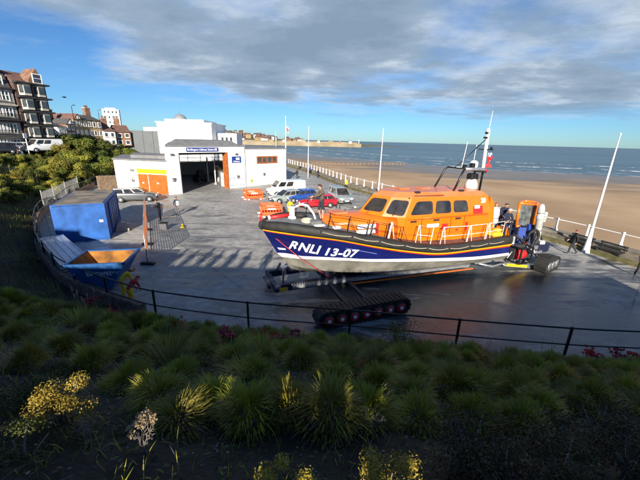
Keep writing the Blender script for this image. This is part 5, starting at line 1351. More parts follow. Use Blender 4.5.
# carriage -----------------------------------------------------------
cg = empty('launching_carriage', B0, TH); tag(cg, 'long dark blue launching carriage on rubber tracks under the lifeboat', 'boat carriage')
M_cblue = mat('carriage_blue', (.007, .011, .04), .65, var=.2, scale=2)
b = MB(); b.bar((.35, -.85, .42), (12.8, -1.3, .62), .22, .32, M_cblue); b.bar((.35, .85, .42), (12.8, 1.3, .62), .22, .32, M_cblue)
for s in (.4, 3, 6, 9, 12.2): b.box((s, 0, .42), (.2, 2.2, .22), M_cblue)
b.tube([(.15, -.6, .38), (.15, .6, .38)], .09, M_cblue, 8); b.build('frame', M_cblue, cg)
for side in (-1, 1):
    b = MB(); P0, P1 = Vector((1.1, side * 1.15, .5)), Vector((11.0, side * 1.75, .60)); b.bar(P0, P1, .14, .1, M_steel)
    d_ = (P1 - P0).normalized()
    for k in range(84): p = P0.lerp(P1, k / 83); b.box(p + Vector((0, side * -.02, .085)), (.062, .16, .07), M_alu, rz=math.atan2(d_.y, d_.x))
    b.build('roller_beam', M_steel, cg)
    b = MB(); P0, P1 = Vector((4.0, side * 1.42, .36)), Vector((11.2, side * 1.9, .46)); b.bar(P0, P1, .06, .06, mat('orange_hose', (.5, .12, .02), .6)); b.build('orange_rail', None, cg)
    for s in (.75,):
        b = MB(); b.bar((s, side * .8, .45), (s + .15, side * .3, 1.15), .1, .08, M_cblue); b.build('bow_support', M_cblue, cg)
    # track unit
    tq0, tq1 = lzp(330, 317), lzp(394, 305)
    tk = Matrix.Translation((6.35, side * 2.15, 0)) if side > 0 else Matrix.Translation(((tq0.x + tq1.x) / 2, (tq0.y + tq1.y) / 2, 0)) @ Matrix.Rotation(math.atan2(tq1.y - tq0.y, tq1.x - tq0.x), 4, 'Z'); Lh, rr_ = 1.75, .36; path = []
    for k in range(13): a = math.pi / 2 + math.pi * k / 12; path.append((-Lh + rr_ * math.cos(a), rr_ + .03 + rr_ * math.sin(a)))
    for k in range(13): a = -math.pi / 2 + math.pi * k / 12; path.append((Lh + rr_ * math.cos(a), rr_ + .03 + rr_ * math.sin(a)))
    b = MB(); inner = [(x * .96, .39 + (z - .39) * .84) for x, z in path]
    rings = [[tk @ Vector((x, -.32, z)) for x, z in path], [tk @ Vector((x, .32, z)) for x, z in path]]
    ri = [[tk @ Vector((x, .32, z)) for x, z in inner], [tk @ Vector((x, -.32, z)) for x, z in inner]]
    b.loft(rings + ri + [rings[0]], M_rubber, cap=False)
    n_ = 46; per = []
    tot = [0]
    for i in range(len(path)): a, c = path[i], path[(i + 1) % len(path)]; tot.append(tot[-1] + math.hypot(c[0] - a[0], c[1] - a[1]))
    for k in range(n_):
        u = tot[-1] * k / n_; i = max(j for j in range(len(path)) if tot[j] <= u); a, c = path[i], path[(i + 1) % len(path)]; t = (u - tot[i]) / max(1e-6, tot[i + 1] - tot[i]); x, z = a[0] + (c[0] - a[0]) * t, a[1] + (c[1] - a[1]) * t
        an_ = math.atan2(c[1] - a[1], c[0] - a[0]); b.box(tk @ Vector((x, 0, z)), (.07, .66, .06), M_rubber, M=Matrix.Rotation(-an_, 4, 'Y'))
    tr_ = b.build('track', M_rubber, cg)
    for k in range(7):
        x = -1.65 + 3.3 * k / 6; b = MB(); Mx = tk @ Matrix.Translation((x, 0, .34)) @ Matrix.Rotation(R(90), 4, 'X')
        b.lathe([(.05, -.3), (.25, -.3), (.25, .3), (.05, .3)], M_rubber, 16, Mx); b.lathe([(.04, -.335), (.19, -.335), (.19, .335), (.04, .335)], M_red, 14, Mx); b.lathe([(.02, -.36), (.08, -.36), (.08, .36), (.02, .36)], M_white, 10, Mx); b.build('road_wheel', M_red, tr_)
    b = MB(); cen = tk @ Vector((0, -.3 * side, .5)); [b.bar((cen.x + q_, side * 1.1, .5), cen + Vector((q_, 0, -.1)), .14, .14, M_cblue) for q_ in (-.5, .5)]; b.build('track_axle', M_cblue, cg)
b = MB(); b.box((.62, -.98, .36), (.62, .04, .18), mat('yellow_plate', (.7, .42, .02), .5), rz=R(-2)); b.build('yellow_plate', None, cg)
b = MB(); b.box((11.6, -1.2, .95), (1.6, .3, .3), M_alu, bev=.05); b.box((12.0, -1.6, .7), (1.2, .5, .14), M_alu, bev=.04); b.box((12.9, -1.3, .8), (.3, .3, .5), M_greymetal, bev=.04); b.tube([(11.2, -1.3, .7), (12.6, -1.9, .4), (13.6, -1.9, .5)], .06, M_alu, 8); b.build('stern_cradle', M_alu, cg)
# red strap from the stem to the carriage
b = MB(); b.tube([(.05, -.1, 3.1), (1.6, -.95, 1.75), (3.1, -1.14, .62)], .015, mat('red_strap', (.55, .04, .06), .7), 6); o = b.build('strap', None); o.location = B0; o.rotation_euler = (0, 0, TH); tag(o, 'thin red strap slanting from the bow across the blue hull down to the carriage', 'strap')

# launching tractor behind the stern -----------------------------------------
lt = empty('launch_tractor', B0, TH); tag(lt, 'blue and orange launching tractor with white exhaust cylinders behind the lifeboat stern', 'tractor')
def lz(px, py, yl):
    d = ray(px, py); c, s = math.cos(TH), math.sin(TH); t = (yl - B0.x * s + B0.y * c) / (-d.x * s + d.y * c); x, y, z = d.x * t, d.y * t, H + d.z * t
    return Vector(((x - B0.x) * c + (y - B0.y) * s, yl, z))
b = MB(); b.box((16.2, -.6, .95), (2.6, 2.2, .5), M_cblue, bev=.06); b.box((16.9, 0.3, 1.6), (1.6, 1.6, 1.0), M_cblue, bev=.08)
b.bar(lz(519, 247, -1.5), lz(523, 228, -1.2), .35, .3, mat('bright_blue_steel', (.015, .05, .28), .4)); b.bar(lz(528, 247, -1.3), lz(529, 224, -1.0), .14, .14, MATS['bright_blue_steel']); b.build('chassis', M_cblue, lt)
# orange cab guard with glass
q = [lz(520, 203, -.3), lz(536, 205, -.3), lz(530, 228, -.3), lz(516, 226, -.3)]
b = MB()
for i in range(4): b.tube([q[i], q[(i + 1) % 4]], .085, M_orange, 8)
q2 = [p + Vector((1.0, .5, 0)) for p in q]
for i in range(4): b.tube([q2[i], q2[(i + 1) % 4]], .085, M_orange, 8); b.tube([q[i], q2[i]], .085, M_orange, 8)
b.build('cab_frame', M_orange, lt); b = MB(); b.slab(inset(q, .1), .02, mat('clear_screen', (.10, .115, .12), .12, var=.6, scale=3, spec=.8)); b.build('windscreen', None, lt)
# white cylinders
for (p0, p1, r_) in (((542, 205, -.9), (536, 241, -.9), .2), ((546, 212, .2), (543, 222, .2), .14)):
    a, c = lz(*p0), lz(*p1); ax = (a - c).normalized(); M_ = Matrix.Translation(c) @ ax.to_track_quat('Z', 'Y').to_matrix().to_4x4(); ln = (a - c).length
    b = MB(); b.lathe([(r_ * 1.03, ln * .3), (r_ * 1.03, ln * .34)], M_greymetal, 16, M_); b.lathe([(r_ * 1.03, ln * .78), (r_ * 1.03, ln * .81)], M_greymetal, 16, M_); b.lathe([(r_ * .8, 0), (r_, .08), (r_, ln * .62), (r_ * 1.12, ln * .64), (r_ * 1.12, ln * .68), (r_, ln * .7), (r_, ln * .9), (r_ * .7, ln), (r_ * .3, ln * 1.03)], mat('pale_grey_paint', (.42, .45, .44), .45), 16, M_); b.build('exhaust_cylinder', None, lt)
b = MB(); c = lz(533, 238, -1.4); b.tube([c + Vector((.1 * math.cos(a), 0, 0)) + Vector((.36 * math.cos(a), 0, .5 * math.sin(a))) for a in [2 * math.pi * k / 18 for k in range(18)]], .085, M_rubber, 8, closed=True); b.build('hose_loop', M_rubber, lt)
# red tank in its black frame
c = lz(519.5, 254, -2.0); b = MB(); Mx = Matrix.Translation(c) @ Matrix.Rotation(R(90), 4, 'Y'); b.lathe([(.1, -.3), (.28, -.26), (.3, 0), (.28, .26), (.1, .3)], M_red, 16, Mx); b.build('red_tank', M_red, lt)
b = MB()
for sx in (-.45, .45):
    for sy in (-.4, .4): b.bar(c + Vector((sx, sy, -.45)), c + Vector((sx, sy, .5)), .08, .08, M_black)
for sz in (-.42, .48):
    for sy in (-.4, .4): b.bar(c + Vector((-.45, sy, sz)), c + Vector((.45, sy, sz)), .08, .08, M_black)
    for sx in (-.45, .45): b.bar(c + Vector((sx, -.4, sz)), c + Vector((sx, .4, sz)), .08, .08, M_black)
b.box(c + Vector((0, .2, .1)), (.8, .3, .9), M_dark); b.build('tank_frame', M_black, lt)
b = MB(); a, d_ = lz(505, 264, -2.1), lz(540, 267, -2.1); b.bar(a, d_, .22, .22, M_alu); b.bar(a + Vector((0, -.12, .0)), a.lerp(d_, .55) + Vector((0, -.12, 0)), .05, .14, M_yellow); b.bar(a + Vector((0, .8, 0)), d_ + Vector((0, .8, 0)), .2, .2, M_alu); b.build('drawbar', M_alu, lt)
for (px, py, yo) in ((546, 269, 0),):
    g_ = lz(px, py, -2.55 + yo); g_.z = .5; b = MB(); Mx = Matrix.Translation(g_) @ Matrix.Rotation(R(14), 4, 'Z'); path = []
    for k in range(11): a = math.pi / 2 + math.pi * k / 10; path.append((-.55 + .5 * math.cos(a), .5 * math.sin(a)))
    for k in range(11): a = -math.pi / 2 + math.pi * k / 10; path.append((.55 + .38 * math.cos(a), -.1 + .38 * math.sin(a)))
    b.loft([[Mx @ Vector((x, -.3, z)) for x, z in path], [Mx @ Vector((x, .3, z)) for x, z in path]], M_rubber)
    for k in range(len(path)):
        a, c2 = path[k], path[(k + 1) % len(path)]; nn = max(1, int(math.hypot(c2[0] - a[0], c2[1] - a[1]) / .13)); an_ = math.atan2(c2[1] - a[1], c2[0] - a[0])
        for j in range(nn): t = (j + .5) / nn; b.box(Mx @ Vector((a[0] + (c2[0] - a[0]) * t, 0, a[1] + (c2[1] - a[1]) * t)), (.06, .64, .09), M_rubber, M=Matrix.Rotation(R(14), 4, 'Z') @ Matrix.Rotation(-an_, 4, 'Y'))
    t_ = b.build('track', M_rubber, lt)
    for x in (-.5, 0, .5): b = MB(); b.lathe([(.05, -.32), (.24, -.32), (.24, .32), (.05, .32)], M_greymetal, 12, Mx @ Matrix.Translation((x, 0, -.1)) @ Matrix.Rotation(R(90), 4, 'X')); b.build('road_wheel', M_greymetal, t_)

# hoses, pipes and small fittings on the tractor
r9 = random.Random(31)
def hose(pts, r_, mt): b = MB(); b.tube(pts, r_, mt, 6); b.build('hydraulic_hose', mt, lt)
for k in range(9):
    a = lz(513 + r9.uniform(0, 24), 232 + r9.uniform(0, 16), -1.7 + r9.uniform(-.2, .3)); c = lz(513 + r9.uniform(0, 30), 244 + r9.uniform(0, 14), -1.8); mid = (a + c) / 2 + Vector((r9.uniform(-.3, .3), -.2, r9.uniform(-.3, .3)))
    hose([a, a.lerp(mid, .6) + Vector((0, -.05, .05)), mid, c], r9.choice((.025, .035, .05)), r9.choice((M_rubber, M_rubber, M_steel, M_red)))
for k, (px, py, yl, sz, mt) in enumerate(((534, 247, -1.6, (.35, .3, .25), M_greymetal), (538, 252, -1.8, (.5, .3, .2), M_alu), (527, 262, -2.2, (.3, .25, .2), M_greymetal), (512, 240, -1.6, (.25, .25, .5), M_alu), (541, 243, -1.4, (.3, .3, .35), M_white))):
    b = MB(); b.box(lz(px, py, yl), sz, mt, rz=.3 * k, bev=.03); b.tube([lz(px, py, yl) + Vector((0, 0, sz[2] / 2)), lz(px, py, yl) + Vector((.05, 0, sz[2] / 2 + .12))], .04, M_rubber, 8); b.build('valve_block', mt, lt)
b = MB()
for (a, c) in (((507, 258), (516, 246)), ((516, 246), (530, 248)), ((530, 248), (541, 262)), ((512, 265), (522, 240)), ((540, 266), (532, 246))): b.tube([lz(*a, -1.9), lz(*c, -1.7)], .04, M_steel, 6)
b.build('tube_frame', M_steel, lt)
# seams, vents, wipers and ropes on the lifeboat
M_seam = mat('panel_seam', (.28, .06, .01), .5)
for (s_a, z_a, s_b, z_b) in ((6.9, 2.62, 12.1, 2.5), (9.55, 2.45, 9.55, 3.4), (10.45, 2.45, 10.45, 3.4), (6.85, 3.38, 12.1, 3.36), (7.7, 2.5, 7.7, 3.36), (11.9, 2.4, 11.9, 3.95)):
    b = MB(); b.bar((s_a, sideq(s_a, z_a) - .012, z_a), (s_b, sideq(s_b, z_b) - .012, z_b), .02, .02, M_seam); b.build('panel_seam', M_seam, wh)
for s in (7.2, 8.6, 10.0): b = MB(); b.box((s, sideq(s, 3.28) - .02, 3.28), (.34, .03, .09), M_rubber); b.build('vent', M_rubber, wh)
for (p_, q_) in (((5.15, -.42, 3.62), (5.55, -.5, 4.1)), ((6.15, -1.24, 3.6), (6.45, -1.1, 4.05))): b = MB(); b.tube([Vector(p_) + Vector((-.06, -.06, 0)), Vector(q_) + Vector((-.07, -.07, 0))], .016, M_rubber, 5); b.build('wiper', M_rubber, wh)
for k, (s, y) in enumerate(((7.6, .3), (9.0, .35), (10.2, -.4))): b = MB(); b.box((s, y, 4.66 - .03 * k), (.6, .5, .06), M_roofo, bev=.02); b.build('roof_hatch', M_roofo, wh)
b = MB(); b.tube([(10.35, -.9, 4.58), (8.5, -.98, 4.6), (7.5, -.9, 4.62)], .025, M_alu, 6); b.build('roof_rail', M_alu, wh)
M_rope = mat('pale_rope', (.5, .45, .35), .9, var=.2, scale=30)
b = MB(); 
for k in range(4): b.tube([(2.0 + .25 * math.cos(t), -.45 + .25 * math.sin(t), dz(2.1) + .05 + .035 * k) for t in [2 * math.pi * i / 16 for i in range(16)]], .02, M_rope, 6, closed=True)
b.build('rope_coil', M_rope, boat)
b = MB(); pts_ = []
for i in range(33): s = 2.2 + 10.6 * i / 32; pts_.append((s, -(sinterp(T_b, s) + .11), (sinterp(T_ft, s) + sinterp(T_fb, s)) / 2 + .06 - .07 * abs(math.sin(i * math.pi / 4))))
b.tube(pts_, .014, M_rope, 5); b.build('grab_line', M_rope, boat)
for i in range(0, 33, 4): b = MB(); b.box(Vector(pts_[i]) + Vector((0, 0, .0)), (.1, .05, .12), M_rubber, bev=.015); b.build('line_bracket', M_rubber, boat)
# ------------------------------------------------------------------ people
M_skin = mat('skin', (.42, .24, .17), .55, var=.08, scale=8); M_jeans = mat('dark_trousers', (.02, .023, .032), .85, var=.2, scale=10, bump=.2)
M_shoe = mat('dark_shoe', (.02, .018, .016), .6); M_hair = mat('brown_hair', (.05, .028, .016), .7, var=.3, scale=20); M_eye = mat('eye_dark', (.02, .015, .012), .3)
def cloth(name, c): return mat(name, c, .85, var=.15, scale=8, bump=.25, bscale=22)
def person(loc, rz, label, top, bottom=None, hgt=1.75, pose=None, hair=None, shoe=None, group=None, sleeve=True, hairlen=0, shorts=False):
    """one continuous body grown over a posed skeleton; local +y is forwards, feet at the origin"""
    k = hgt / 1.75; J = dict(pelvis=(0, 0, .95), spine=(0, .0, 1.14), chest=(0, .01, 1.32), neck=(0, .0, 1.47), head0=(0, .015, 1.56), head1=(0, .02, 1.63), head2=(0, .012, 1.70))
    for s, n in ((-1, 'L'), (1, 'R')):
        J.update({'hip' + n: (s * .09, 0, .9), 'knee' + n: (s * .1, .015, .49), 'ank' + n: (s * .105, -.02, .09), 'toe' + n: (s * .12, .13, .035),
                  'sh' + n: (s * .17, 0, 1.40), 'elb' + n: (s * .225, -.03, 1.13), 'wri' + n: (s * .225, .06, .90), 'han' + n: (s * .222, .09, .83)})
    if pose: 
        for a, v in pose.items(): J[a] = v
        for n in 'LR':
            if 'wri' + n in pose and 'han' + n not in pose:
                e_, w_ = Vector(J['elb' + n]), Vector(J['wri' + n]); J['han' + n] = tuple(w_ + (w_ - e_).normalized() * .085)
    RD = dict(pelvis=.145, spine=.135, chest=.155, neck=.06, head0=.078, head1=.093, head2=.062)
    for n in 'LR': RD.update({'hip' + n: .1, 'knee' + n: .066, 'ank' + n: .048, 'toe' + n: .04, 'sh' + n: .075, 'elb' + n: .052, 'wri' + n: .034, 'han' + n: .036})
    E_ = [('pelvis', 'spine', 'top'), ('spine', 'chest', 'top'), ('chest', 'neck', 'top'), ('neck', 'head0', 'skin'), ('head0', 'head1', 'skin'), ('head1', 'head2', 'skin')]
    for n in 'LR': E_ += [('pelvis', 'hip' + n, 'bot'), ('hip' + n, 'knee' + n, 'bot'), ('knee' + n, 'ank' + n, 'bot'), ('ank' + n, 'toe' + n, 'shoe'), ('chest', 'sh' + n, 'top'), ('sh' + n, 'elb' + n, 'top'), ('elb' + n, 'wri' + n, 'top' if sleeve else 'skin'), ('wri' + n, 'han' + n, 'skin')]
    for n in 'LR':   # five fingers rooted in the palm
        w_, h_ = Vector(J['wri' + n]), Vector(J['han' + n]); d = (h_ - w_).normalized(); sd = d.cross(Vector((1, 0, 0))); sd = sd.normalized() if sd.length > .1 else Vector((0, 1, 0))
        cu = d.cross(sd)
        for i, (o_, L_) in enumerate(((-.03, .065), (-.01, .08), (.011, .075), (.03, .06))):
            a = h_ + d * .02 + sd * o_; m1 = a + d * L_ * .55 + cu * .008; m2 = m1 + (d * .8 + cu * .5 * (1 if n == 'R' else -1)).normalized() * L_ * .5
            J['fa%d%s' % (i, n)], J['fb%d%s' % (i, n)], J['fc%d%s' % (i, n)] = a, m1, m2
            for q in 'abc': RD['f%s%d%s' % (q, i, n)] = .0095
            E_ += [('han' + n, 'fa%d%s' % (i, n), 'skin'), ('fa%d%s' % (i, n), 'fb%d%s' % (i, n), 'skin'), ('fb%d%s' % (i, n), 'fc%d%s' % (i, n), 'skin')]
        t0 = w_ + d * .03 - sd * .035; t1 = t0 + (d - sd * .9).normalized() * .045
        J['ta' + n], J['tb' + n] = t0, t1; RD['ta' + n], RD['tb' + n] = .012, .01; E_ += [('han' + n, 'ta' + n, 'skin'), ('ta' + n, 'tb' + n, 'skin')]
    names = list(J); idx = {a: i for i, a in enumerate(names)}
    bm = bmesh.new(); lay = bm.verts.layers.skin.verify(); vs = []
    for a in names:
        v = bm.verts.new(Vector(J[a]) * k); v[lay].radius = (RD[a] * k, RD[a] * k * (.72 if a in ('pelvis', 'spine', 'chest') else 1)); v[lay].use_root = a == 'pelvis'; vs.append(v)
    for a, c, _ in E_: bm.edges.new((vs[idx[a]], vs[idx[c]]))
    me = bpy.data.meshes.new('sk'); bm.to_mesh(me); bm.free(); ob = bpy.data.objects.new('sk', me); COL.objects.link(ob)
    ob.modifiers.new('s', 'SKIN').use_smooth_shade = True; ob.modifiers.new('u', 'SUBSURF').levels = 1
    dg = bpy.context.evaluated_depsgraph_get(); dg.update(); body = bpy.data.meshes.new_from_object(ob.evaluated_get(dg)); bpy.data.objects.remove(ob)
    ms = dict(skin=M_skin, top=top, bot=bottom or M_jeans, shoe=shoe or M_shoe); order = list(ms); body.materials.clear()
    for a in order: body.materials.append(ms[a])
    seg = [(Vector(J[a]) * k, Vector(J[c]) * k, r, (RD[a] + RD[c]) * k / 2) for a, c, r in E_]
    for p in body.polygons:
        c = p.center; best = (1e9, 'top')
        for a, e_, r, rad in seg:
            ab = e_ - a; t = max(0, min(1, (c - a).dot(ab) / ab.length_squared)); dd = (c - a - ab * t).length - rad * .8
            if dd < best[0]: best = (dd, r)
        p.material_index = order.index('skin' if (shorts and best[1] == 'bot' and c.z < .52 * k) else best[1]); p.use_smooth = True
    # ears, nose, eyes, mouth belong to the same mesh
    hd = Vector(J['head1']) * k; ax = (Vector(J['head2']) - Vector(J['head0'])).normalized(); fwd = Vector((0, 1, 0)) - ax * ax.y; fwd.normalize(); sdv = fwd.cross(ax)
    B = Matrix((sdv, fwd, ax)).transposed(); f = MB()
    f.ell(hd + B @ Vector((0, .095 * k, -.015 * k)), (.014 * k, .022 * k, .026 * k), M_skin, 8, 5, B)
    for s in (-1, 1): f.ell(hd + B @ Vector((s * .09 * k, -.005 * k, -.01 * k)), (.014 * k, .025 * k, .035 * k), M_skin, 8, 5, B); f.ell(hd + B @ Vector((s * .033 * k, .083 * k, .012 * k)), (.012 * k, .008 * k, .008 * k), M_eye, 8, 5, B)
    f.ell(hd + B @ Vector((0, .083 * k, -.055 * k)), (.028 * k, .01 * k, .007 * k), mat('lip', (.3, .12, .1), .5), 8, 5, B)
    o = bpy.data.objects.new('person', body); COL.objects.link(o); o.location = loc; o.rotation_euler = (0, 0, rz); tag(o, label, 'person', group)
    fo = f.build('face', None)
    # join the face into the body mesh
    bm = bmesh.new(); bm.from_mesh(body); n0 = len(body.materials); base = len(bm.faces)
    mp = []
    for x in fo.data.materials:
        if x not in [y for y in body.materials]: body.materials.append(x)
        mp.append(list(body.materials).index(x))
    bm.from_mesh(fo.data); bm.faces.ensure_lookup_table()
    for i, fc in enumerate(bm.faces):
        if i >= base: fc.material_index = mp[fc.material_index]
    bm.to_mesh(body); bm.free(); bpy.data.objects.remove(fo)
    # hair
    hr = hair if hair is not None else M_hair
    b = MB(); n_ = 14; rings = []
    for j in range(6):
        ph = math.pi / 2 - j * .32
        rings.append([hd + B @ Vector((.103 * k * math.cos(ph) * math.cos(t), -.012 * k + .112 * k * math.cos(ph) * math.sin(t), .022 * k + .105 * k * math.sin(ph) - (.05 * k * max(0, -math.sin(t)) * j / 5) + (.055 * k * max(0, math.sin(t)) * (j / 5)))) for t in [2 * math.pi * i / n_ for i in range(n_)]])
    b.loft(rings, hr, smooth=True)
    if hairlen: b.ell(hd + B @ Vector((0, -.07 * k, -.09 * k)), (.085 * k, .05 * k, hairlen * k), hr, 10, 6, B)
    b.build('hair', hr, o)
    return o
def to_w(base, th, p):
    c, s = math.cos(th), math.sin(th); return Vector((base.x + p[0] * c - p[1] * s, base.y + p[0] * s + p[1] * c, base.z + p[2]))
T_navy = cloth('navy_jacket', (.012, .018, .045)); T_black = cloth('black_jacket', (.014, .014, .016)); T_brown = cloth('grey_brown_jumper', (.10, .078, .062)); T_yel = cloth('yellow_waterproof', (.7, .45, .02)); T_red = cloth('red_jacket', (.42, .015, .02)); T_org = cloth('orange_jacket', (.75, .16, .03)); T_blue = cloth('blue_coat', (.03, .06, .3)); T_grey = cloth('grey_trousers', (.12, .12, .13)); T_hivis = cloth('hi_vis_yellow', (.75, .65, .03)); T_shorts = cloth('navy_shorts', (.015, .02, .035))
# man on the foredeck, arm stretched forward over the rail
person(to_w(B0, TH, (2.95, .15, dz(2.95) + .05)), TH + R(92), 'man in a grey-brown jumper on the lifeboat bow with his arm held out', T_brown, T_shorts, 1.76,
       dict(elbL=(-.2, .24, 1.26), wriL=(-.14, .48, 1.2), elbR=(.2, .2, 1.22), wriR=(.12, .42, 1.08), chest=(0, .05, 1.32), neck=(0, .07, 1.47), head0=(0, .1, 1.55), head1=(0, .12, 1.625), head2=(0, .115, 1.695), kneeR=(.1, .1, .5), kneeL=(-.1, -.03, .49)), hair=mat('dark_red_hair', (.06, .022, .014), .7), shorts=True)
# people on the stern
sit = dict(hipL=(-.1, .02, .55), hipR=(.1, .02, .55), pelvis=(0, 0, .58), kneeL=(-.13, .4, .52), kneeR=(.13, .4, .52), ankL=(-.13, .42, .0), ankR=(.13, .42, .0), toeL=(-.14, .56, -.12), toeR=(.14, .56, -.12), spine=(0, .05, .78), chest=(0, .11, .95), neck=(0, .16, 1.1), head0=(0, .2, 1.17), head1=(0, .22, 1.25), head2=(0, .22, 1.32), shL=(-.17, .1, 1.03), shR=(.17, .1, 1.03), elbL=(-.23, .2, .78), elbR=(.23, .2, .78), wriL=(-.15, .42, .72), wriR=(.15, .42, .72))
person(to_w(B0, TH, (13.4, -1.6, dz(13) + .2)), TH + R(150), 'person in a dark navy jacket and pale cap sitting at the stern of the lifeboat', T_navy, T_navy, 1.75, sit, hair=M_white)
person(to_w(B0, TH, (13.5, -1.25, dz(13) + .08)), TH + R(150), 'dark-haired person in navy standing bent over at the stern beside the orange frame', T_navy, T_navy, 1.78, dict(chest=(0, .1, 1.3), neck=(0, .16, 1.43), head0=(0, .21, 1.5), head1=(0, .24, 1.57), head2=(0, .24, 1.64), shL=(-.17, .08, 1.37), shR=(.17, .08, 1.37), elbL=(-.22, .2, 1.12), wriL=(-.18, .42, 1.02), elbR=(.22, .2, 1.12), wriR=(.16, .42, 1.02)))
person(to_w(B0, TH, (13.2, -.95, dz(13) + .1)), TH + R(160), 'red-haired person half hidden behind the two in navy at the lifeboat stern', T_red, T_navy, 1.66, hair=mat('red_hair', (.28, .07, .03), .7), hairlen=.1)
b = MB(); b.box((0, 0, .13), (.75, .5, .26), T_yel, bev=.1); b.box((.25, .1, .32), (.4, .35, .2), T_yel, bev=.08); o = b.build('kit_bag', T_yel); o.location = to_w(B0, TH, (12.6, -1.7, dz(12.6) + .03)); o.rotation_euler = (0, 0, TH); tag(o, 'crumpled yellow kit bag lying on the side deck at the lifeboat stern', 'bag')
# others in the yard
walk = dict(kneeL=(-.1, .16, .52), ankL=(-.1, .2, .1), toeL=(-.11, .34, .05), kneeR=(.1, -.03, .5), ankR=(.1, -.3, .14), toeR=(.11, -.18, .035), elbL=(-.23, -.13, 1.14), wriL=(-.22, -.08, .9), elbR=(.23, .08, 1.13), wriR=(.2, .26, .98))
person(at(571, 254), R(60), 'man in dark clothes walking by the foot of the tall white pole on the right', T_black, M_jeans, 1.72, walk, hair=mat('auburn_hair', (.16, .05, .03), .7))
person(at(638, 277), R(150), 'person in a blue jacket with dark trousers at the right edge of the yard', T_blue, M_jeans, 1.7, walk)
lean = dict(chest=(0, .06, 1.32), neck=(0, .1, 1.46), head0=(0, .13, 1.54), head1=(0, .15, 1.61), head2=(0, .15, 1.68))
person(at(160.5, 221), R(100), 'person in black with an orange sleeve standing by the orange mesh fence', T_black, M_jeans, 1.9, dict(lean, elbL=(-.26, .1, 1.15), wriL=(-.2, .32, 1.2)))
b = MB(); b.loft([[(-.3, 0, .02), (.3, 0, .02), (.3, .4, .02), (-.3, .4, .02)], [(-.26, .04, .5), (.26, .04, .5), (.26, .36, .5), (-.26, .36, .5)]], M_greymetal); b.box((0, .2, .53), (.6, .46, .06), M_dark, bev=.02); o = b.build('storage_box', None); o.location = at(163, 230); tag(o, 'small grey box on the concrete in front of the person in black at the left', 'box')
person(at(178, 215.5), R(170), 'person in dark blue with a pale bag standing on the concrete before the boat hall', T_navy, T_grey, 1.75, dict(elbR=(.28, .05, 1.15)))
b = MB(); b.box((0, 0, .22), (.3, .18, .44), M_white, bev=.06); b.tube([(-.1, -.1, .4), (-.1, -.16, .25), (-.1, -.1, .06)], .015, M_dark, 6); b.tube([(.1, -.1, .4), (.1, -.16, .25), (.1, -.1, .06)], .015, M_dark, 6); o = b.build('rucksack', None); pp = at(178, 215.5); o.location = (pp.x + .2, pp.y - .26, .98); tag(o, 'pale rucksack on the back of the person before the boat hall', 'bag')
person(at(290, 216.5), R(190), 'person in bright yellow waterproofs standing beyond the bow beside the orange barriers', T_yel, T_yel, 1.7, dict(elbL=(-.27, .1, 1.15), wriL=(-.2, .3, 1.1)))
person(at(346, 190.5), R(200), 'person in a yellow hi-vis jacket behind the grey van', T_hivis, M_jeans, 1.75, walk)
person(at(297, 179), R(10), 'distant person in black walking on the promenade beside the thin pole', T_black, M_jeans, 1.75, walk)
person(at(310, 174), R(190), 'distant person in a blue coat on the promenade by the sea wall', T_blue, M_jeans, 1.75, walk)
person(at(318, 178), R(20), 'distant person in dark clothes leaning by the sea wall', T_black, M_jeans, 1.7, lean)
bend = dict(spine=(0, .12, 1.1), chest=(0, .3, 1.2), neck=(0, .43, 1.26), head0=(0, .5, 1.29), head1=(0, .56, 1.32), head2=(0, .61, 1.37), shL=(-.17, .33, 1.25), shR=(.17, .33, 1.25), elbL=(-.2, .42, .98), wriL=(-.15, .5, .75), elbR=(.2, .42, .98), wriR=(.15, .5, .75), kneeL=(-.11, .08, .5), kneeR=(.11, .08, .5))
g0 = at(124, 305); person((-8.75, 12.65, 0), R(-40), 'person with dark reddish hair in a yellow top bending beside the skip', T_yel, T_yel, 1.6, bend, hair=mat('dark_red_hair', (.06, .022, .014), .7), hairlen=.12)
person((-8.0, 11.95, 0), R(-20), 'person in a red jacket and yellow trousers bending down by the railing beside the skip', T_red, T_yel, 1.5, bend, hair=T_red)
# the people along the clifftop path beside the viewpoint, whose shadows fall on the yard
for k, (x, hg, tp, lb) in enumerate(((-9.3, 1.75, T_navy, 'onlooker in a navy jacket standing leftmost on the clifftop path'), (-8.5, 1.66, T_red, 'onlooker in a red jacket on the clifftop path'), (-7.65, 1.8, T_black, 'tall onlooker in black on the clifftop path'), (-6.9, 1.7, T_blue, 'onlooker in a blue coat on the clifftop path'), (-6.0, 1.76, T_brown, 'onlooker in a brown jumper on the clifftop path'), (-5.1, 1.6, T_hivis, 'onlooker in hi-vis yellow on the clifftop path'), (-3.85, 1.85, T_grey, 'onlooker in a grey coat nearest the viewpoint'))):
    person((x, -.95 + .1 * (k % 3), 5.65), R(-8 + 7 * (k % 4)), lb, tp, M_jeans, hg, dict(elbL=(-.27, .06, 1.14)))

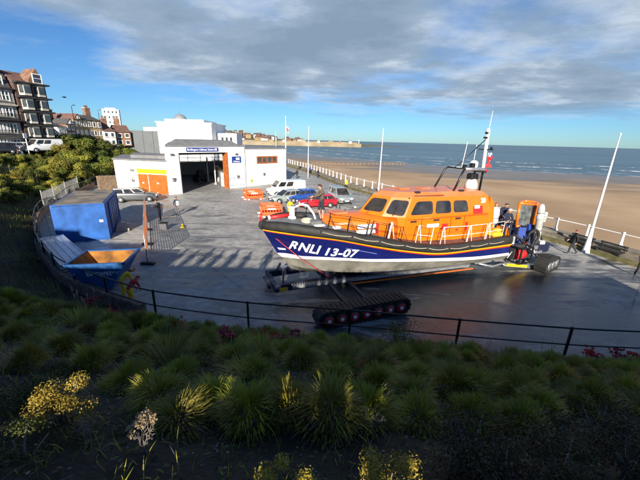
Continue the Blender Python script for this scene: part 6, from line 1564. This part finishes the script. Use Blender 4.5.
# ------------------------------------------------------------------ vehicles
def car(loc, rz, label, paint, L_=4.1, W_=1.74, h_=1.48, kind='hatch', cat='car'):
    e = empty({'van': 'parked_van', 'mpv': 'parked_car'}.get(kind, 'parked_car'), loc, rz); tag(e, label, cat)
    hw = W_ / 2; l2 = L_ / 2; wr = .31 if kind != 'van' else .34
    bonnet, sill = (.92, .24) if kind == 'hatch' else ((1.02, .26) if kind == 'mpv' else (1.12, .28))
    st_ = [(-l2, .42, bonnet * .72, .80), (-l2 + .07, .3, bonnet * .98, .92), (-l2 + .5, sill, bonnet + .04, .98), (-.3 * L_, sill, bonnet + .04, 1), (0, sill, bonnet + .01, 1), (.2 * L_, sill, bonnet - .02, 1), (l2 - .55, sill, bonnet - .12, .97), (l2 - .12, .28, bonnet - .26, .88), (l2, .40, bonnet - .42, .78)]
    if kind == 'van': st_ = [(-l2, .4, 1.2, .9), (-l2 + .06, .3, 1.25, .97), (-l2 + .5, sill, 1.25, 1), (0, sill, 1.25, 1), (.22 * L_, sill, 1.22, 1), (l2 - .7, sill, 1.1, .98), (l2 - .12, .3, .92, .9), (l2, .42, .72, .82)]
    b = MB(); rings = []
    for x, z0, z1, f in st_:
        y = hw * f; rings.append([Vector((x, -y * .94, z0)), Vector((x, -y, z0 + .2)), Vector((x, -y, z1 - .16)), Vector((x, -y * .93, z1)), Vector((x, 0, z1 + .03)), Vector((x, y * .93, z1)), Vector((x, y, z1 - .16)), Vector((x, y, z0 + .2)), Vector((x, y * .94, z0))])
    b.loft(rings, paint, smooth=True); body = b.build('body', paint, e)
    zb = bonnet - .04
    if kind == 'hatch': x0, x1, t0, t1 = -l2 + .12, .23 * L_, -l2 + .55, .02 * L_
    elif kind == 'mpv': x0, x1, t0, t1 = -l2 + .08, .27 * L_, -l2 + .3, .08 * L_
    else: x0, x1, t0, t1 = -l2 + .03, l2 - .75, -l2 + .1, .22 * L_; zb = 1.2
    lo = [(x0, hw * .9), (x1, hw * .88)]; up_ = [(t0, hw * .74), (t1, hw * .72)]
    if kind == 'van': up_ = [(t0, hw * .86), (t1, hw * .84)]
    def R_(pl, z): (a, ya), (c, yc) = pl; return [Vector((a, -ya, z)), Vector((c, -yc, z)), Vector((c, yc, z)), Vector((a, ya, z))]
    b = MB(); lo_, up2 = R_(lo, zb), R_(up_, h_ - .05); cr_ = [Vector((p.x * .94 + (t0 + t1) / 2 * .06, p.y * .86, h_)) for p in up2]; b.loft([lo_, up2, cr_], paint); cab = b.build('cabin', paint, e)
    def glass(q, k=.07): 
        q = inset(q, k); n_ = (q[1] - q[0]).cross(q[3] - q[0]).normalized(); c = sum(q, Vector()) / 4
        if n_.dot(c - Vector(((x0 + x1) / 2, 0, zb))) < 0: n_ = -n_
        b = MB(); b.loft([[p - n_ * .01 for p in rounded(q, .07, 2)], [p + n_ * .012 for p in rounded(q, .07, 2)]], M_glass); b.build('window', M_glass, cab)
    glass([lo_[1], lo_[2], up2[2], up2[1]], .08); glass([lo_[0], lo_[3], up2[3], up2[0]], .1)
    for (a, c, d, f_) in ((lo_[0], lo_[1], up2[1], up2[0]), (lo_[3], lo_[2], up2[2], up2[3])):
        cuts = ((.03, .33), (.36, .64), (.67, .97)) if kind != 'van' else ((.45, .68), (.72, .95))
        for u, v in cuts:
            q = [a.lerp(c, u), a.lerp(c, v), f_.lerp(d, v), f_.lerp(d, u)]; q = [q[0].lerp(q[3], .1), q[1].lerp(q[2], .1), q[2].lerp(q[1], .12), q[3].lerp(q[0], .12)]; glass(q, .03)
    wb = L_ * .31
    for x in (-wb, wb * 1.02):
        for s in (-1, 1):
            Mx = Matrix.Translation((x, s * (hw - .1), wr)) @ Matrix.Rotation(R(90), 4, 'X')
            b = MB(); b.lathe([(wr * .6, -.11), (wr * .93, -.11), (wr, -.06), (wr, .06), (wr * .93, .11), (wr * .6, .11)], M_rubber, 20, Mx); w_ = b.build('wheel', M_rubber, e)
            b = MB(); b.lathe([(.03, -.115), (wr * .62, -.115), (wr * .62, .115), (.03, .115)], M_alu, 14, Mx); b.build('rim', M_alu, w_)
            b = MB(); b.tube([(x + (wr + .045) * math.cos(t), s * (hw + .004), wr + (wr + .045) * math.sin(t)) for t in [math.pi * i / 10 for i in range(11)]], .03, M_rubber, 6); b.build('wheel_arch', M_rubber, e)
    for s in (-1, 1):
        zh = bonnet - .3 if kind != 'van' else .85
        b = MB(); b.ell((l2 - .1, s * hw * .68, zh), (.1, .2, .1), mat('lamp_glass', (.7, .72, .74), .1, spec=.8), 10, 6); b.build('headlight', None, e)
        b = MB(); b.box((-l2 + .03, s * hw * .8, bonnet - .12), (.09, .14, .3), M_red, bev=.03); b.build('tail_light', M_red, e)
        b = MB(); b.box((x1 - .25, s * (hw + .07), zb + .1), (.14, .18, .13), paint, bev=.04); b.build('mirror', paint, e)
    b = MB(); b.box((l2 - .0, 0, .42), (.06, W_ * .5, .16), M_rubber, bev=.02); b.box((l2 - .05, 0, bonnet - .38), (.06, W_ * .36, .08), M_rubber); b.build('grille', M_rubber, e)
    b = MB(); b.box((l2 + .03, 0, .5), (.02, .5, .11), M_white); b.build('number_plate', M_white, e)
    b = MB(); b.box((-l2 - .0, 0, .62), (.03, .5, .11), M_yellow); b.build('number_plate', M_yellow, e)
    return e
P_white = mat('car_white', (.75, .76, .76), .25, var=.03, coat=.6); P_red = mat('car_red', (.42, .012, .022), .25, var=.05, coat=.6); P_blue = mat('car_blue', (.02, .07, .3), .25, var=.05, coat=.6); P_teal = mat('car_pale_green_grey', (.35, .40, .38), .25, var=.05, coat=.6, metal=.3); P_grey = mat('car_silver', (.38, .42, .43), .28, .4, var=.05, coat=.6); P_dark = mat('car_dark', (.02, .024, .032), .22, var=.05, coat=.6)
def heading(p, q): return math.atan2(q.y - p.y, q.x - p.x)
c_van = at(284, 196); car((c_van.x + .2, c_van.y + .5, 0), R(208), 'white van parked beside the station wing, farthest left of the cars', P_white, 4.9, 1.9, 2.0, 'van', 'van')
c = at(283, 203); car((c.x + .3, c.y + .5, 0), R(214), 'pale grey-green hatchback between the white van and the blue car', P_teal, 3.9, 1.68, 1.46, 'hatch')
c = at(298, 201); car((c.x + .3, c.y - .2, 0), R(212), 'blue hatchback between the grey-green car and the red car', P_blue, 4.1, 1.72, 1.46, 'hatch')
c = at(315, 208); car((c.x + .15, c.y + .6, 0), R(196), 'red hatchback parked just beyond the bow of the lifeboat', P_red, 4.3, 1.74, 1.42, 'hatch')
c = at(342, 204); car((c.x - .2, c.y + 1.4, 0), R(288), 'silver-grey high-roofed car facing the viewpoint right of the red car', P_grey, 4.5, 1.85, 1.75, 'mpv')
c = at(134, 202); car((c.x, c.y + .6, 0), R(20), 'dark silver estate car parked between the container and the orange doors', mat('car_gunmetal', (.13, .14, .15), .25, .4, coat=.6, var=.05), 4.4, 1.78, 1.55, 'mpv')
# cars on the clifftop road
r7 = random.Random(4)
for px, dep, paint, kd, lb in ((-3, 44, P_dark, 'hatch', 'dark car at the left edge of the clifftop road'), (6, 47, P_grey, 'mpv', 'silver car on the clifftop road left of the standing people'), (14, 49, P_white, 'hatch', 'white car on the clifftop road behind the people'), (33, 50, P_dark, 'mpv', 'dark car on the clifftop road left of the white van'), (44.5, 51, P_white, 'van', 'white van on the clifftop road in front of the tall hotel')):
    p = aty(px, 150, dep); car((p.x, p.y, 4.08), HRZ + R(180), lb, paint, 4.9 if kd == 'van' else 4.2, 1.8, 2.0 if kd == 'van' else 1.5, kd, 'van' if kd == 'van' else 'car')
for px, dep, tp, lb in ((18, 43, T_brown, 'person in brown on the clifftop path in front of the hotel'), (20.5, 43.4, M_white, 'person in a white top on the clifftop path in front of the hotel')):
    p = aty(px, 150, dep); person((p.x, p.y, bankz(p.x, p.y)), R(90), lb, tp, M_jeans, 1.72)
p = aty(28.5, 150, 44); b = MB(); b.tube([(0, 0, 0), (0, 0, 2.7)], .06, M_white, 8); b.box((0, 0, 2.5), (.1, .5, .6), M_white, bev=.02); o = b.build('sign_post', None); o.location = (p.x, p.y, 4.05); tag(o, 'pale sign post on the clifftop between the people and the dark car', 'sign')

# ------------------------------------------------------------------ barriers, container, skip and other yard things
M_obar = mat('orange_plastic', (.85, .12, .025), .5, var=.12, scale=2)
bsrc = None
def barrier(x, y, rz, label, group):
    global bsrc
    if bsrc is None:
        e = empty('plastic_barrier'); W_ = 1.9
        b = MB()
        for s in (-1, 1): b.box((s * W_ / 2, 0, .5), (.1, .06, 1.0), M_obar, bev=.015)
        for z, h_ in ((.94, .12), (.74, .16), (.32, .2), (.15, .08)): b.box((0, 0, z), (W_ - .1, .05, h_), M_obar, bev=.012)
        for k in range(1, 7): b.box((-W_ / 2 + W_ * k / 7, 0, .53), (.05, .04, .26), M_obar)
        b.build('frame', M_obar, e)
        b = MB(); b.box((0, -.03, .74), (.75, .02, .12), M_white); b.box((0, .03, .74), (.75, .02, .12), M_white); b.build('reflective_strip', M_white, e)
        for s in (-1, 1): b = MB(); b.box((s * .7, 0, .05), (.18, .55, .1), M_white, bev=.02); b.build('foot', M_white, e)
        bsrc = e; o = e
    else: o = copy_tree(bsrc)
    o.location = (x, y, 0); o.rotation_euler = (0, 0, rz); tag(o, label, 'barrier', group)
def pen(c, a, wq, label, group):
    for k, (dx_, dy_, r_) in enumerate(((0, -1, 0), (0, 1, 0), (-1, 0, 90), (1, 0, 90))):
        ww = wq / 2; v = Matrix.Rotation(a, 2) @ Vector((dx_ * .97, dy_ * ww)); barrier(c.x + v.x, c.y + v.y, a + R(r_), label[k], group)
    v = Matrix.Rotation(a, 2) @ Vector((.0, .15)); barrier(c.x + v.x, c.y + v.y, a + R(4), label[4], group)
c = at(252, 199); pen(Vector((c.x, c.y + .6)), R(24), 1.9, ['front orange barrier of the farther pen by the white wall', 'rear orange barrier of the farther pen by the white wall', 'left orange barrier of the farther pen by the white wall', 'right orange barrier of the farther pen by the white wall', 'orange barrier standing inside the farther pen'], 'orange barriers by the white wall')
c = at(271, 216); pen(Vector((c.x - .1, c.y + .6)), R(14), 1.9, ['front orange barrier of the nearer pen beyond the bow', 'rear orange barrier of the nearer pen beyond the bow', 'left orange barrier of the nearer pen beyond the bow', 'right orange barrier of the nearer pen beyond the bow', 'orange barrier standing inside the nearer pen'], 'orange barriers beyond the bow')

# shipping container
K0, K1 = at(59, 210.6, 2.6), at(109, 207.5, 2.6); K3 = at(84, 192, 2.6); K2 = at(123, 190, 2.6)
cl_ = (Vector((K1.x, K1.y)) - Vector((K0.x, K0.y))); Lk = 3.0
ang = math.atan2((K2.y - K1.y), (K2.x - K1.x))            # long axis points away from us
fx = Vector((-14.75, 21.0))                               # nearest bottom corner
ct = empty('storage_container', (fx.x, fx.y, 0), ang); tag(ct, 'bright blue steel storage container with a dark weathered roof at the left of the yard', 'container')
Lc, Wc, Hc = 6.06, 2.9, 2.55
M_cb = mat('container_blue', (.007, .085, .33), .5, var=.28, scale=1.6, rvar=.15, bump=.15, bscale=3); M_croof = mat('container_roof', (.07, .075, .085), .75, col2=(.2, .17, .13), scale=1.3, bump=.3)
b = MB()
def corr(a, c_, n, dep, nrm):
    rings = [[], []]
    for i in range(n * 4 + 1):
        t = i / (n * 4); off = (0, dep, dep, 0)[i % 4]; p = Vector(a).lerp(Vector(c_), t) + Vector(nrm) * -off
        rings[0].append(Vector((p.x, p.y, .12))); rings[1].append(Vector((p.x, p.y, Hc - .1)))
    b.loft(rings, M_cb, cap=False, closed=False)
# x along the long side (0 = near end), y from 0 (yard side) to Wc (fence side)
corr((0, 0, 0), (Lc, 0, 0), 20, .036, (0, -1, 0)); corr((0, Wc, 0), (Lc, Wc, 0), 20, .036, (0, 1, 0)); corr((Lc, .05, 0), (Lc, Wc - .05, 0), 8, .036, (1, 0, 0))
b.slab([(0.02, .02, .1), (.02, Wc - .02, .1), (.02, Wc - .02, Hc - .05), (.02, .02, Hc - .05)], -.04, M_cb)
for x in (0.04, Lc - .04):
    for y in (.04, Wc - .04): b.box((x, y, Hc / 2), (.13, .13, Hc), M_cb)
for z in (.07, Hc - .05):
    for y in (.03, Wc - .03): b.box((Lc / 2, y, z), (Lc - .14, .1, .12), M_cb)
    for x in (.03, Lc - .03): b.box((x, Wc / 2, z), (.1, Wc - .14, .12), M_cb)
b.build('shell', M_cb, ct)
b = MB()
for k in range(24): b.box((.15 + (Lc - .3) * (k + .5) / 24, Wc / 2, Hc - .0 + .02 * (k % 2)), ((Lc - .3) / 24 - .004, Wc - .16, .05), M_croof)
b.build('roof', M_croof, ct)
for k in (0, 1):
    b = MB(); b.box((2.2 + 1.55 * k, -.04, 1.25), (1.5, .05, 2.2), M_cb, bev=.01)
    for q_ in (-.4, .4): b.tube([(2.2 + 1.55 * k + q_, -.09, .2), (2.2 + 1.55 * k + q_, -.09, 2.35)], .022, M_steel, 6)
    d_ = b.build('door', M_cb, ct); b = MB(); b.box((2.2 + 1.55 * k + .4, -.11, 1.1), (.05, .04, .5), M_steel); b.build('handle', M_steel, d_)
b = MB(); b.box((-.025, .3, 1.35), (.02, .22, .16), M_white); b.build('label_plate', M_white, ct)
# grey step beside it
b = MB(); b.box((0, 0, .12), (1.6, .9, .24), M_concrete, bev=.03); b.box((0, .1, .3), (1.5, .6, .12), M_concrete, bev=.02); o = b.build('concrete_step', M_concrete); p = at(124, 229); o.location = p; o.rotation_euler = (0, 0, ang); tag(o, 'low grey concrete step at the side of the blue container', 'step')

# skip
s0, s1, s2 = at(64, 266, 1.45), at(124, 263.5, 1.45), at(137, 255, 1.45)
sx = (Vector((s1.x - s0.x, s1.y - s0.y))); Ls = sx.length; sa = math.atan2(sx.y, sx.x); Wk = 1.95
sk = empty('rubbish_skip', (s0.x, s0.y, 0), sa); tag(sk, 'open blue builder\'s skip with a rusty orange inside by the curved railing', 'skip')
M_sb = mat('skip_blue', (.01, .08, .25), .5, var=.15, scale=2); M_si = mat('skip_rust', (.12, .045, .012), .9, col2=(.40, .17, .025), scale=1.3, var=.4, bump=.3)
b = MB(); Hs = 1.45
o_ = [(0, 0, Hs), (Ls, 0, Hs), (Ls, Wk, Hs), (0, Wk, Hs)]; bo_ = [(.75, .12, .12), (Ls - .75, .12, .12), (Ls - .75, Wk - .12, .12), (.75, Wk - .12, .12)]
b.loft([bo_, o_], M_sb, cap=False); b.add(bo_, [[0, 1, 2, 3]], M_sb); body_ = b.build('outer_shell', M_sb, sk)
b = MB(); oi = [(.06, .05, Hs - .005), (Ls - .06, .05, Hs - .005), (Ls - .06, Wk - .05, Hs - .005), (.06, Wk - .05, Hs - .005)]; bi = [(.8, .17, .18), (Ls - .8, .17, .18), (Ls - .8, Wk - .17, .18), (.8, Wk - .17, .18)]
b.loft([bi, oi], M_si, cap=False); b.add(bi, [[0, 1, 2, 3]], M_si); b.build('inner_shell', M_si, sk)
b = MB()
for i in range(4): b.bar(Vector(o_[i]), Vector(o_[(i + 1) % 4]), .1, .1, M_sb)
b.build('rim', M_sb, sk)
for x in (Ls * .16, Ls * .86):
    for y in (-.1, Wk + .1): b = MB(); b.lathe([(.06, -.1), (.06, .1)], M_sb, 10, Matrix.Translation((x, y, 1.05)) @ Matrix.Rotation(R(90), 4, 'X')); b.build('lifting_lug', M_sb, sk)
vs, fs = textmesh('Brewster', .37, bold=.01); x0_ = min(v.x for v in vs)
b = MB(); b.add([(Ls * .33 + v.x - x0_, .12 * (1 - (.92 + v.y - .12) / (Hs - .12)) - .05, .92 + v.y) for v in vs], fs, mat('faded_white', (.5, .55, .62), .6)); b.build('lettering', None, sk)
# galvanised troughs stacked beside the skip
q0, q1 = at(50, 236, .9), at(76, 262, .9)
gs = empty('steel_stack', ((q0.x + q1.x) / 2, (q0.y + q1.y) / 2, 0), heading(q0, q1)); tag(gs, 'stack of long galvanised steel sheets lying between the railing and the skip', 'steel sheets')
LG = (q1 - q0).length
for k in range(6):
    b = MB(); b.box((0, .02 * (k % 2), .12 + .14 * k), (LG, 1.5 - .06 * k, .1), M_steel, bev=.02)
    for j in range(5): b.box((0, -.6 + .3 * j, .12 + .14 * k + .06), (LG - .05, .06, .04), M_steel)
    b.build('sheet', M_steel, gs)
# orange mesh fence running away from us
M_mesh = mat('rusty_orange_mesh', (.45, .13, .03), .7, var=.3, scale=6)
for k, (pa, pb) in enumerate((((-9.75, 16.6), (-11.48, 19.8)), ((-11.58, 20.0), (-13.3, 23.2)), ((-13.4, 23.4), (-15.1, 26.6)))):
    A_, B2 = Vector((*pa, 0)), Vector((*pb, 0)); e = empty('mesh_fence_panel', A_, heading(A_, B2)); tag(e, ('nearest rusty orange mesh fence panel, seen almost edge on', 'middle rusty orange mesh fence panel, seen almost edge on', 'farthest rusty orange mesh fence panel, seen almost edge on')[k], 'fence panel')
    Lp = (B2 - A_).length; b = MB()
    for x in (0, Lp): b.tube([(x, 0, .05), (x, 0, 2.0)], .03, M_steel, 8)
    for z in (.15, 1.97): b.tube([(0, 0, z), (Lp, 0, z)], .025, M_steel, 6)
    b.build('frame', M_steel, e); b = MB()
    for i in range(1, 30): b.box((Lp * i / 30, 0, 1.06), (.022, .014, 1.8), M_mesh)
    for i in range(1, 16): b.box((Lp / 2, 0, .15 + 1.8 * i / 16), (Lp, .014, .022), M_mesh)
    b.build('mesh', M_mesh, e)
    b = MB(); b.box((0.0, 0, .07), (.8 if k == 0 else .7, .26, .14), M_rubber, rz=R(58), bev=.04); b.build('foot', M_rubber, e)
# galvanised mesh panels on the bank behind the container
for k in range(3):
    pts_ = [(46, 214), (57, 208), (68, 201), (80, 194)]; A_, B2 = gp(*pts_[k]), gp(*pts_[k + 1]); A_.z -= .1; B2.z -= .1
    e = empty('weld_mesh_panel', A_, heading(A_, B2)); tag(e, ('nearest grey weld-mesh fence panel on the bank behind the container', 'middle grey weld-mesh fence panel on the bank behind the container', 'farthest grey weld-mesh fence panel on the bank behind the container')[k], 'fence panel')
    Lp = Vector((B2.x - A_.x, B2.y - A_.y)).length; dzv = B2.z - A_.z; b = MB()
    for x, z in ((0, 0), (Lp, dzv)): b.box((x, 0, z + 1.1), (.06, .06, 2.4), M_greymetal)
    b.build('frame', M_steel, e); b = MB()
    for i in range(1, 24): b.box((Lp * i / 24, 0, dzv * i / 24 + 1.15), (.008, .008, 1.9), M_steel)
    for i in range(16): z = .2 + 1.95 * i / 15; b.bar((0, 0, z), (Lp, 0, z + dzv), .008, .008, M_steel)
    b.build('mesh', M_steel, e)
# small things on the concrete
b = MB(); b.lathe([(.18, 0), (.19, .05), (.1, .08), (.03, .3)], M_yellow, 10); o = b.build('yellow_cone', M_yellow); o.location = at(182.5, 227.5); tag(o, 'tiny yellow marker on the concrete in the middle of the yard', 'marker')

# ------------------------------------------------------------------ flagpoles
def pole(p, h, r0, label, ped=0, flag=False, lean=0):
    e = empty('flagpole', p); tag(e, label, 'flagpole'); b = MB(); b.lathe([(r0, 0), (r0 * .9, h * .3), (r0 * .62, h * .75), (r0 * .4, h), (r0 * .75, h + .05), (.02, h + .14)], M_white, 10); b.build('pole', M_white, e)
    if ped: b = MB(); b.lathe([(ped * 1.5, 0), (ped * 1.25, .15), (ped, .5), (ped * .6, 1.5), (r0 * 1.05, 1.7)], M_white, 12); b.build('pedestal', M_white, e)
    return e
p0 = at(286, 180); e = pole((p0.x, p0.y, 0), 10.6, .1, 'tall white flagpole with a small flag at the corner of the lifeboat station', .16)
b = MB(); n_ = 8; vs = []
for i in range(n_ + 1):
    for j in range(6): vs.append((.1 + .09 * i * .55 + .05 * math.sin(j), .12 * math.sin(i * 1.2 + j * .7), 9.3 - j * .22 - i * .05))
b.add(vs, [[6 * i + j, 6 * i + j + 1, 6 * i + 7 + j, 6 * i + 6 + j] for i in range(n_) for j in range(5)], M_white)
o = b.build('flag', None, e); o.data.materials.append(M_red); o.data.materials.append(M_navy)
for p in o.data.polygons: p.material_index = 1 if p.index % 5 == 2 or p.index // 5 in (3, 4) else (2 if p.index == 0 else 0)
sm = o.modifiers.new('thick', 'SOLIDIFY'); sm.thickness = .012
p0 = at(308, 178); pole((p0.x, p0.y, 0), 9.2, .075, 'thin white pole on the far promenade right of the flag')
p0 = at(378, 196); pole((p0.x, p0.y, 0), 8.5, .085, 'white pole on the promenade behind the lifeboat cabin', .14)
p0 = at(585.5, 252); pole((p0.x, p0.y, 0), 7.75, .085, 'tall tapering white pole on a white base by the sea wall at the right', .17)
# thin far pole at the station corner
p0 = aty(276, 150, 120); pole((p0.x, p0.y, 0), 9.5, .07, 'thin distant pole above the wing of the lifeboat station')
# black wooden groyne baulks lying by the wall (benches with dark shadows beneath)
for px, py, lb in ((578, 247, 'dark bench against the sea wall just left of the white pole'), (608, 256, 'dark bench against the sea wall right of the white pole')):
    p = at(px, py); e = empty('bench', p, math.atan2(-5, 1.6)); tag(e, lb, 'bench'); b = MB()
    for k in range(3): b.box((0, -.16 + .16 * k, .45), (1.6, .13, .05), M_dark)
    b.build('seat', M_dark, e); b = MB()
    for k in range(2): b.box((0, .28, .62 + .18 * k), (1.6, .04, .13), M_dark)
    b.build('backrest', M_dark, e)
    for s in (-.65, .65): b = MB(); b.box((s, 0, .22), (.08, .42, .44), M_dark); b.box((s, .27, .5), (.06, .06, .7), M_dark); b.build('leg', M_dark, e)
